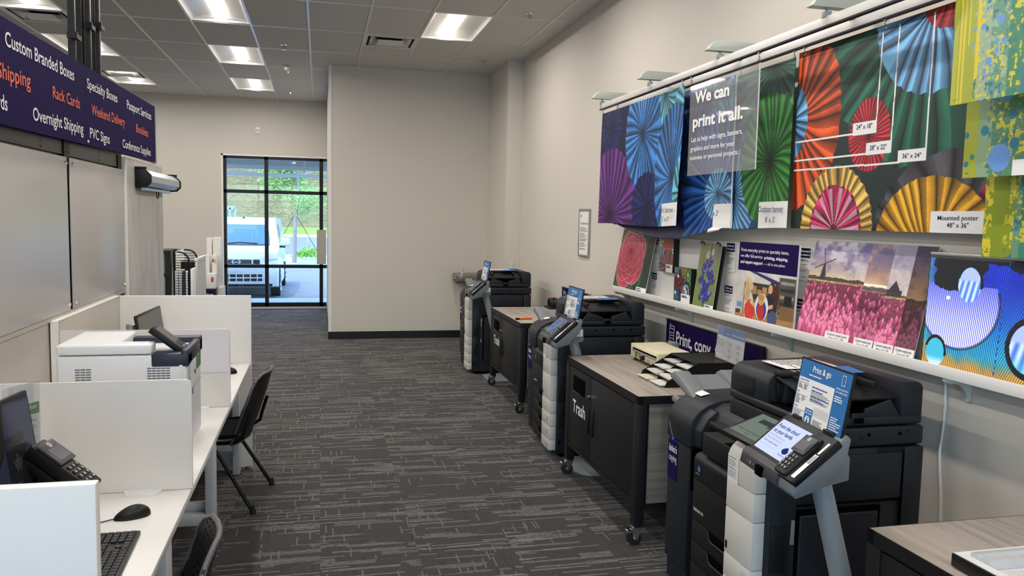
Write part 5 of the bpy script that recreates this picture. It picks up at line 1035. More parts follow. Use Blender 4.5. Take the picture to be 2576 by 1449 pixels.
def make_table():
    t = thing('trash_table', 'x', 'table', (.39, .635, 0)); P = lambda n, mb, m, par=None, ang=35: ob(n, mb, m, par or t, ang)
    L, D, Z = 1.27, .78, .822
    P('tabletop', MB().box(.004, D, .004, L - .004, Z - .018, Z, .0015), m_top)
    fr_ = MB().box(0, D, 0, .03, Z - .045, Z - .001).box(0, D, L - .03, L, Z - .045, Z - .001).box(0, .03, 0, L, Z - .045, Z - .001).box(D - .03, D, 0, L, Z - .045, Z - .001)
    P('top_frame', fr_, m_tbl)
    for x, y in ((0, 0), (0, L - .055), (D - .055, 0), (D - .055, L - .055)):
        P('leg', MB().box(x, x + .055, y, y + .055, .105, Z - .04, .002), m_tbl)
        cx, cy_ = x + .028, y + .028; ca = P('caster', MB().cyl((cx - .015, cy_ - .013, .04), (cx - .015, cy_ + .013, .04), .04, .04, 24), m_black, None, 50)
        ob('fork', MB().box(cx - .03, cx + .025, cy_ - .024, cy_ + .024, .094, .106, .002).prism([(cx - .035, .095), (cx + .025, .095), (cx - .002, .03), (cx - .024, .03)], 'y', cy_ - .022, cy_ - .017).prism([(cx - .035, .095), (cx + .025, .095), (cx - .002, .03), (cx - .024, .03)], 'y', cy_ + .017, cy_ + .022), m_chrome, ca)
        ob('brake', MB().box(cx - .065, cx - .03, cy_ - .016, cy_ + .016, .066, .092, .005), m_chrome, ca); ob('axle', MB().cyl((cx - .014, cy_ - .026, .04), (cx - .014, cy_ + .026, .04), .009, None, 12), m_chrome, ca)
    P('cabinet', MB().box(.018, D - .03, .056, L - .056, .235, Z - .05), m_tbl); P('bottom_rail', MB().box(.004, D - .03, .05, L - .05, .215, .238), m_tbl)
    P('side_panel', MB().box(.075, D - .06, .022, .034, .225, Z - .045), m_sidew); P('side_panel', MB().box(.075, D - .06, L - .034, L - .022, .225, Z - .045), m_sidew)
    ym = L*.60
    d1 = P('door', MB().box(.006, .020, ym + .003, L - .058, .243, Z - .055, .002), m_tbl); d2 = P('door', MB().box(.006, .020, .058, ym - .003, .243, Z - .055, .002), m_tbl)
    yo = (ym + L - .055)/2 + .01
    ob('trash_opening', MB().box(.003, .008, yo - .115, yo + .125, .615, .72, .001), m_cdark, d1); ob('opening_lip', MB().box(.0, .006, yo - .02, yo + .125, .605, .618, .002), mat('lip_dark', '4a4d55', .3, .6), d1)  # black slab on the door face, painted for the shade inside the hole
    f = FXN(.0055, yo + .125); q = MB(); letters(q, f, 'Trash', .0, .475, .082, .255, bold=.018, e=.001); ob('lettering', q, m_ink, d1, 0)
    ob('handle', MB().box(-.004, .008, ym + .028, ym + .046, .40, .575, .005), m_plas, d1); ob('handle', MB().box(-.004, .008, ym - .050, ym - .032, .40, .575, .005), m_plas, d2)
    lk = ob('lock', MB().cyl((.008, ym + .036, .64), (-.006, ym + .036, .64), .012, None, 16), m_lock, d1); ob('key', MB().box(-.02, -.004, ym + .034, ym + .038, .63, .655), m_lock, d1)
    return t
tb = make_table(); tb.location = (2.035, 4.535, 0); tb['label'] = 'black trash table with wood grain top between the closest and middle copiers'; tb['group'] = 'black trash tables'
dup(tb, (2.125, 7.46, 0), 0, 'black trash table with wood grain top between the middle and farthest copiers', 'black trash tables')
dup(tb, (2.042, 1.44, 0), 0, 'black table with wood grain top at the bottom right corner, holding the paper trimmer', 'black trash tables')
# ------------------------------------------------------------------ things on the near trash table
ZT = .822
m_creamp = mat('aged_cream_plastic', 'ddd3b4', .5, var=.03); m_beige = mat('beige_panel', 'd9cfab', .5)
lx0, lx1, ly0, ly1 = 2.04, 2.28, 4.535, 4.985
t = thing('laminator', 'cream laminating machine with green and orange switches on the trash table', 'laminator', ((lx0 + lx1)/2, (ly0 + ly1)/2, ZT))
ob('base', MB().box(lx0, lx1, ly0, ly1, ZT + .022, ZT + .075, .004), m_creamp, t); ob('top', MB().prism([(lx0 - .002, ZT + .088), (lx0 + .01, ZT + .112), (lx1 - .03, ZT + .118), (lx1, ZT + .10), (lx1, ZT + .075), (lx0 + .01, ZT + .075)], 'y', ly0 + .02, ly1 - .02, .003), m_creamp, t)
ob('end_cap', MB().box(lx0 - .006, lx1 + .004, ly0, ly0 + .03, ZT + .022, ZT + .112, .006), m_beige, t); ob('end_cap', MB().box(lx0 - .006, lx1 + .004, ly1 - .03, ly1, ZT + .022, ZT + .112, .006), m_beige, t)
ob('feed_slot', MB().box(lx0 - .003, lx0 + .01, ly0 + .032, ly1 - .032, ZT + .078, ZT + .087), m_cdark, t); ob('slot_lip', MB().box(lx0 - .012, lx0 + .01, ly0 + .032, ly1 - .032, ZT + .070, ZT + .076, .001), m_silver, t)
for y, c, nm in ((ly1 - .09, '1f8f55', 'green'), (ly1 - .145, 'e0602c', 'orange')):
    s_ = ob('switch', MB().box(lx0 - .006, lx0 + .004, y - .016, y + .012, ZT + .030, ZT + .064, .003), mat(nm + '_switch', c, .3), t); s_['label'] = nm + ' switch'
ob('dial', MB().cyl((lx0 + .002, ly1 - .215, ZT + .045), (lx0 - .022, ly1 - .215, ZT + .045), .017, .014, 20), m_plas, t)
f = FXN(lx0 - .0012, ly1 - .25); q = MB(); rect(q, f, .0, .11, .825 + .025, .825 + .060, .0004); ob('control_plate', q, m_beige, t, 0); q = MB(); lines(q, f, .02, .09, .868, .850, 3, .003, .001); ob('control_print', q, m_grey_txt, t, 0)
for x in (lx0 + .02, lx1 - .02):
    for y in (ly0 + .03, ly1 - .03): ob('foot', MB().cyl((x, y, ZT), (x, y, ZT + .024), .011, None, 12), m_black, t)
ob('exit_flap', MB().box(lx1 + .0, lx1 + .06, ly1 - .10, ly1 - .03, ZT + .06, ZT + .12, .004), m_cgrey, t)
# paper sorter: four stepped trays with two columns
sx0, sx1, sy0, sy1 = 1.878, 2.36, 4.085, 4.44
t = thing('paper_sorter', 'black desktop paper sorter with stepped slots full of paper on the trash table', 'sorter', ((sx0 + sx1)/2, (sy0 + sy1)/2, ZT))
prof_ = [(sx0, ZT + .002), (sx1, ZT + .002), (sx1, ZT + .135), (sx0 + .20, ZT + .135), (sx0 + .015, ZT + .035)]
for y in (sy0, sy1 - .006): ob('side_wall', MB().prism(prof_, 'y', y, y + .006), m_plas, t)
ob('divider', MB().prism([(a + (.03 if a < sx0 + .1 else 0), b) for a, b in prof_[:2]] + [(sx1, ZT + .13), (sx0 + .215, ZT + .13), (sx0 + .045, ZT + .035)], 'y', sy0 + .18, sy0 + .184), m_plas, t)
trs = [(.0, .003), (.045, .030), (.095, .060), (.145, .090), (.19, .128)]
for dx, dz_ in trs: ob('shelf', MB().box(sx0 + dx, sx1, sy0 + .004, sy1 - .004, ZT + dz_, ZT + dz_ + .004), m_plas, t)
ob('rear_wall', MB().box(sx1 - .006, sx1, sy0, sy1, ZT + .002, ZT + .135), m_plas, t)
cols = ['dcd9d2', 'd8d2ba', 'dddcd9', 'cfccc6', 'd6d3cc', 'dbdad7', 'e0dfda', 'c9c6bf']
i = 0
for j, (dx, dz_) in enumerate(trs[:-1]):
    for c_, (ya, yb) in enumerate(((sy0 + .010, sy0 + .176), (sy0 + .19, sy1 - .010))):
        ov = [.02, .004, .006, -.004][j] + .006*c_; th = [.008, .017, .011, .012][j]
        lbs = ['near', 'far']; m_ = mat('paper_' + cols[i], cols[i], .6, var=.03)
        z = ZT + dz_ + .0042; s = MB(); rs_ = random.Random(i*7 + 3)
        for q_ in range(4):
            d0, d1, d2 = rs_.uniform(-.004, .010), rs_.uniform(-.006, .006), rs_.uniform(0, .004); za = z + th*.9*q_/4; s.prism([(sx0 + dx - ov + d0, ya + .003 + d2), (sx0 + dx - ov + d0 + d1, yb - .003), (sx0 + dx + .22, yb - .003), (sx0 + dx + .22, ya + .003 + d2)], 'z', za, za + th*.9/4 - .0004)
        st_ = ob('paper_stack', s, m_)
        tag(st_, 'paper stack in the %s slot of the black sorter, %s column' % (['lowest', 'second lowest', 'third', 'top'][j], ['nearer', 'laminator side'][c_]), 'paper', 'paper stacks in the sorter'); i += 1
# laminator instructions in an acrylic stand on the sorter
A = at(1808, 817, 'x', 2.29); B = at(1876, 839, 'x', 2.27); u = Vector((B.x - A.x, B.y - A.y, 0)).normalized(); L = Vector((B.x - A.x, B.y - A.y)).length; hh = A.z - (ZT + .137)
fr = Frame((A.x, A.y, ZT + .1365), u, (.06*-u.y*-1*0 + .05, 0, .998)); 
fr = Frame((A.x - .012, A.y, ZT + .1365), u, (.07, 0, .997))
t = thing('instruction_stand', 'clear acrylic stand with a blue headed laminator instruction sheet, on the black sorter', 'sign holder', (A.x, (A.y + B.y)/2, ZT + .136))
ob('acrylic', fbox(fr, -.004, L + .006, .0, hh + .002, .0014, .003), m_acr, t); ob('acrylic_foot', MB().box(A.x - .01, A.x + .07, B.y - .0, A.y, ZT + .1355, ZT + .1375), m_acr, t)
q = MB(); rect(q, fr, 0, L, .004, hh, 0); sh_ = ob('sheet', q, m_paper, t, 0); q = MB(); rect(q, fr, 0, L, hh*.72, hh, .0006); ob('blue_header', q, m_blue, sh_, 0)
q = MB(); letters(q, fr, 'Self-service laminator', L*.55, hh*.80, .012, L*.42, bold=.014, e=.0011); lines(q, fr, L*.3, L*.55, hh*.84, hh*.78, 1, .003, .0011); ob('header_text', q, m_ink, sh_, 0)
q = MB(); lines(q, fr, .01, L*.14, hh*.66, hh*.45, 5, .003, .0008); lines(q, fr, L*.17, L*.27, hh*.63, hh*.40, 5, .003, .0008, 3)
for a in (.32, .62):
    for b in (.5, .32, .14): lines(q, fr, L*(a + .13), L*(a + .27), hh*(b + .09), hh*(b - .04), 5, .0025, .0008, int(a*50 + b*99)); stroke(q, fr, [(L*a, hh*b), (L*(a + .10), hh*(b - .03)), (L*(a + .10), hh*(b + .07)), (L*a, hh*(b + .10)), (L*a, hh*b)], .0012, .0008)
ob('sheet_print', q, mat('pale_grey_print', '9a9da3', .5), sh_, 0)
# purple wall signs behind the tables
def wall_sign(y0, y1, lb):
    t = thing('purple_wall_sign', lb, 'sign', (2.535, (y0 + y1)/2, .78), 'purple print and copy signs low on the wall')
    ob('board', MB().box(2.525, 2.54, y0, y1, .80, 1.022), m_purple, t); ob('top_cap', MB().box(2.52, 2.545, y0 - .008, y1 + .008, 1.022, 1.03, .002).box(2.52, 2.545, y0 - .01, y0, .79, 1.03), m_plas, t)
    for y in (y0 + .1, y1 - .1): ob('wall_mount', MB().box(2.54, XW, y - .02, y + .02, .88, .94), m_plas, t)
    f = FXN(2.5242, y1); q = MB(); letters(q, f, 'Print, copy, fax', .175, .868, .088, .74, bold=.02, e=.0006); ob('lettering', q, m_ink, t, 0)
    q = MB(); S_ = lambda *p: stroke(q, f, p, .006, .0006); S_((.05, .845), (.05, .865), (.06, .87), (.06, .935), (.135, .935), (.135, .87), (.145, .865), (.145, .845), (.05, .845)); S_((.06, .915), (.135, .915)); S_((.06, .893), (.135, .893)); S_((.06, .87), (.135, .87)); S_((.06, .94), (.06, .965), (.135, .965), (.135, .94)); S_((.07, .965), (.08, .985), (.14, .985), (.14, .95)); S_((.06, .98), (.075, 1.0)); ob('copier_icon', q, m_ink, t, 0)
wall_sign(4.17, 5.50, 'purple sign reading print, copy, fax on the wall behind the sorter and laminator')
wall_sign(6.93, 8.17, 'purple sign mostly hidden behind the middle copier, showing only its printer icon')
# far trash table: punch and marker
t = thing('paper_punch', 'black paper punch with an orange tip on the farther trash table by the wall', 'punch', (2.38, 7.97, ZT))
ob('base', MB().box(2.30, 2.46, 7.86, 8.06, ZT, ZT + .02, .005), m_plas, t); ob('body', MB().prism([(7.88, ZT + .02), (8.05, ZT + .02), (8.06, ZT + .07), (8.02, ZT + .105), (7.93, ZT + .075), (7.88, ZT + .07)], 'x', 2.33, 2.43, .008), m_plas, t); ob('orange_tip', MB().sphere((2.38, 8.0, ZT + .11), .014, 10), mat('orange_plastic', 'e8612c', .4), t)
q = MB().cyl((1.775, 7.06, ZT + .009), (1.905, 7.085, ZT + .009), .009, None, 12); t = thing('marker_pen', 'orange marker with a dark cap lying on the farther trash table edge', 'pen', (1.84, 7.07, ZT)); ob('barrel', q, mat('orange_plastic', 'e8612c', .4), t, 50); ob('cap', MB().cyl((1.745, 7.054, ZT + .0095), (1.78, 7.061, ZT + .0095), .0095, None, 12), m_plas, t, 50)
# paper trimmer on the corner table
x0, y1 = 1.69, 1.782; x1, y0 = 2.17, 1.16; zt = ZT + .042
t = thing('paper_trimmer', 'black and white paper trimmer with a clear ruler bar on the corner table', 'paper trimmer', ((x0 + x1)/2, (y0 + y1)/2, ZT))
ob('base', MB().box(x0, x1, y0, y1, ZT + .004, zt - .002, .003), m_plas, t); ob('bed', MB().box(x0 + .004, x1 - .004, y0 + .004, y1 - .004, zt - .002, zt), mat('trimmer_white', 'dedddb', .4), t)
for x in (x0 + .03, x1 - .03):
    for y in (y0 + .03, y1 - .03): ob('foot', MB().cyl((x, y, ZT), (x, y, ZT + .005), .012, None, 10), m_black, t)
ob('ruler_bar', MB().prism([(y1 - .035, zt), (y1 - .035, zt + .012), (y1 - .055, zt + .014), (y1 - .065, zt + .006), (y1 - .085, zt + .010), (y1 - .125, zt + .003), (y1 - .125, zt)], 'x', x0 + .03, x1), mat('clear_rail', 'b9bcbc', .12, .0, .8, var=.15, vs=30), t)
q = MB(); tf = Frame((x0, y1, zt + .0005), (1, 0, 0), (0, 1, 0))
for k in range(16): rect(q, tf, .035 + .0125*k, .0358 + .0125*k, -.215 + .004*k, -.128, .0003)
for k in range(8): rect(q, tf, .035, .235 - .02*k, -.14 - .011*k, -.1394 - .011*k, .0003)
ob('grid_lines', q, m_grey_txt, t, 0); ob('cutter_head', MB().box(2.05, 2.12, y1 - .06, y1 - .01, zt, zt + .03, .006), m_plas, t)
# drinking fountain on the jutting wall
t = thing('drinking_fountain', 'grey drinking fountain on the jutting wall behind the farthest copier', 'fountain', (2.04, 11.2, .80)); m_st = mat('brushed_steel', '8f8d88', .35, .8, var=.04)
ob('basin', MB().prism([(1.86, 11.38), (1.86, 11.08)] + [(1.95 - .09*math.cos(k*math.pi/12), 11.08 - .06*math.sin(k*math.pi/12)) for k in range(1, 7)] + [(2.21, 11.02), (2.24, 11.05), (2.24, 11.38)], 'z', .84, .945, .012, 3), m_st, t); ob('backplate', MB().box(1.90, 2.20, 11.36, PY - .001, .80, .945, .005), m_st, t)
ob('bubbler', MB().cyl((1.955, 11.12, .945), (1.955, 11.12, .985), .018, .012, 16).sphere((1.955, 11.12, .99), .016, 12), m_chrome, t); ob('mouth_guard', MB().cyl((1.955, 11.12, 1.0), (1.955, 11.12, 1.035), .016, .022, 14), m_cream, t); ob('push_bar', MB().cyl((1.86, 11.15, .88), (1.845, 11.15, .88), .03, .028, 18), m_st, t)
# white cord from the shelf down behind the corner table
pts = [at(2378, 958, 'x', XW - .012), at(2379, 1010, 'x', XW - .012), at(2372, 1085, 'x', XW - .012), at(2362, 1140, 'x', XW - .012), at(2367, 1240, 'x', XW - .012), at(2366, 1310, 'x', XW - .012)]; e = pts[-1]; pts += [Vector((XW - .012, e.y, .3)), Vector((XW - .012, e.y + .01, .05))]
tag(ob('power_cord', MB().tube(pts, .006, 8, 2), m_white, None, 60), 'white power cord hanging down the wall below the lit picture screen', 'cord')
# ================================================================== display wall on the right
m_rail = mat('white_aluminium_rail', 'dedcd8', .35, .1, .6, var=.01); m_groove = mat('rail_groove', '24212e', .6); m_plate = mat('pale_green_metal', 'c3cac3', .5, var=.01)
R1, R2 = 2.30, 2.45; RZ = 2.668
ya0, ya1 = 6.47, .2
for X, y1, lb in ((R1, ya0, 'white hanging rail farther from the wall, carrying the fabric banner and clear sign'), (R2, ya0, 'white hanging rail closer to the wall, carrying the outdoor banner and large poster')):
    t = thing('hanging_rail', lb, 'rail', (X, 3.4, RZ), 'rails for hanging prints')
    ob('rail', MB().box(X - .012, X + .012, ya1, y1, RZ + .008, RZ + .050, .002), m_rail, t); ob('groove', MB().box(X - .0137, X + .0137, ya1, y1 + .002, RZ + .0005, RZ + .0085), m_groove, t)
for k, (px, py) in enumerate([(1515, 262), (1635, 215), (1811, 147), (2079, 45)]):
    y = at(px, py, 'x', R1).y; t = thing('rail_bracket', ['rail bracket at the far end, above the dark end of the fabric banner', 'second rail bracket from the far end, above the fabric banner', 'third rail bracket from the far end, above the clear sign', 'rail bracket cut by the top edge of the photo, above the large poster'][k], 'bracket', (R1, y, RZ), 'brackets holding the rails')
    z0 = RZ + .098; ob('cover_plate', MB().prism([(2.215, z0), (2.235, z0 - .004), (XW, z0 - .004), (XW, z0 + .052), (2.27, z0 + .052), (2.235, z0 + .028)], 'y', y - .02, y + .02, .003), m_plate, t); ob('lip', MB().box(2.205, XW - .002, y - .026, y + .026, z0 - .008, z0 - .003), m_plate, t)
    for X in (R1, R2): ob('rod', MB().cyl((X, y, RZ + .052), (X, y, z0), .007, None, 10), m_silver, t); ob('clip', MB().box(X - .014, X + .014, y - .02, y + .02, RZ + .045, RZ + .075, .002), m_silver, t)
def hook(X, y, lb, zt=RZ, drop=.045):
    t = ob('hanging_hook', MB().tube([(X, y, zt + .003), (X, y, zt - .008), (X - .010, y - .004, zt - .016), (X, y, zt - .026), (X + .008, y + .004, zt - .034), (X, y, zt - drop), (X - .009, y - .004, zt - drop + .010)], .0028, 6, 2).box(X - .008, X + .008, y - .008, y + .008, zt - .006, zt + .002), m_chrome, None, 60); tag(t, lb, 'hook', 'metal hooks on the rails')
# pictures -----------------------------------------------------------------------------------------------------------
CR_ = {k: rgb(v) for k, v in dict(navy='1c2360', royal='2f5fae', blue='3f7fc8', sky='6fa9dc', teal='5fa9be', dteal='2f7f95', purple='6a2f86', green='2f8a3a', dgreen='1f5f4c', ogreen='2f7a2f', orange='d9572c', red='c2323f', pink='d6356b', gold='d2b26a', cream='f0e3c2', yellow='dda02c', grey='4a4a50', dblue='1f4c8c', white='f2f1ee').items()}
def bans(fr): return lambda px, py: fr.ab(px, py)
def rad(fr, c, px, py): a, b = fr.ab(*c); x, y = fr.ab(px, py); return math.hypot(a - x, b - y)
def Rz(I, A, B, fr, c, edge, col, n, seed, **kw): a, b = fr.ab(*c); return rosette(I, A, B, a, b, rad(fr, c, *edge), CR_[col] if isinstance(col, str) else col, n, seed, **kw)
def label_text(fr, rows, par, e=.0025, nm='caption_text'):
    q = MB()
    for s, a, b, h, w_ in rows: letters(q, fr, s, a, b, h, w_, 'c', .006, e)
    return ob(nm, q, m_navy, par, 0)
# --- fabric banner on the front rail
y0 = at(1517, 288, 'x', R1).y; y1 = at(1722, 213, 'x', R1).y; FW, FH = y0 - y1 + .0, .914; fz = 2.632 - FH
ff = FXN(R1, y0, fz)
def fabric(A, B):
    I = np.ones(A.shape + (3,))*CR_['navy']*.55
    z = lambda u, v: (1480 + u/3.293, 180 + v/3.293)
    Rz(I, A, B, ff, z(200, 480), z(200, 690), 'navy', 44, 1, dark=.3); Rz(I, A, B, ff, z(635, 190), z(560, 520), 'teal', 46, 3, dark=.4); Rz(I, A, B, ff, z(820, 300), z(800, 60), 'teal', 30, 33, dark=.6)
    Rz(I, A, B, ff, z(310, 1260), z(300, 1130), 'dblue', 30, 6); Rz(I, A, B, ff, z(185, 1190), z(215, 640), 'purple', 60, 2, dark=.35); Rz(I, A, B, ff, z(445, 510), z(390, 965), 'blue', 54, 4, dark=.3, squash=.78)
    Rz(I, A, B, ff, z(465, 1110), z(470, 830), 'navy', 40, 5, dark=.4); Rz(I, A, B, ff, z(700, 880), z(660, 300), 'blue', 58, 7, dark=.35, squash=.7); Rz(I, A, B, ff, z(800, 1000), z(790, 640), 'teal', 22, 8, dark=.7, squash=.55)
    a0, b0 = ff.ab(*z(622, 1275)); put(I, (A > FW - .30) & (B < .155), CR_['white']); return I
def wavy(amp, ph, edge=0):
    def f(A, B): d = amp*(np.sin(A*4.2 + ph) + .5*np.sin(A*9 + ph*2))*(1 - B/FH*.85); P = flat(ff)(A, B); P[..., 0] += -d + .0; P[..., 1] += .02*np.sin(B*5 + 1)*(A/FW - .4); P[..., 2] += .008*np.sin(A*4.2 + ph)*(1 - B/FH); return P
    return f
t = thing('fabric_banner', 'blue and purple fabric banner of paper fans at the far end', 'banner', (R1, (y0 + y1)/2, fz)); m_cloth = paintmat('printed_cloth', .7); m_vinyl = paintmat('printed_vinyl', .38); m_boardp = paintmat('printed_board', .42); m_gloss = paintmat('printed_gloss', .15, coat=.4)
ob_ = painted('banner_cloth', fabric, FW, FH, 300, 260, wavy(.018, .6), m_cloth, t, .002)
tf = FXN(R1 - .03, y0, fz); label_text(tf, [('Fabric banner', FW - .15, .095, .034, .25), ("5' x 3'", FW - .15, .035, .03, .11)], t, .004)
for a, lb in ((.01, 'small metal hook at the far top corner of the fabric banner'), (FW - .02, 'small metal hook at the near top corner of the fabric banner')): hook(R1, y0 - a, lb)
# --- outdoor banner, indoor banner and their drooping bottom on the rear rail
X = R2; oy1 = at(2003, 135, 'x', X).y; OW, OH = 2.44, .914; oz = 2.632 - OH; of = FXN(X, oy1 + OW, oz); z3 = lambda u, v: (1480 + u/3.293, 180 + v/3.293)
def outdoor(A, B):
    I = np.ones(A.shape + (3,))*rgb('173c6b')
    Rz(I, A, B, of, z3(1390, 300), z3(1250, 520), 'royal', 40, 21, dark=.4); Rz(I, A, B, of, z3(620, 1000), z3(800, 640), 'royal', 50, 22); Rz(I, A, B, of, z3(900, 1050), z3(900, 720), 'dblue', 60, 23, dark=.4)
    Rz(I, A, B, of, z3(1560, -60), z3(1560, 640), 'dgreen', 60, 24, dark=.3); Rz(I, A, B, of, z3(1690, 1120), z3(1690, 900), 'dteal', 40, 27); Rz(I, A, B, of, z3(1200, 1030), z3(1330, 1300), 'sky', 60, 25, dark=.4)
    Rz(I, A, B, of, z3(1760, 330), z3(1760, 130), 'green', 30, 28, dark=.6); Rz(I, A, B, of, z3(1505, 740), z3(1570, 160), 'ogreen', 52, 26, dark=.22, squash=.80)
    put(I, (A > OW - .30) & (B < .155), CR_['white']); return I
def vin(A, B): P = flat(of)(A, B); w_ = np.clip((A - 1.7)/.74, 0, 1); P[..., 0] -= .010*(1 + np.sin(A*5))*(1 - B/OH) ; P[..., 2] += .012*np.clip((.2 - B)/.2, 0, 1)*np.sin(A*3.1); return P
t = thing('outdoor_banner', 'vinyl outdoor banner with a large green paper fan, hung behind the clear sign', 'banner', (X, oy1 + OW/2, oz))
painted('banner_sheet', outdoor, OW, OH, 420, 240, vin, m_vinyl, t, .0015); label_text(FXN(X - .012, oy1 + OW, oz), [('Outdoor banner', OW - .15, .098, .034, .25), ("8' x 3'", OW - .15, .04, .03, .10)], t, .004)
hook(R2, oy1 + .012, 'small metal hook at the near top corner of the green outdoor banner')
iy1 = at(1856, 195, 'x', R2 - .03).y; IX = R2 - .035; IW = 1.83; IH = .914; iz = 2.632 - IH; inf = FXN(IX, iy1 + IW, iz)
def indoor(A, B):
    I = np.ones(A.shape + (3,))*rgb('12284f')
    Rz(I, A, B, inf, z3(1000, 300), z3(1000, 80), 'dteal', 30, 31); Rz(I, A, B, inf, z3(860, 560), z3(700, 800), 'dblue', 40, 32); Rz(I, A, B, inf, z3(1230, 240), z3(1200, 20), 'sky', 30, 35, dark=.5); Rz(I, A, B, inf, z3(1180, 400), z3(1080, 700), 'dteal', 34, 36, dark=.6); Rz(I, A, B, inf, z3(1380, 300), z3(1250, 170), 'royal', 36, 37, dark=.5)
    Rz(I, A, B, inf, z3(1075, 1010), z3(800, 800), 'royal', 76, 34, dark=.3); Rz(I, A, B, inf, z3(640, 1330), z3(820, 1180), 'navy', 44, 38, dark=.4); Rz(I, A, B, inf, z3(1075, 1010), z3(1075, 800), 'sky', 46, 39, dark=.35)
    put(I, (A > IW - .21) & (B < .15), CR_['white']); return I
def droop(A, B):
    P = flat(inf)(A, B); k = np.clip((1.72 - A)/1.0, 0, 1); s = np.clip((.34 - B)/.34, 0, 1); bow = np.clip(np.sin(np.clip((A - .1)/1.62, 0, 1)*np.pi), 0, 1)
    P[..., 0] -= .05*s**2*k + .015*np.sin(A*5 + 1)*(1 - B/IH); P[..., 2] -= .09*bow*s**1.3*(k > 0)*np.minimum(1, k*4); return P
t = thing('indoor_banner', 'dark blue vinyl banner bowing out below the fabric banner, its bottom edge curled', 'banner', (IX, iy1 + IW/2, iz - .1))
painted('banner_sheet', indoor, IW, IH, 360, 260, droop, m_vinyl, t, .0015); label_text(FXN(IX - .012, iy1 + IW, iz), [("x 3'", IW - .16, .075, .032, .07)], t, .006)
ob('white_edge', MB().box(IX - .003, IX + .003, iy1 - .002, iy1 + .004, iz, iz + IH), m_ink, t)
ob('curled_corner', MB().grid(lambda a, b: (IX - .02 - .03*math.sin(b*2.2), iy1 + .20 - .15*a, iz + .002 - .035*b*(1 - .6*a)), 10, 8), m_ink, t, 60, solid=.0015)
hook(R2, iy1 + .012, 'small metal hook on the dark blue banner, seen through the clear sign')
# --- clear hanging sign
a0, a1 = at(1738, 222, 'x', R1).y, at(1913, 163, 'x', R1).y; z0_, z1_ = 2.044, 2.612; cf = FXN(R1 - .0, a0, z0_); CW, CHh = a0 - a1, z1_ - z0_
t = thing('clear_sign', 'clear hanging sign saying we can print it all, in front of the banners', 'sign', (R1, (a0 + a1)/2, z0_))
m_clr = glass('clear_sign_plastic', (.96, .965, .975), .10, .10, (.85, .85, .9), .03)  # diffuse haze mixed in stands for the pale ceiling and wall it reflects
ob('sheet', fbox(cf, 0, CW, 0, CHh, -.002, .002), m_clr, t); ob('polished_edge', fbox(cf, CW - .004, CW + .001, 0, CHh, -.0025, .0025), mat('edge_white', 'dfe6e8', .2), t)
q = MB()
for s, BL, BR, TL in (('We can', (885, 265), (1170, 195), (890, 172)), ('print it all.', (868, 465), (1283, 384), (868, 372)), ('Let us help with signs, banners,', (857, 587), (1280, 512), (857, 548)), ('graphics and more for your', (850, 662), (1215, 612), (850, 625)), ('business or personal projects.', (846, 735), (1246, 684), (846, 700))):
    ob('lettering', letters_px(MB(), cf, s, z3(*BL), z3(*BR), z3(*TL), bold=.034 if s in ('We can', 'print it all.') else .012, e=.003), m_ink, t, 0)
for a, lb in ((.012, 'small metal hook at the far top corner of the clear sign'), (CW - .012, 'small metal hook at the near top corner of the clear sign')): hook(R1, a0 - a, lb)
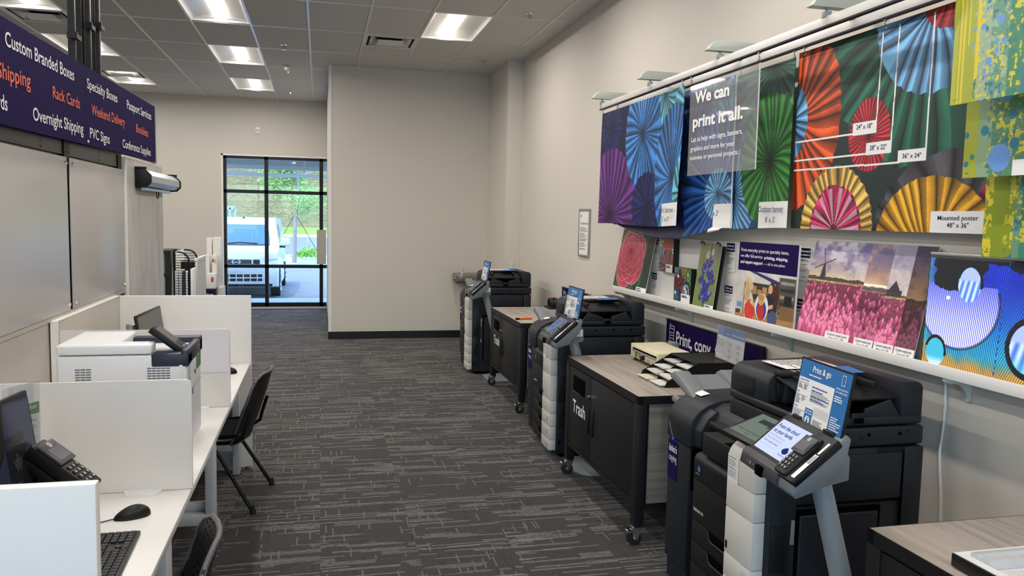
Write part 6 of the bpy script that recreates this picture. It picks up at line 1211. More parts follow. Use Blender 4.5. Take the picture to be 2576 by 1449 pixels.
# --- mounted poster
X = 2.475; py0 = at(2003, 300, 'x', X).y; pz = at(1988, 574, 'x', X).z; PW, PH = 1.36, .925; pf_ = FXN(X, py0, pz); z4 = lambda u, v: (1960 + u/2.195, v/2.195)
def poster(A, B):
    I = np.ones(A.shape + (3,))*rgb('22302f')
    Rz(I, A, B, pf_, z4(300, 320), z4(300, 200), 'royal', 18, 40, dark=.6); Rz(I, A, B, pf_, z4(820, 60), z4(840, 915), 'dgreen', 58, 41, dark=.5, crumple=.2); Rz(I, A, B, pf_, z4(865, 30), z4(810, 512), 'sky', 40, 42, dark=.6, crumple=.15); Rz(I, A, B, pf_, z4(950, -60), z4(850, 140), 'red', 22, 43, dark=.8)
    Rz(I, A, B, pf_, z4(900, 1480), z4(860, 850), 'grey', 44, 44, dark=.3); Rz(I, A, B, pf_, z4(95, 660), z4(70, 1160), 'orange', 54, 45, dark=.4, squash=.78); Rz(I, A, B, pf_, z4(60, 680), z4(80, 455), 'sky', 36, 46, dark=.5, squash=.75)
    Rz(I, A, B, pf_, z4(495, 745), z4(500, 540), 'red', 70, 47, dark=.35, rag=.06, squash=.85); Rz(I, A, B, pf_, z4(1250, 1150), z4(1150, 1000), 'pink', 8, 50, dark=.7); Rz(I, A, B, pf_, z4(300, 1270), z4(300, 918), 'cream', 64, 48, dark=.45, squash=.9)
    a, b = pf_.ab(*z4(300, 1270)); r = rad(pf_, z4(300, 1270), *z4(300, 918)); d = np.hypot((A - a)/.9, B - b); m = (d < r) & (d > r*.70); I[m] = I[m]*np.array([.95, .80, .48])
    Rz(I, A, B, pf_, z4(300, 1270), z4(300, 1020), 'pink', 44, 49, dark=.4, squash=.9); th = np.arctan2(B - b, A - a); st = (np.floor(th*44/6.283) % 3 == 0) & (d < r*.66) & (d > .03); I[st] = I[st]*.4 + .55
    Rz(I, A, B, pf_, z4(820, 1420), z4(880, 972), 'yellow', 58, 51, dark=.5, rag=.02, squash=1.05)
    s = lambda p, q_: None
    def band(p, q_, w_=.0042):
        (ax, bx), (ay, by) = pf_.ab(*z4(*p)), pf_.ab(*z4(*q_)); t_ = np.clip(((A - ax)*(ay - ax) + (B - bx)*(by - bx))/((ay - ax)**2 + (by - bx)**2), 0, 1); m_ = np.hypot(A - ax - t_*(ay - ax), B - bx - t_*(by - bx)) < w_; I[m_] = .95
    for p, q_ in (((575, 185), (537, 670)), ((668, 135), (618, 780)), ((862, 70), (810, 830)), ((88, 788), (410, 740)), ((80, 890), (482, 850)), ((76, 943), (660, 897))): band(p, q_)
    for p, q_ in (((408, 683), (537, 732)), ((482, 790), (618, 842)), ((657, 832), (811, 886)), ((838, 1168), (1400, 1320))):
        (ax, bx), (ay, by) = pf_.ab(*z4(*p)), pf_.ab(*z4(*q_)); I[(A > ax) & (A < ay) & (B < bx) & (B > by)] = .94
    return I
t = thing('mounted_poster', 'large mounted poster of orange, green and blue paper fans with size lines', 'poster', (X, py0 - PW/2, pz)); ob('board', fbox(pf_, 0, PW, 0, PH, -.012, -.0004), m_ink, t); painted('print', poster, PW, PH, 460, 330, flat(pf_), m_boardp, t)
q = MB()
for s, BL, BR, TL in (('24" x 18"', (427, 716), (513, 706), (427, 690)), ('28" x 22"', (500, 830), (592, 822), (500, 804)), ('36" x 24"', (680, 874), (784, 868), (680, 849)), ('Mounted poster', (875, 1215), (1100, 1217), (875, 1190)), ('48" x 36"', (925, 1256), (1045, 1258), (925, 1230))): letters_px(q, pf_, s, z4(*BL), z4(*BR), z4(*TL), bold=.005, e=.0012)
ob('size_text', q, m_navy, t, 0)
for px, lb in ((2026, 'small metal hook at the far top corner of the large mounted poster'), (2225, 'small metal hook on the top edge of the large mounted poster')): hook(R2, at(px, 120, 'x', R2).y, lb)
# --- three splash prints in front of the poster
def splash(seed, k):
    def fn(A, B):
        x = A*1.0; n = fbm(A*40, B*40, seed, 4); n2 = fbm(A*70, B*55, seed + 7, 3); n3 = fbm(A*5, B*4, seed + 2)
        I = np.ones(A.shape + (3,))*rgb('a9b13a' if k < 2 else '8a9a2c'); bands = [(.0, .02, 'b9bb42'), (.115, .165, '9db5a0'), (.165, .24, '6f9f88'), (.24, .42, '4f8f6f'), (.30, .5, '3f86a0')] if k == 0 else [(.06, .12, '8fae86'), (.12, .26, '5f8f6c'), (.26, .45, '4f8a66')] if k == 1 else [(.13, .16, '6f9a7a'), (.16, .45, '3f8a72')]
        for a, b, c in bands: put(I, (A > a + .004*(n - .5)) & (A < b + .01*(n - .5)), rgb(c))
        put(I, (n > .60) & (A > .09) & (A < .24) & (n3 > .42), rgb('9fbfa0' if k == 0 else 'c9c23f')); put(I, (n2 > .64) & (A > .1) & (n3 > .5), rgb('d9cf45')); put(I, (n2 < .30) & (A > .1), rgb('3a7f8f'))
        if k == 0:
            for a, w_, b0 in ((.032, .0045, 0), (.048, .0045, 0), (.068, .003, .20), (.108, .007, .08)): put(I, (np.abs(A - a - .004*(B - .2)) < w_) & (B > b0 + .02*(n - .5)), rgb('e3cf3c'))
        if k == 2: put(I, (A < .035 + .02*(n - .5)) & (n > .48), rgb('e0cc3a')); put(I, (np.abs(A - .125) < .006) & (n > .45), rgb('e0cc3a')); put(I, (np.abs(A - .06) < .004) & (B > .30) & (B < .40), rgb('2f7f96'))
        if k == 1: put(I, (B > .285 + .02*(n - .5)) & (A > .05) & (A < .2) & (n > .35), rgb('b3a83c'))
        rs = np.random.RandomState(seed)
        dots = [[(.095, .25, .008), (.13, .25, .011), (.088, .20, .006), (.20, .26, .016), (.19, .19, .009), (.22, .19, .010), (.19, .16, .009), (.16, .13, .013), (.145, .10, .009), (.155, .08, .008)], [(.17, .29, .035), (.09, .165, .018), (.205, .21, .018), (.01, .155, .011), (.014, .05, .011), (.04, .075, .010), (.16, .065, .048), (.22, .11, .02)], [(.10, .03, .004)]][k]
        for i, (a, b, r) in enumerate(dots): put(I, np.hypot(A - a, (B - b)) < r*(1 + .12*(n - .5)), rgb('6f9fe0' if (k == 0 or r > .03) else '2f8096'))
        put(I, (np.abs(B - .018) < .0012) & (A > .012) & (A < .03), rgb('55602a'))
        return I
    return fn
SP = [(2.20, (2389, 267), .60, 'splashed yellow-green print with a curling top corner, front of the three', .42), (2.30, (2420, 449), .46, 'splashed yellow-green print with a white caption corner, middle of the three', .42), (2.38, (2468, 645), .56, 'splashed green print, lowest of the three, above the lit picture screen', .42)]
for k, (X, bl, hh, lb, ww) in enumerate(SP):
    p = at(*bl, 'x', X); fr = FXN(X, p.y, p.z)
    def place(A, B, fr=fr, k=k, hh=hh):
        P = flat(fr)(A, B)
        if k == 0: c = np.clip((B - hh*.62)/(hh*.38) + (.05 - A)/.05*.5, 0, 1.2)*np.clip((.09 - A)/.09, 0, 1); P[..., 1] -= .075*c**1.5; P[..., 0] -= .05*c
        return P
    t = thing('splash_print', lb, 'print', (X, p.y - ww/2, p.z), 'splash prints hanging at the near end of the wall'); painted('print_sheet', splash(60 + k, k), ww, hh, 220, 300, place, paintmat('printed_film', .3), t, .0012)
    if k == 1: q = MB(); c0, c1 = fr.ab(2548, 402), fr.ab(2560, 441); rect(q, fr, c0[0], ww - .001, c1[1], c0[1], .0014); ob('caption', q, m_ink, t, 0)
    for yy in (p.y - .03, p.y - ww + .03):
        hz = RZ if X > 2.25 else RZ; ob('hanging_cord', MB().cyl((X, yy, p.z + hh), (R1 if X < 2.35 else R2, yy, RZ + .002), .0015, None, 6), m_silver, t)
# --- the shelf
SXF, SZ1 = 2.42, 1.1995; sy1, sy0 = 6.398, .3
t = thing('display_shelf', 'long white picture ledge on the wall holding the small prints', 'shelf', (2.5, 3.3, 1.15))
ob('ledge', MB().box(SXF + .014, XW, sy0, sy1, 1.158, 1.176), m_white, t); ob('front_lip', MB().box(SXF, SXF + .014, sy0, sy1, 1.153, SZ1, .002), m_white, t)
for y0_, y1_ in ((.3, 2.6), (2.605, 4.9), (4.905, 6.38)): ob('back_panel', MB().box(XW - .008, XW - .001, y0_, y1_, 1.176, 1.63), m_white, t)
for px, py in ((1557, 745), (1712, 780), (1957, 850), (2395, 960)):
    y = at(px, py, 'x', 2.47).y; pr_ = [(SXF + .012, 1.158), (SXF + .012, 1.135), (SXF + .03, 1.128)] + [(SXF + .05 + .07*math.sin(k*math.pi/12), 1.128 - .075*(1 - math.cos(k*math.pi/12))) for k in range(7)] + [(XW - .001, 1.05), (XW - .001, 1.158)]
    ob('bracket', MB().prism(pr_, 'y', y - .012, y + .012, .003), m_plate, t)
# --- leaning and standing pictures
def leaning(name, label, cat, bl, br, tl, fn, nx, ny, m, th=.004, XB=2.445, XT=2.535, group=None, back=None, flatm=False):
    """a board standing on the ledge and leaning on the wall"""
    a = at(*bl, 'x', XB); b = at(*br, 'x', XB); z = 1.1775 if not flatm else a.z; tp = at(*tl, 'x', XT)
    fr = Frame((XB, a.y, z), (0, -1, 0), (XT - XB, 0, tp.z - z)); w_, h_ = a.y - b.y, math.hypot(XT - XB, tp.z - z)
    t = thing(name, label, cat, (XB + .02, (a.y + b.y)/2, z), group); ob('board', fbox(fr, 0, w_, 0, h_, -th, -.0004), back or m_ink, t); painted('print', lambda A, B: fn(A, B, w_, h_, fr), w_, h_, nx, ny, flat(fr), m, t)
    return t, fr, w_, h_
def camellia(A, B, w_, h_, fr):
    I = lerp(rgb('1f3a2a'), rgb('2f6a38'), fbm(A*9, B*7, 5)); I[A > w_*.80] *= .6; put(I, (A > w_*.60) & (A < w_*.72) & (B > 0), rgb('1a2e22'))
    ca, cb = w_*.36, h_*.52; x, y = (A - ca)/(w_*.46), (B - cb)/(h_*.50); d0 = np.hypot(x, y); t = np.arctan2(y, x)
    for k, R in enumerate([1.0, .88, .76, .64, .53, .43, .34, .25, .17]):
        n = [5, 6, 6, 6, 5, 5, 4, 4, 3][k]; ph = k*.61; oy = .28*(1 - R); d = np.hypot(x, y - oy); t = np.arctan2(y - oy, x); pet = np.abs(np.sin(n*(t + ph)/2)); lim = R*(.80 + .20*pet**.5); m = d < lim; e = (lim - d)/R
        col = lerp(rgb('7d0c20'), rgb('de4560'), .2 + .8*np.clip(1 - e*2.2, 0, 1)*(.6 + .4*pet)); col = lerp(col, rgb('f7c9cf'), np.exp(-(e/.035)**2)*.85); col = col*(.72 + .28*np.clip(e*9, 0, 1) + .2*np.exp(-(e/.035)**2))[..., None]; I[m] = np.clip(col, 0, 1)[m]
    return I
t, fr, w_, h_ = leaning('camellia_print', 'tall print of a pink camellia, first picture at the far end of the ledge', 'print', (1541, 716), (1622, 737), (1561, 575), camellia, 130, 170, m_boardp, XT=2.535); q = MB(); rect(q, fr, w_*.72, w_*1.0, .0, h_*.10, .001); cpn = ob('caption', q, m_ink, t, 0); q = MB(); lines(q, fr, w_*.74, w_*.92, h_*.09, h_*.03, 2, .008, .0016); ob('caption_text', q, m_navy, cpn, 0)
def card(label, x, tl, tr, bl, rows, price, hid=None):
    a = at(*tl, 'x', XW - .014); b = at(*tr, 'x', XW - .014); c = at(*bl, 'x', XW - .014); w_, h_ = a.y - b.y, a.z - c.z; fr = FXN(XW - .014, a.y, c.z)
    t = thing('price_card', label, 'price card', (XW - .01, (a.y + b.y)/2, c.z), 'price cards on the back panel'); ob('card', fbox(fr, 0, w_, 0, h_, -.005, 0), m_paper, t); q = MB(); rect(q, fr, 0, w_*.93, h_*.70, h_, .0006); ob('purple_header', q, m_purple, t, 0)
    q = MB(); [letters(q, fr, s, w_*.08, h_*(.87 - .11*i), h_*.075, w_*min(.8, .13*len(s)), bold=.02, e=.0012) for i, s in enumerate(rows)]; ob('header_text', q, m_ink, t, 0)
    q = MB(); letters(q, fr, price, w_*.06, h_*.585, h_*.075, w_*.5, bold=.02, e=.0012); lines(q, fr, w_*.6, w_*.92, h_*.65, h_*.58, 2, h_*.015, .0012); lines(q, fr, w_*.12, w_*.95, h_*.52, h_*.26, 5, h_*.018, .0012, len(price)); lines(q, fr, w_*.3, w_*.9, h_*.12, h_*.08, 1, h_*.02, .0012); ob('card_text', q, m_grey_txt, t, 0)
card('price card headed table top banners, partly hidden by the pink canvas at the far end', 0, (1644, 596), (1667, 599), (1642, 654), ('Table top', 'banners'), '$19.99'); card('price card headed canvas prints, low on the panel left of the marbles canvas', 0, (1640, 685), (1654, 687), (1639, 740), ('Canvas', 'prints'), '$4.99')
card('price card headed fabric banners, right of the blue flower banner', 0, (1829, 611), (1851, 614), (1826, 682), ('Fabric', 'banners'), '$89.99'); card('price card headed table top banners, low beside the store photo sign', 0, (1823, 717), (1845, 720), (1821, 780), ('Table top', 'banners'), '$17.99')
card('price card headed mounted posters, between the store photo sign and the tulip field', 0, (2011, 623), (2042, 626), (2007, 703), ('Mounted', 'posters'), '$148.99'); card('price card headed custom metal prints, half hidden low behind the tulip field', 0, (2003, 750), (2034, 753), (2000, 830), ('Custom', 'metal prints'), '$84.99'); card('price card almost hidden between the marbles canvas and the blue flower banner', 0, (1745, 700), (1768, 703), (1743, 760), ('Photo', 'prints'), '$9.99')
def pinkfans(A, B, w_, h_, fr):
    I = np.ones(A.shape + (3,))*rgb('c9685f'); rosette(I, A, B, w_*.05, h_*.95, h_*.28, rgb('e8dcb0'), 24, 3, dark=.7, crumple=.1); rosette(I, A, B, w_*.12, h_*.25, h_*.50, rgb('8fbfc6'), 34, 4, dark=.6, crumple=.1); rosette(I, A, B, w_*.65, h_*.15, h_*.55, rgb('a86a72'), 46, 5, dark=.7, crumple=.1); rosette(I, A, B, w_*1.1, h_*.7, h_*.2, rgb('9cc9dc'), 20, 6, dark=.7); return I*.95
def canvas(label, bl, br, tl, fn, X, dep, nm, cx0):
    a = at(*bl, 'x', X); b = at(*br, 'x', X); c = at(*tl, 'x', X); fr = FXN(X, a.y, a.z); w_, h_ = a.y - b.y, c.z - a.z; t = thing('canvas_print', label, 'canvas', (X + dep/2, (a.y + b.y)/2, a.z)); ob('black_sides', fbox(fr, 0, w_, 0, h_, -dep, -.0004), m_plas, t); painted('print', lambda A, B: fn(A, B, w_, h_, fr), w_, h_, 90, 120, flat(fr), m_boardp, t); q = MB(); rect(q, fr, w_*cx0, w_*.97, h_*.0, h_*.24, .001); cp_ = ob('caption', q, m_ink, t, 0); q = MB(); lines(q, fr, w_*(cx0 + .05), w_*.93, h_*.20, h_*.13, 2, .007, .0016); ob('caption_text', q, m_navy, cp_, 0)
canvas('small canvas of pastel paper fans with black sides, hung high on the back panel', (1655, 681), (1692, 686), (1656, 599), pinkfans, 2.505, .045, 'a', .55)
def marbles(A, B, w_, h_, fr):
    I = lerp(rgb('20262c'), rgb('7f97a0'), (B/h_)*1.1 - .2 + .5*(fbm(A*30, B*30, 2) - .5)); rs = np.random.RandomState(4); 
    for a, b, r, c1, c2, s in ((.3, .62, .26, 'a32a36', '3a1016', 1), (.85, .72, .24, '6fae4a', '2f6a4a', 2), (.72, .28, .27, 'dfe6ea', '1b2a4c', 3), (.15, .12, .2, '3f7fae', '12304a', 4), (.6, .95, .2, 'cdbf6a', '4f5f3a', 5), (.1, .95, .18, '9cb8c4', '3a4a52', 6)):
        x, y = (A/w_ - a), (B/h_ - b); d = np.hypot(x, y*h_/w_*.9)/(r*1.05); m = d < 1; sw = .5 + .5*np.sin(14*d + 5*fbm(A*25 + s, B*25, s) + s); col = lerp(rgb(c2), rgb(c1), sw)*(1.1 - .5*d[..., None]); I[m] = col[m]; hl = np.hypot(x + .06, y - .12) < .05; I[hl & m] = .93
    return I
canvas('small canvas of glass marbles with black sides, standing on the ledge', (1694, 754), (1736, 763), (1698, 671), marbles, 2.465, .04, 'b', .45)
def bonnet(A, B, w_, h_, fr):
    I = lerp(rgb('6f8a3f'), rgb('8b8d62'), B/h_ + .5*(fbm(A*6, B*5, 8) - .5)); I = lerp(I, rgb('4f4a6a'), np.clip((A/w_ - .5)*1.5, 0, 1)*np.clip((B/h_ - .7)*3, 0, 1)); put(I, np.abs(A - w_*(.5 + .05*np.sin(B*6))) < w_*.025, rgb('6a5a3a'))
    rs = np.random.RandomState(3)
    for k in range(60):
        v = .16 + .74*k/60; sp_ = .34*(1 - abs(v - .42)*1.25); a = .5 + sp_*(2*rs.rand() - 1); r = .072*(1.15 - .5*v); x, y = A/w_ - a, (B/h_ - v - .01*rs.randn()); an = (a - .5)*1.4; X_ = x*np.cos(an) - y*2.4*np.sin(an); Y_ = x*np.sin(an) + y*2.4*np.cos(an); d = np.hypot(X_/r, Y_/(r*1.7)); m = d < 1; c = lerp(rgb('5560d8'), rgb('1b1f70'), d**.7); 
        if v > .8: c = lerp(c, rgb('e6e2cf'), np.full(A.shape, .75))
        elif rs.rand() < .18: c = lerp(c, rgb('c9c6dc'), np.full(A.shape, .5))
        I[m] = c[m]
    return I
t, fr, w_, h_ = leaning('flower_banner', 'small hanging banner of a blue bonnet flower on a black stand', 'banner', (1740, 766), (1791, 781), (1764, 612), bonnet, 90, 180, m_boardp, .002, 2.445, 2.50); q = MB(); rect(q, fr, w_*.60, w_*1.02, -.0, h_*.09, .001); cp_ = ob('caption', q, m_ink, t, 0); q = MB(); lines(q, fr, w_*.64, w_*.98, h_*.08, h_*.02, 2, .008, .0016); ob('caption_text', q, m_navy, cp_, 0)
for a in (.04, w_ - .03): p = fr.P(a, h_, .002); ob('stand_hook', MB().tube([p + Vector((.01, 0, -.03)), p + Vector((0, 0, .005)), p + Vector((-.012, .01, .015)), p + Vector((-.016, .016, .0))], .005, 6), m_plas, t, 60)
ob('stand', fbox(fr, w_*.9, w_*1.06, 0, h_*.98, -.02, -.012), m_plas, t)
# store photo sign
a = at(1848, 794, 'x', 2.455); b = at(1994, 828, 'x', 2.455); tp = at(1857, 607, 'x', 2.47); z = 1.1775; fr = Frame((2.455, a.y, z), (0, -1, 0), (.015, 0, tp.z - z)); w_, h_ = a.y - b.y, tp.z - z
def store(A, B):
    u, v = A/w_, B/(h_*.635); I = lerp(rgb('8a6a4a'), rgb('d9d2c6'), v*1.1 - .1); n = fbm(A*14, B*14, 9)
    R_ = lambda a0, a1, b0, b1, c: put(I, (u > a0) & (u < a1) & (v > b0) & (v < b1), rgb(c)); E_ = lambda a, b, ra, rb, c: put(I, ((u - a)/ra)**2 + ((v - b)/rb)**2 < 1, rgb(c))
    R_(0, 1, .78, 1, 'd9d4cc'); put(I, (v > .99 - .42*u + .1) & (v < 1.12 - .35*u), rgb('352a72')); R_(.15, .75, .45, .78, '3b3530')
    for k in range(6): R_(.20 + .09*k, .275 + .09*k, .56 + .0*k, .66 + .06*(k % 2), 'b98c5c'); R_(.2 + .09*k, .27 + .09*k, .38, .44, '5a564f')
    R_(.74, 1, .25, .95, '54504c'); [R_(.76, .98, .3 + .13*k, .36 + .13*k, ['8f8a80', '3a3632', 'b09070', '2c2a2a', '9a958c'][k]) for k in range(5)]; R_(.78, 1, .12, .42, '8a6844'); R_(.83, .95, .44, .62, '1c1c1e')
    R_(0, .13, .1, .95, 'd7d0cc'); R_(.02, .12, .25, .36, '6f9fd0'); R_(0, .1, .08, .2, '5a4634'); put(I, (v < .12 + .05*u), rgb('b58a5c')); put(I, (v < .06) & (u > .5), rgb('cfa878'))
    E_(.24, .30, .085, .32, 'e8d9d2'); put(I, ((u - .26)/.09)**2 + ((v - .22)/.22)**2 < 1, rgb('d8402f')); E_(.225, .72, .065, .16, 'dcc08c'); E_(.20, .58, .05, .22, 'd2b27c'); E_(.27, .70, .038, .085, 'e6bfa2'); put(I, (np.abs(v - (.42 - .9*(u - .26))) < .045) & (u > .26) & (u < .55), rgb('e2b595'))
    E_(.64, .42, .095, .26, '1f2433'); E_(.63, .70, .055, .14, '4a2c20'); E_(.70, .56, .04, .26, '4a2a1e'); E_(.605, .70, .036, .085, 'd9a98c'); E_(.66, .14, .08, .16, '4a5a78'); put(I, (np.abs(v - (.30 + .5*(u - .5))) < .04) & (u > .5) & (u < .66), rgb('d9a98c'))
    E_(.47, .33, .115, .26, 'efece8'); E_(.47, .27, .085, .20, '2f3f9c'); E_(.46, .24, .06, .17, 'cf3a32'); E_(.46, .45, .05, .09, 'e8b878'); E_(.46, .52, .055, .06, 'd2a04a'); put(I, (v < .02), rgb('a87c52')); return np.clip(I*(.88 + .24*n[..., None]), 0, 1)
t = thing('store_photo_sign', 'standing sign with purple text block over a photo of two women at a shop counter', 'sign', (2.47, (a.y + b.y)/2, z)); ob('board', fbox(fr, 0, w_, 0, h_, -.012, -.0004), m_ink, t); painted('photo', store, w_, h_*.635, 170, 130, flat(fr), m_boardp, t)
q = MB(); rect(q, fr, 0, w_, h_*.635, h_, .0003); ob('purple_block', q, m_purple, t, 0); z5 = lambda u, v: (1500 + u/4.6, 560 + v/4.6); q = MB()
for s, BL, BR, TL, bo in (('From everyday prints to specialty items,', (1658, 322), (2222, 372), (1658, 285), .0), ('we offer full-service', (1652, 388), (1915, 415), (1652, 352), .0), ('printing, shipping,', (1923, 416), (2210, 446), (1923, 382), .02), ('and expert support', (1648, 458), (1918, 488), (1648, 422), .02), ('— all in one place.', (1920, 488), (2180, 516), (1920, 456), 0)): letters_px(q, fr, s, z5(BL[0] + 22, BL[1] + 5), z5(BR[0] + 8, BR[1] + 3), z5(TL[0] + 22, TL[1] + 5), bold=bo + .006, e=.001)
ob('lettering', q, m_ink, t, 0)
# four tulip field panels
TUL = [((2001, 829), (2136, 861), (2052, 605), 'satin', 'lightest tulip field panel with a windmill, widest of the four'), ((2136, 861), (2193, 873), (2182, 612), 'gloss', 'tulip field panel second from the windmill one, with orange clouds'), ((2193, 873), (2244, 887), (2245, 615), 'matte', 'pale tulip field panel third of the four, with a small dark barn'), ((2244, 887), (2295, 900), (2300, 618), 'texture', 'darkest tulip field panel, next to the lit picture screen')]
rs = np.random.RandomState(12); FLW = sorted([(rs.rand()*.95 - .03, rs.rand()**1.3) for _ in range(330)], key=lambda p: -p[1])
def tulips(k, off):
    def fn(A, B, w_, h_, fr):
        G = A + off; v = B/h_; hz = [.60, .56, .53, .50][k]; sk = np.clip((v - hz)/(1 - hz), 0, 1); n = fbm(G*9 + k, v*7, 20, 5); n2 = fbm(G*20, v*16, 22, 4)
        I = lerp(rgb(['e6c9a8', 'dba878', 'e0cdbd', 'cf9a58'][k]), rgb(['6f6aa0', '5d5488', '9a92ae', '40325e'][k]), sk*1.15); I = lerp(I, rgb(['ece4ea', 'e3b48e', 'e6e0e4', '6f5a86'][k]), np.clip((n - .45)*5, 0, 1)*(.35 + .5*sk)); I = lerp(I, rgb(['5f5a8c', '58507c', '7f78a0', '2a2146'][k]), np.clip((n2 - .55)*4, 0, 1)*.6*np.clip(sk*3, 0, 1))
        tree = hz + .018 + .03*fbm(G*40, G*0, 30)*(1 if k != 2 else .15); put(I, (v < tree) & (v > hz - .01), rgb(['4a4030', '453a44', '5c4c40', '2e241c'][k])); put(I, v < hz, rgb(['7a2a4a', '6a2446', '8a3c5a', '4f1a34'][k])); put(I, (v < hz) & (v > hz - .02), rgb(['b09a62', '8a6040', 'b89a70', '4a3020'][k]))
        I[v < hz] = (I*(.55 + .9*fbm(G*60, v*90, 33)[..., None]))[v < hz]; low = np.clip(1 - v/.35, 0, 1); I[v < hz] = lerp(I, rgb('39502f'), low*.8)[v < hz]
        tint = [1.12, .95, 1.1, .72][k]
        for gx, dep in FLW:
            s = .006 + .036*(1 - dep)**1.4; gy = hz*h_*(.06 + .93*dep) ; x, y = G - gx, B - gy; m = (np.abs(x) < s*1.1) & (np.abs(y) < s*1.7)
            if not m.any(): continue
            d = (x/s)**2 + (y/(s*1.5))**2; mm = m & (d < 1) & (y < s*1.5*(.72 + .28*np.cos(x/s*5))); pet = np.abs(np.cos(x/s*3.0)); c = lerp(rgb('7a1440'), rgb('f58ab0'), np.clip(.15 + .55*pet + .30*np.clip(y/s, -1, 1) - .5*np.clip(d - .75, 0, 1)*4*0, 0, 1))*tint*(1 - .55*np.clip((d - .72)/.28, 0, 1))[..., None]; I[mm] = np.clip(c, 0, 1)[mm]
        if k == 0:
            a0, b0 = w_*.26, h_*(hz + .005); put(I, (np.abs(A - a0) < .022*(1.5 - (B - b0)/.085)/1.5) & (B > b0) & (B < b0 + .085), rgb('2c2a33'))
            for ang in (.35, 1.92, 3.49, 5.06):
                c_, s_ = math.cos(ang), math.sin(ang); x, y = A - a0, B - b0 - .082; al, pr = x*c_ + y*s_, -x*s_ + y*c_; put(I, (al > 0) & (al < .085) & (np.abs(pr) < .0028), rgb('2c2a33'))
        if k == 2: a0, b0 = w_*.38, h_*hz; put(I, (np.abs(A - a0) < .05) & (B > b0) & (B < b0 + .03), rgb('3a3432')); put(I, (np.abs(A - a0) < .035 - (B - b0 - .03)*.8) & (B > b0 + .02) & (B < b0 + .07), rgb('2a2a34'))
        if k == 3: I = I*.8
        return I
    return fn
off = 0
for k, (bl, br, tl, fin, lb) in enumerate(TUL):
    t, fr, w_, h_ = leaning('tulip_panel', lb, 'print', bl, br, tl, tulips(k, off), [150, 80, 80, 80][k], 260, m_gloss if k in (1,) else m_boardp, .004, 2.440 - .0, 2.540, 'metal prints of a tulip field'); off += w_
    c0 = [.55, .15, .02, .02][k]; q = MB(); rect(q, fr, w_*c0, w_*(.97 if k < 3 else 1.0), 0, h_*.105, .001); cp_ = ob('caption', q, m_ink, t, 0); cw = w_*(.97 - c0)
    label_text(fr, [('Custom metal print', w_*c0 + cw/2, h_*.067, .012, cw*.82), (fin.capitalize() + ': 16" x 20"', w_*c0 + cw/2, h_*.03, .012, cw*.62)], cp_, .0016)
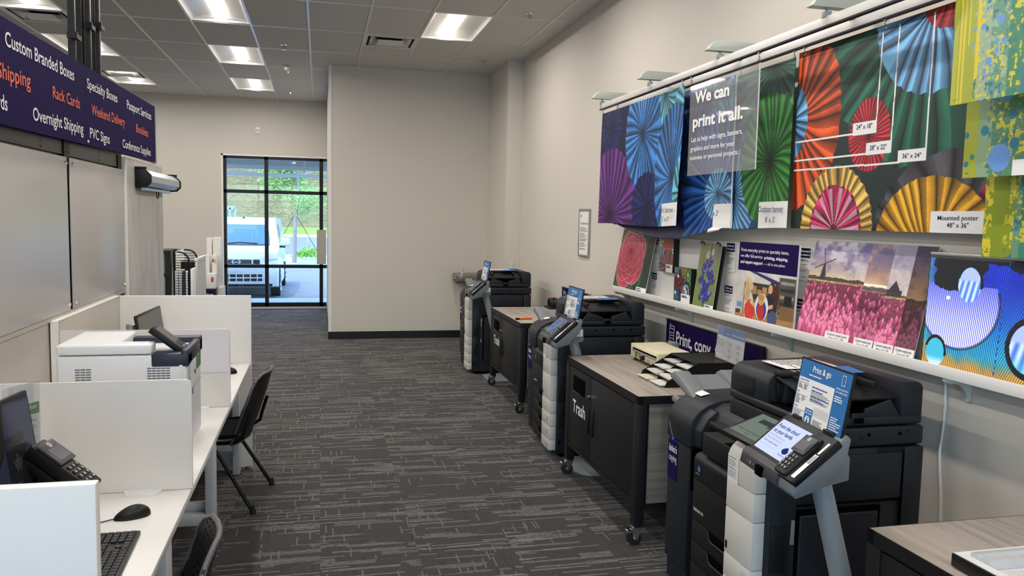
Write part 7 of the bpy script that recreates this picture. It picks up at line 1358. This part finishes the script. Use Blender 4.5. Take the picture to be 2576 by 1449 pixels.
# lit picture screen
X = 2.432; a = at(2318, 905, 'x', X); tp = at(2346, 647, 'x', X + .01); z = 1.1775; sw_, sh_ = .90, tp.z - z; fr = Frame((X, a.y, z), (0, -1, 0), (.015, 0, sh_))
def feather(A, B):
    u, v = A/sh_, B/sh_; n = fbm(A*16, B*16, 41, 4); sp_ = .86 - .06*(1 - v); x = u - sp_; th = np.arctan2(v + .9, np.abs(x) + .0001); l = np.abs(x)*1.0 - (v)*.75; st = .5 + .5*np.sin((np.abs(x)*.88*(1 + .12*v) - v*.42)*290 + 2.0*(n - .5))
    base = lerp(rgb('1fa6e8'), rgb('1b36d8'), np.clip(v*1.5 - .25, 0, 1)); base = lerp(base, rgb('5fe0c8'), np.clip(.62 - v*1.3 - .3*np.abs(x - .1), 0, 1)*.8 + np.clip(.12 - u, 0, .12)*5); base = lerp(base, rgb('e8a040'), np.clip((.20 - v + .28*np.clip(.28 - u, 0, 1) + .12*np.clip(u - 1.0, 0, 1) + .12*(n - .5))*9, 0, 1)*.9)
    I = base*(.55 + .55*st[..., None]*(.7 + .6*n[..., None])); 
    d = np.hypot((u - .36)/.44, (v - .62)/.40); lens = (d < 1) & (v < .78); w2 = np.clip(1 - v*1.2 + .2, 0, 1); I = np.where(lens[..., None], lerp(rgb('2c3bd0'), rgb('fbf8ff'), np.clip(st*1.5*(1.25 - v*1.3) + .1, 0, 1)), I); I[(np.abs(d - 1) < .03) & (v < .75)] *= .55
    dk = np.hypot((u - .34 - .25*(v - .9))/.30, (v - .93)/.24) < 1 + .7*(n - .5); I[dk] = rgb('0c1418'); put(I, (v > 1.04 - .1*u + .1*(n - .5)) & (u > .2), rgb('0c1420')); put(I, (u > 1.15) & (v > .86 - .1*(n - .5)), rgb('0c1018'))
    for cu, cv, r, ry in ((.47, .79, .125, .155), (1.12, .33, .20, .215), (.15, .16, .11, .13)):
        x, y = (u - cu)/r, (v - cv)/ry; d = np.hypot(x, y); m = d < 1; s2 = .5 + .5*np.sin((x*.8 - y*.25)*16); col = lerp(rgb('2f56d8'), rgb('c9ecff'), .2 + .8*s2); col = lerp(col, rgb('a9bdf3'), np.clip((y - .1 + .35*x*0)*6, 0, 1)*(x < .75)); 
        if cu > 1: col = lerp(col, rgb('c98a4a'), np.clip((x - y*.3)*2, 0, 1)*s2*.8); col = lerp(col, rgb('35c0d8'), np.clip(-(y + .25)*2, 0, 1)*.5)
        if cu < .3: col = lerp(rgb('3fb8d8'), rgb('cfeaf8'), np.clip(-(y + .3)*2.5, 0, 1)*.9)
        I[m] = col[m]; ring = (d > .93) & (d < 1.16) & ((y > -.2 + .5*(x < 0)) | ((cu > 1) & ((x < -.35) | (y < -.55)))); I[ring] = rgb('0b1016')
    put(I, np.hypot((u - .245)/.022, (v - .655)/.018) < 1, rgb('eaf4ff')); put(I, np.abs(u - sp_) < .004, rgb('1a3fa8')); return I
t = thing('lit_picture_screen', 'bright screen showing a blue peacock feather with water drops, on the ledge', 'screen', (X, a.y - sw_/2, z)); ob('frame', fbox(fr, -.006, sw_ + .006, 0, sh_ + .008, -.05, -.0006, .002), mat('screen_frame', '2a2b2a', .35, .3), t); painted('picture', feather, sw_, sh_, 360, 300, flat(fr), paintmat('lit_picture', .3, 1.0), t)
ob('top_trim', fbox(fr, -.006, sw_ + .006, sh_ + .008, sh_ + .022, -.05, .0, .002), mat('aluminium', 'b9bcc0', .3, .9), t)
# framed notice on the wall
a = at(1457, 527, 'x', XW - .012); b = at(1484, 524, 'x', XW - .012); c = at(1454, 645, 'x', XW - .012); y0 = (a.y + c.y)/2 + .0; w_ = y0 - b.y + .0; z0, z1 = 1.382, 1.858; fr = FXN(XW - .012, y0, z0); h_ = z1 - z0
t = thing('framed_notice', 'narrow silver framed copyright notice alone on the wall', 'notice', (XW - .01, y0 - w_/2, z0)); m_al = mat('snap_frame_silver', 'a9a9a8', .35, .6)
for a0, a1, b0, b1 in ((0, w_, 0, .022), (0, w_, h_ - .022, h_), (0, .022, .022, h_ - .022), (w_ - .022, w_, .022, h_ - .022)): ob('frame_side', fbox(fr, a0, a1, b0, b1, -.011, .006, .004), m_al, t)
ob('sheet', fbox(fr, .02, w_ - .02, .02, h_ - .02, -.010, -.002), m_paper, t); q = MB(); letters(q, fr, 'Copyright notice', w_*.14, h_*.675, .022, w_*.72, bold=.008, e=-.0008); ob('heading', q, m_grey_txt, t, 0); q = MB()
for b1, b0, n in ((.62, .52, 4), (.50, .40, 4), (.385, .32, 3), (.30, .20, 4), (.18, .14, 2)): lines(q, fr, w_*.13, w_*.86, h_*b1, h_*b0, n, .005, -.0008, n + int(b1*90))
lines(q, fr, w_*.16, w_*.36, h_*.87, h_*.83, 1, .016, -.0008); ob('body_text', q, m_grey_txt, t, 0)
bpy.context.view_layer.update()
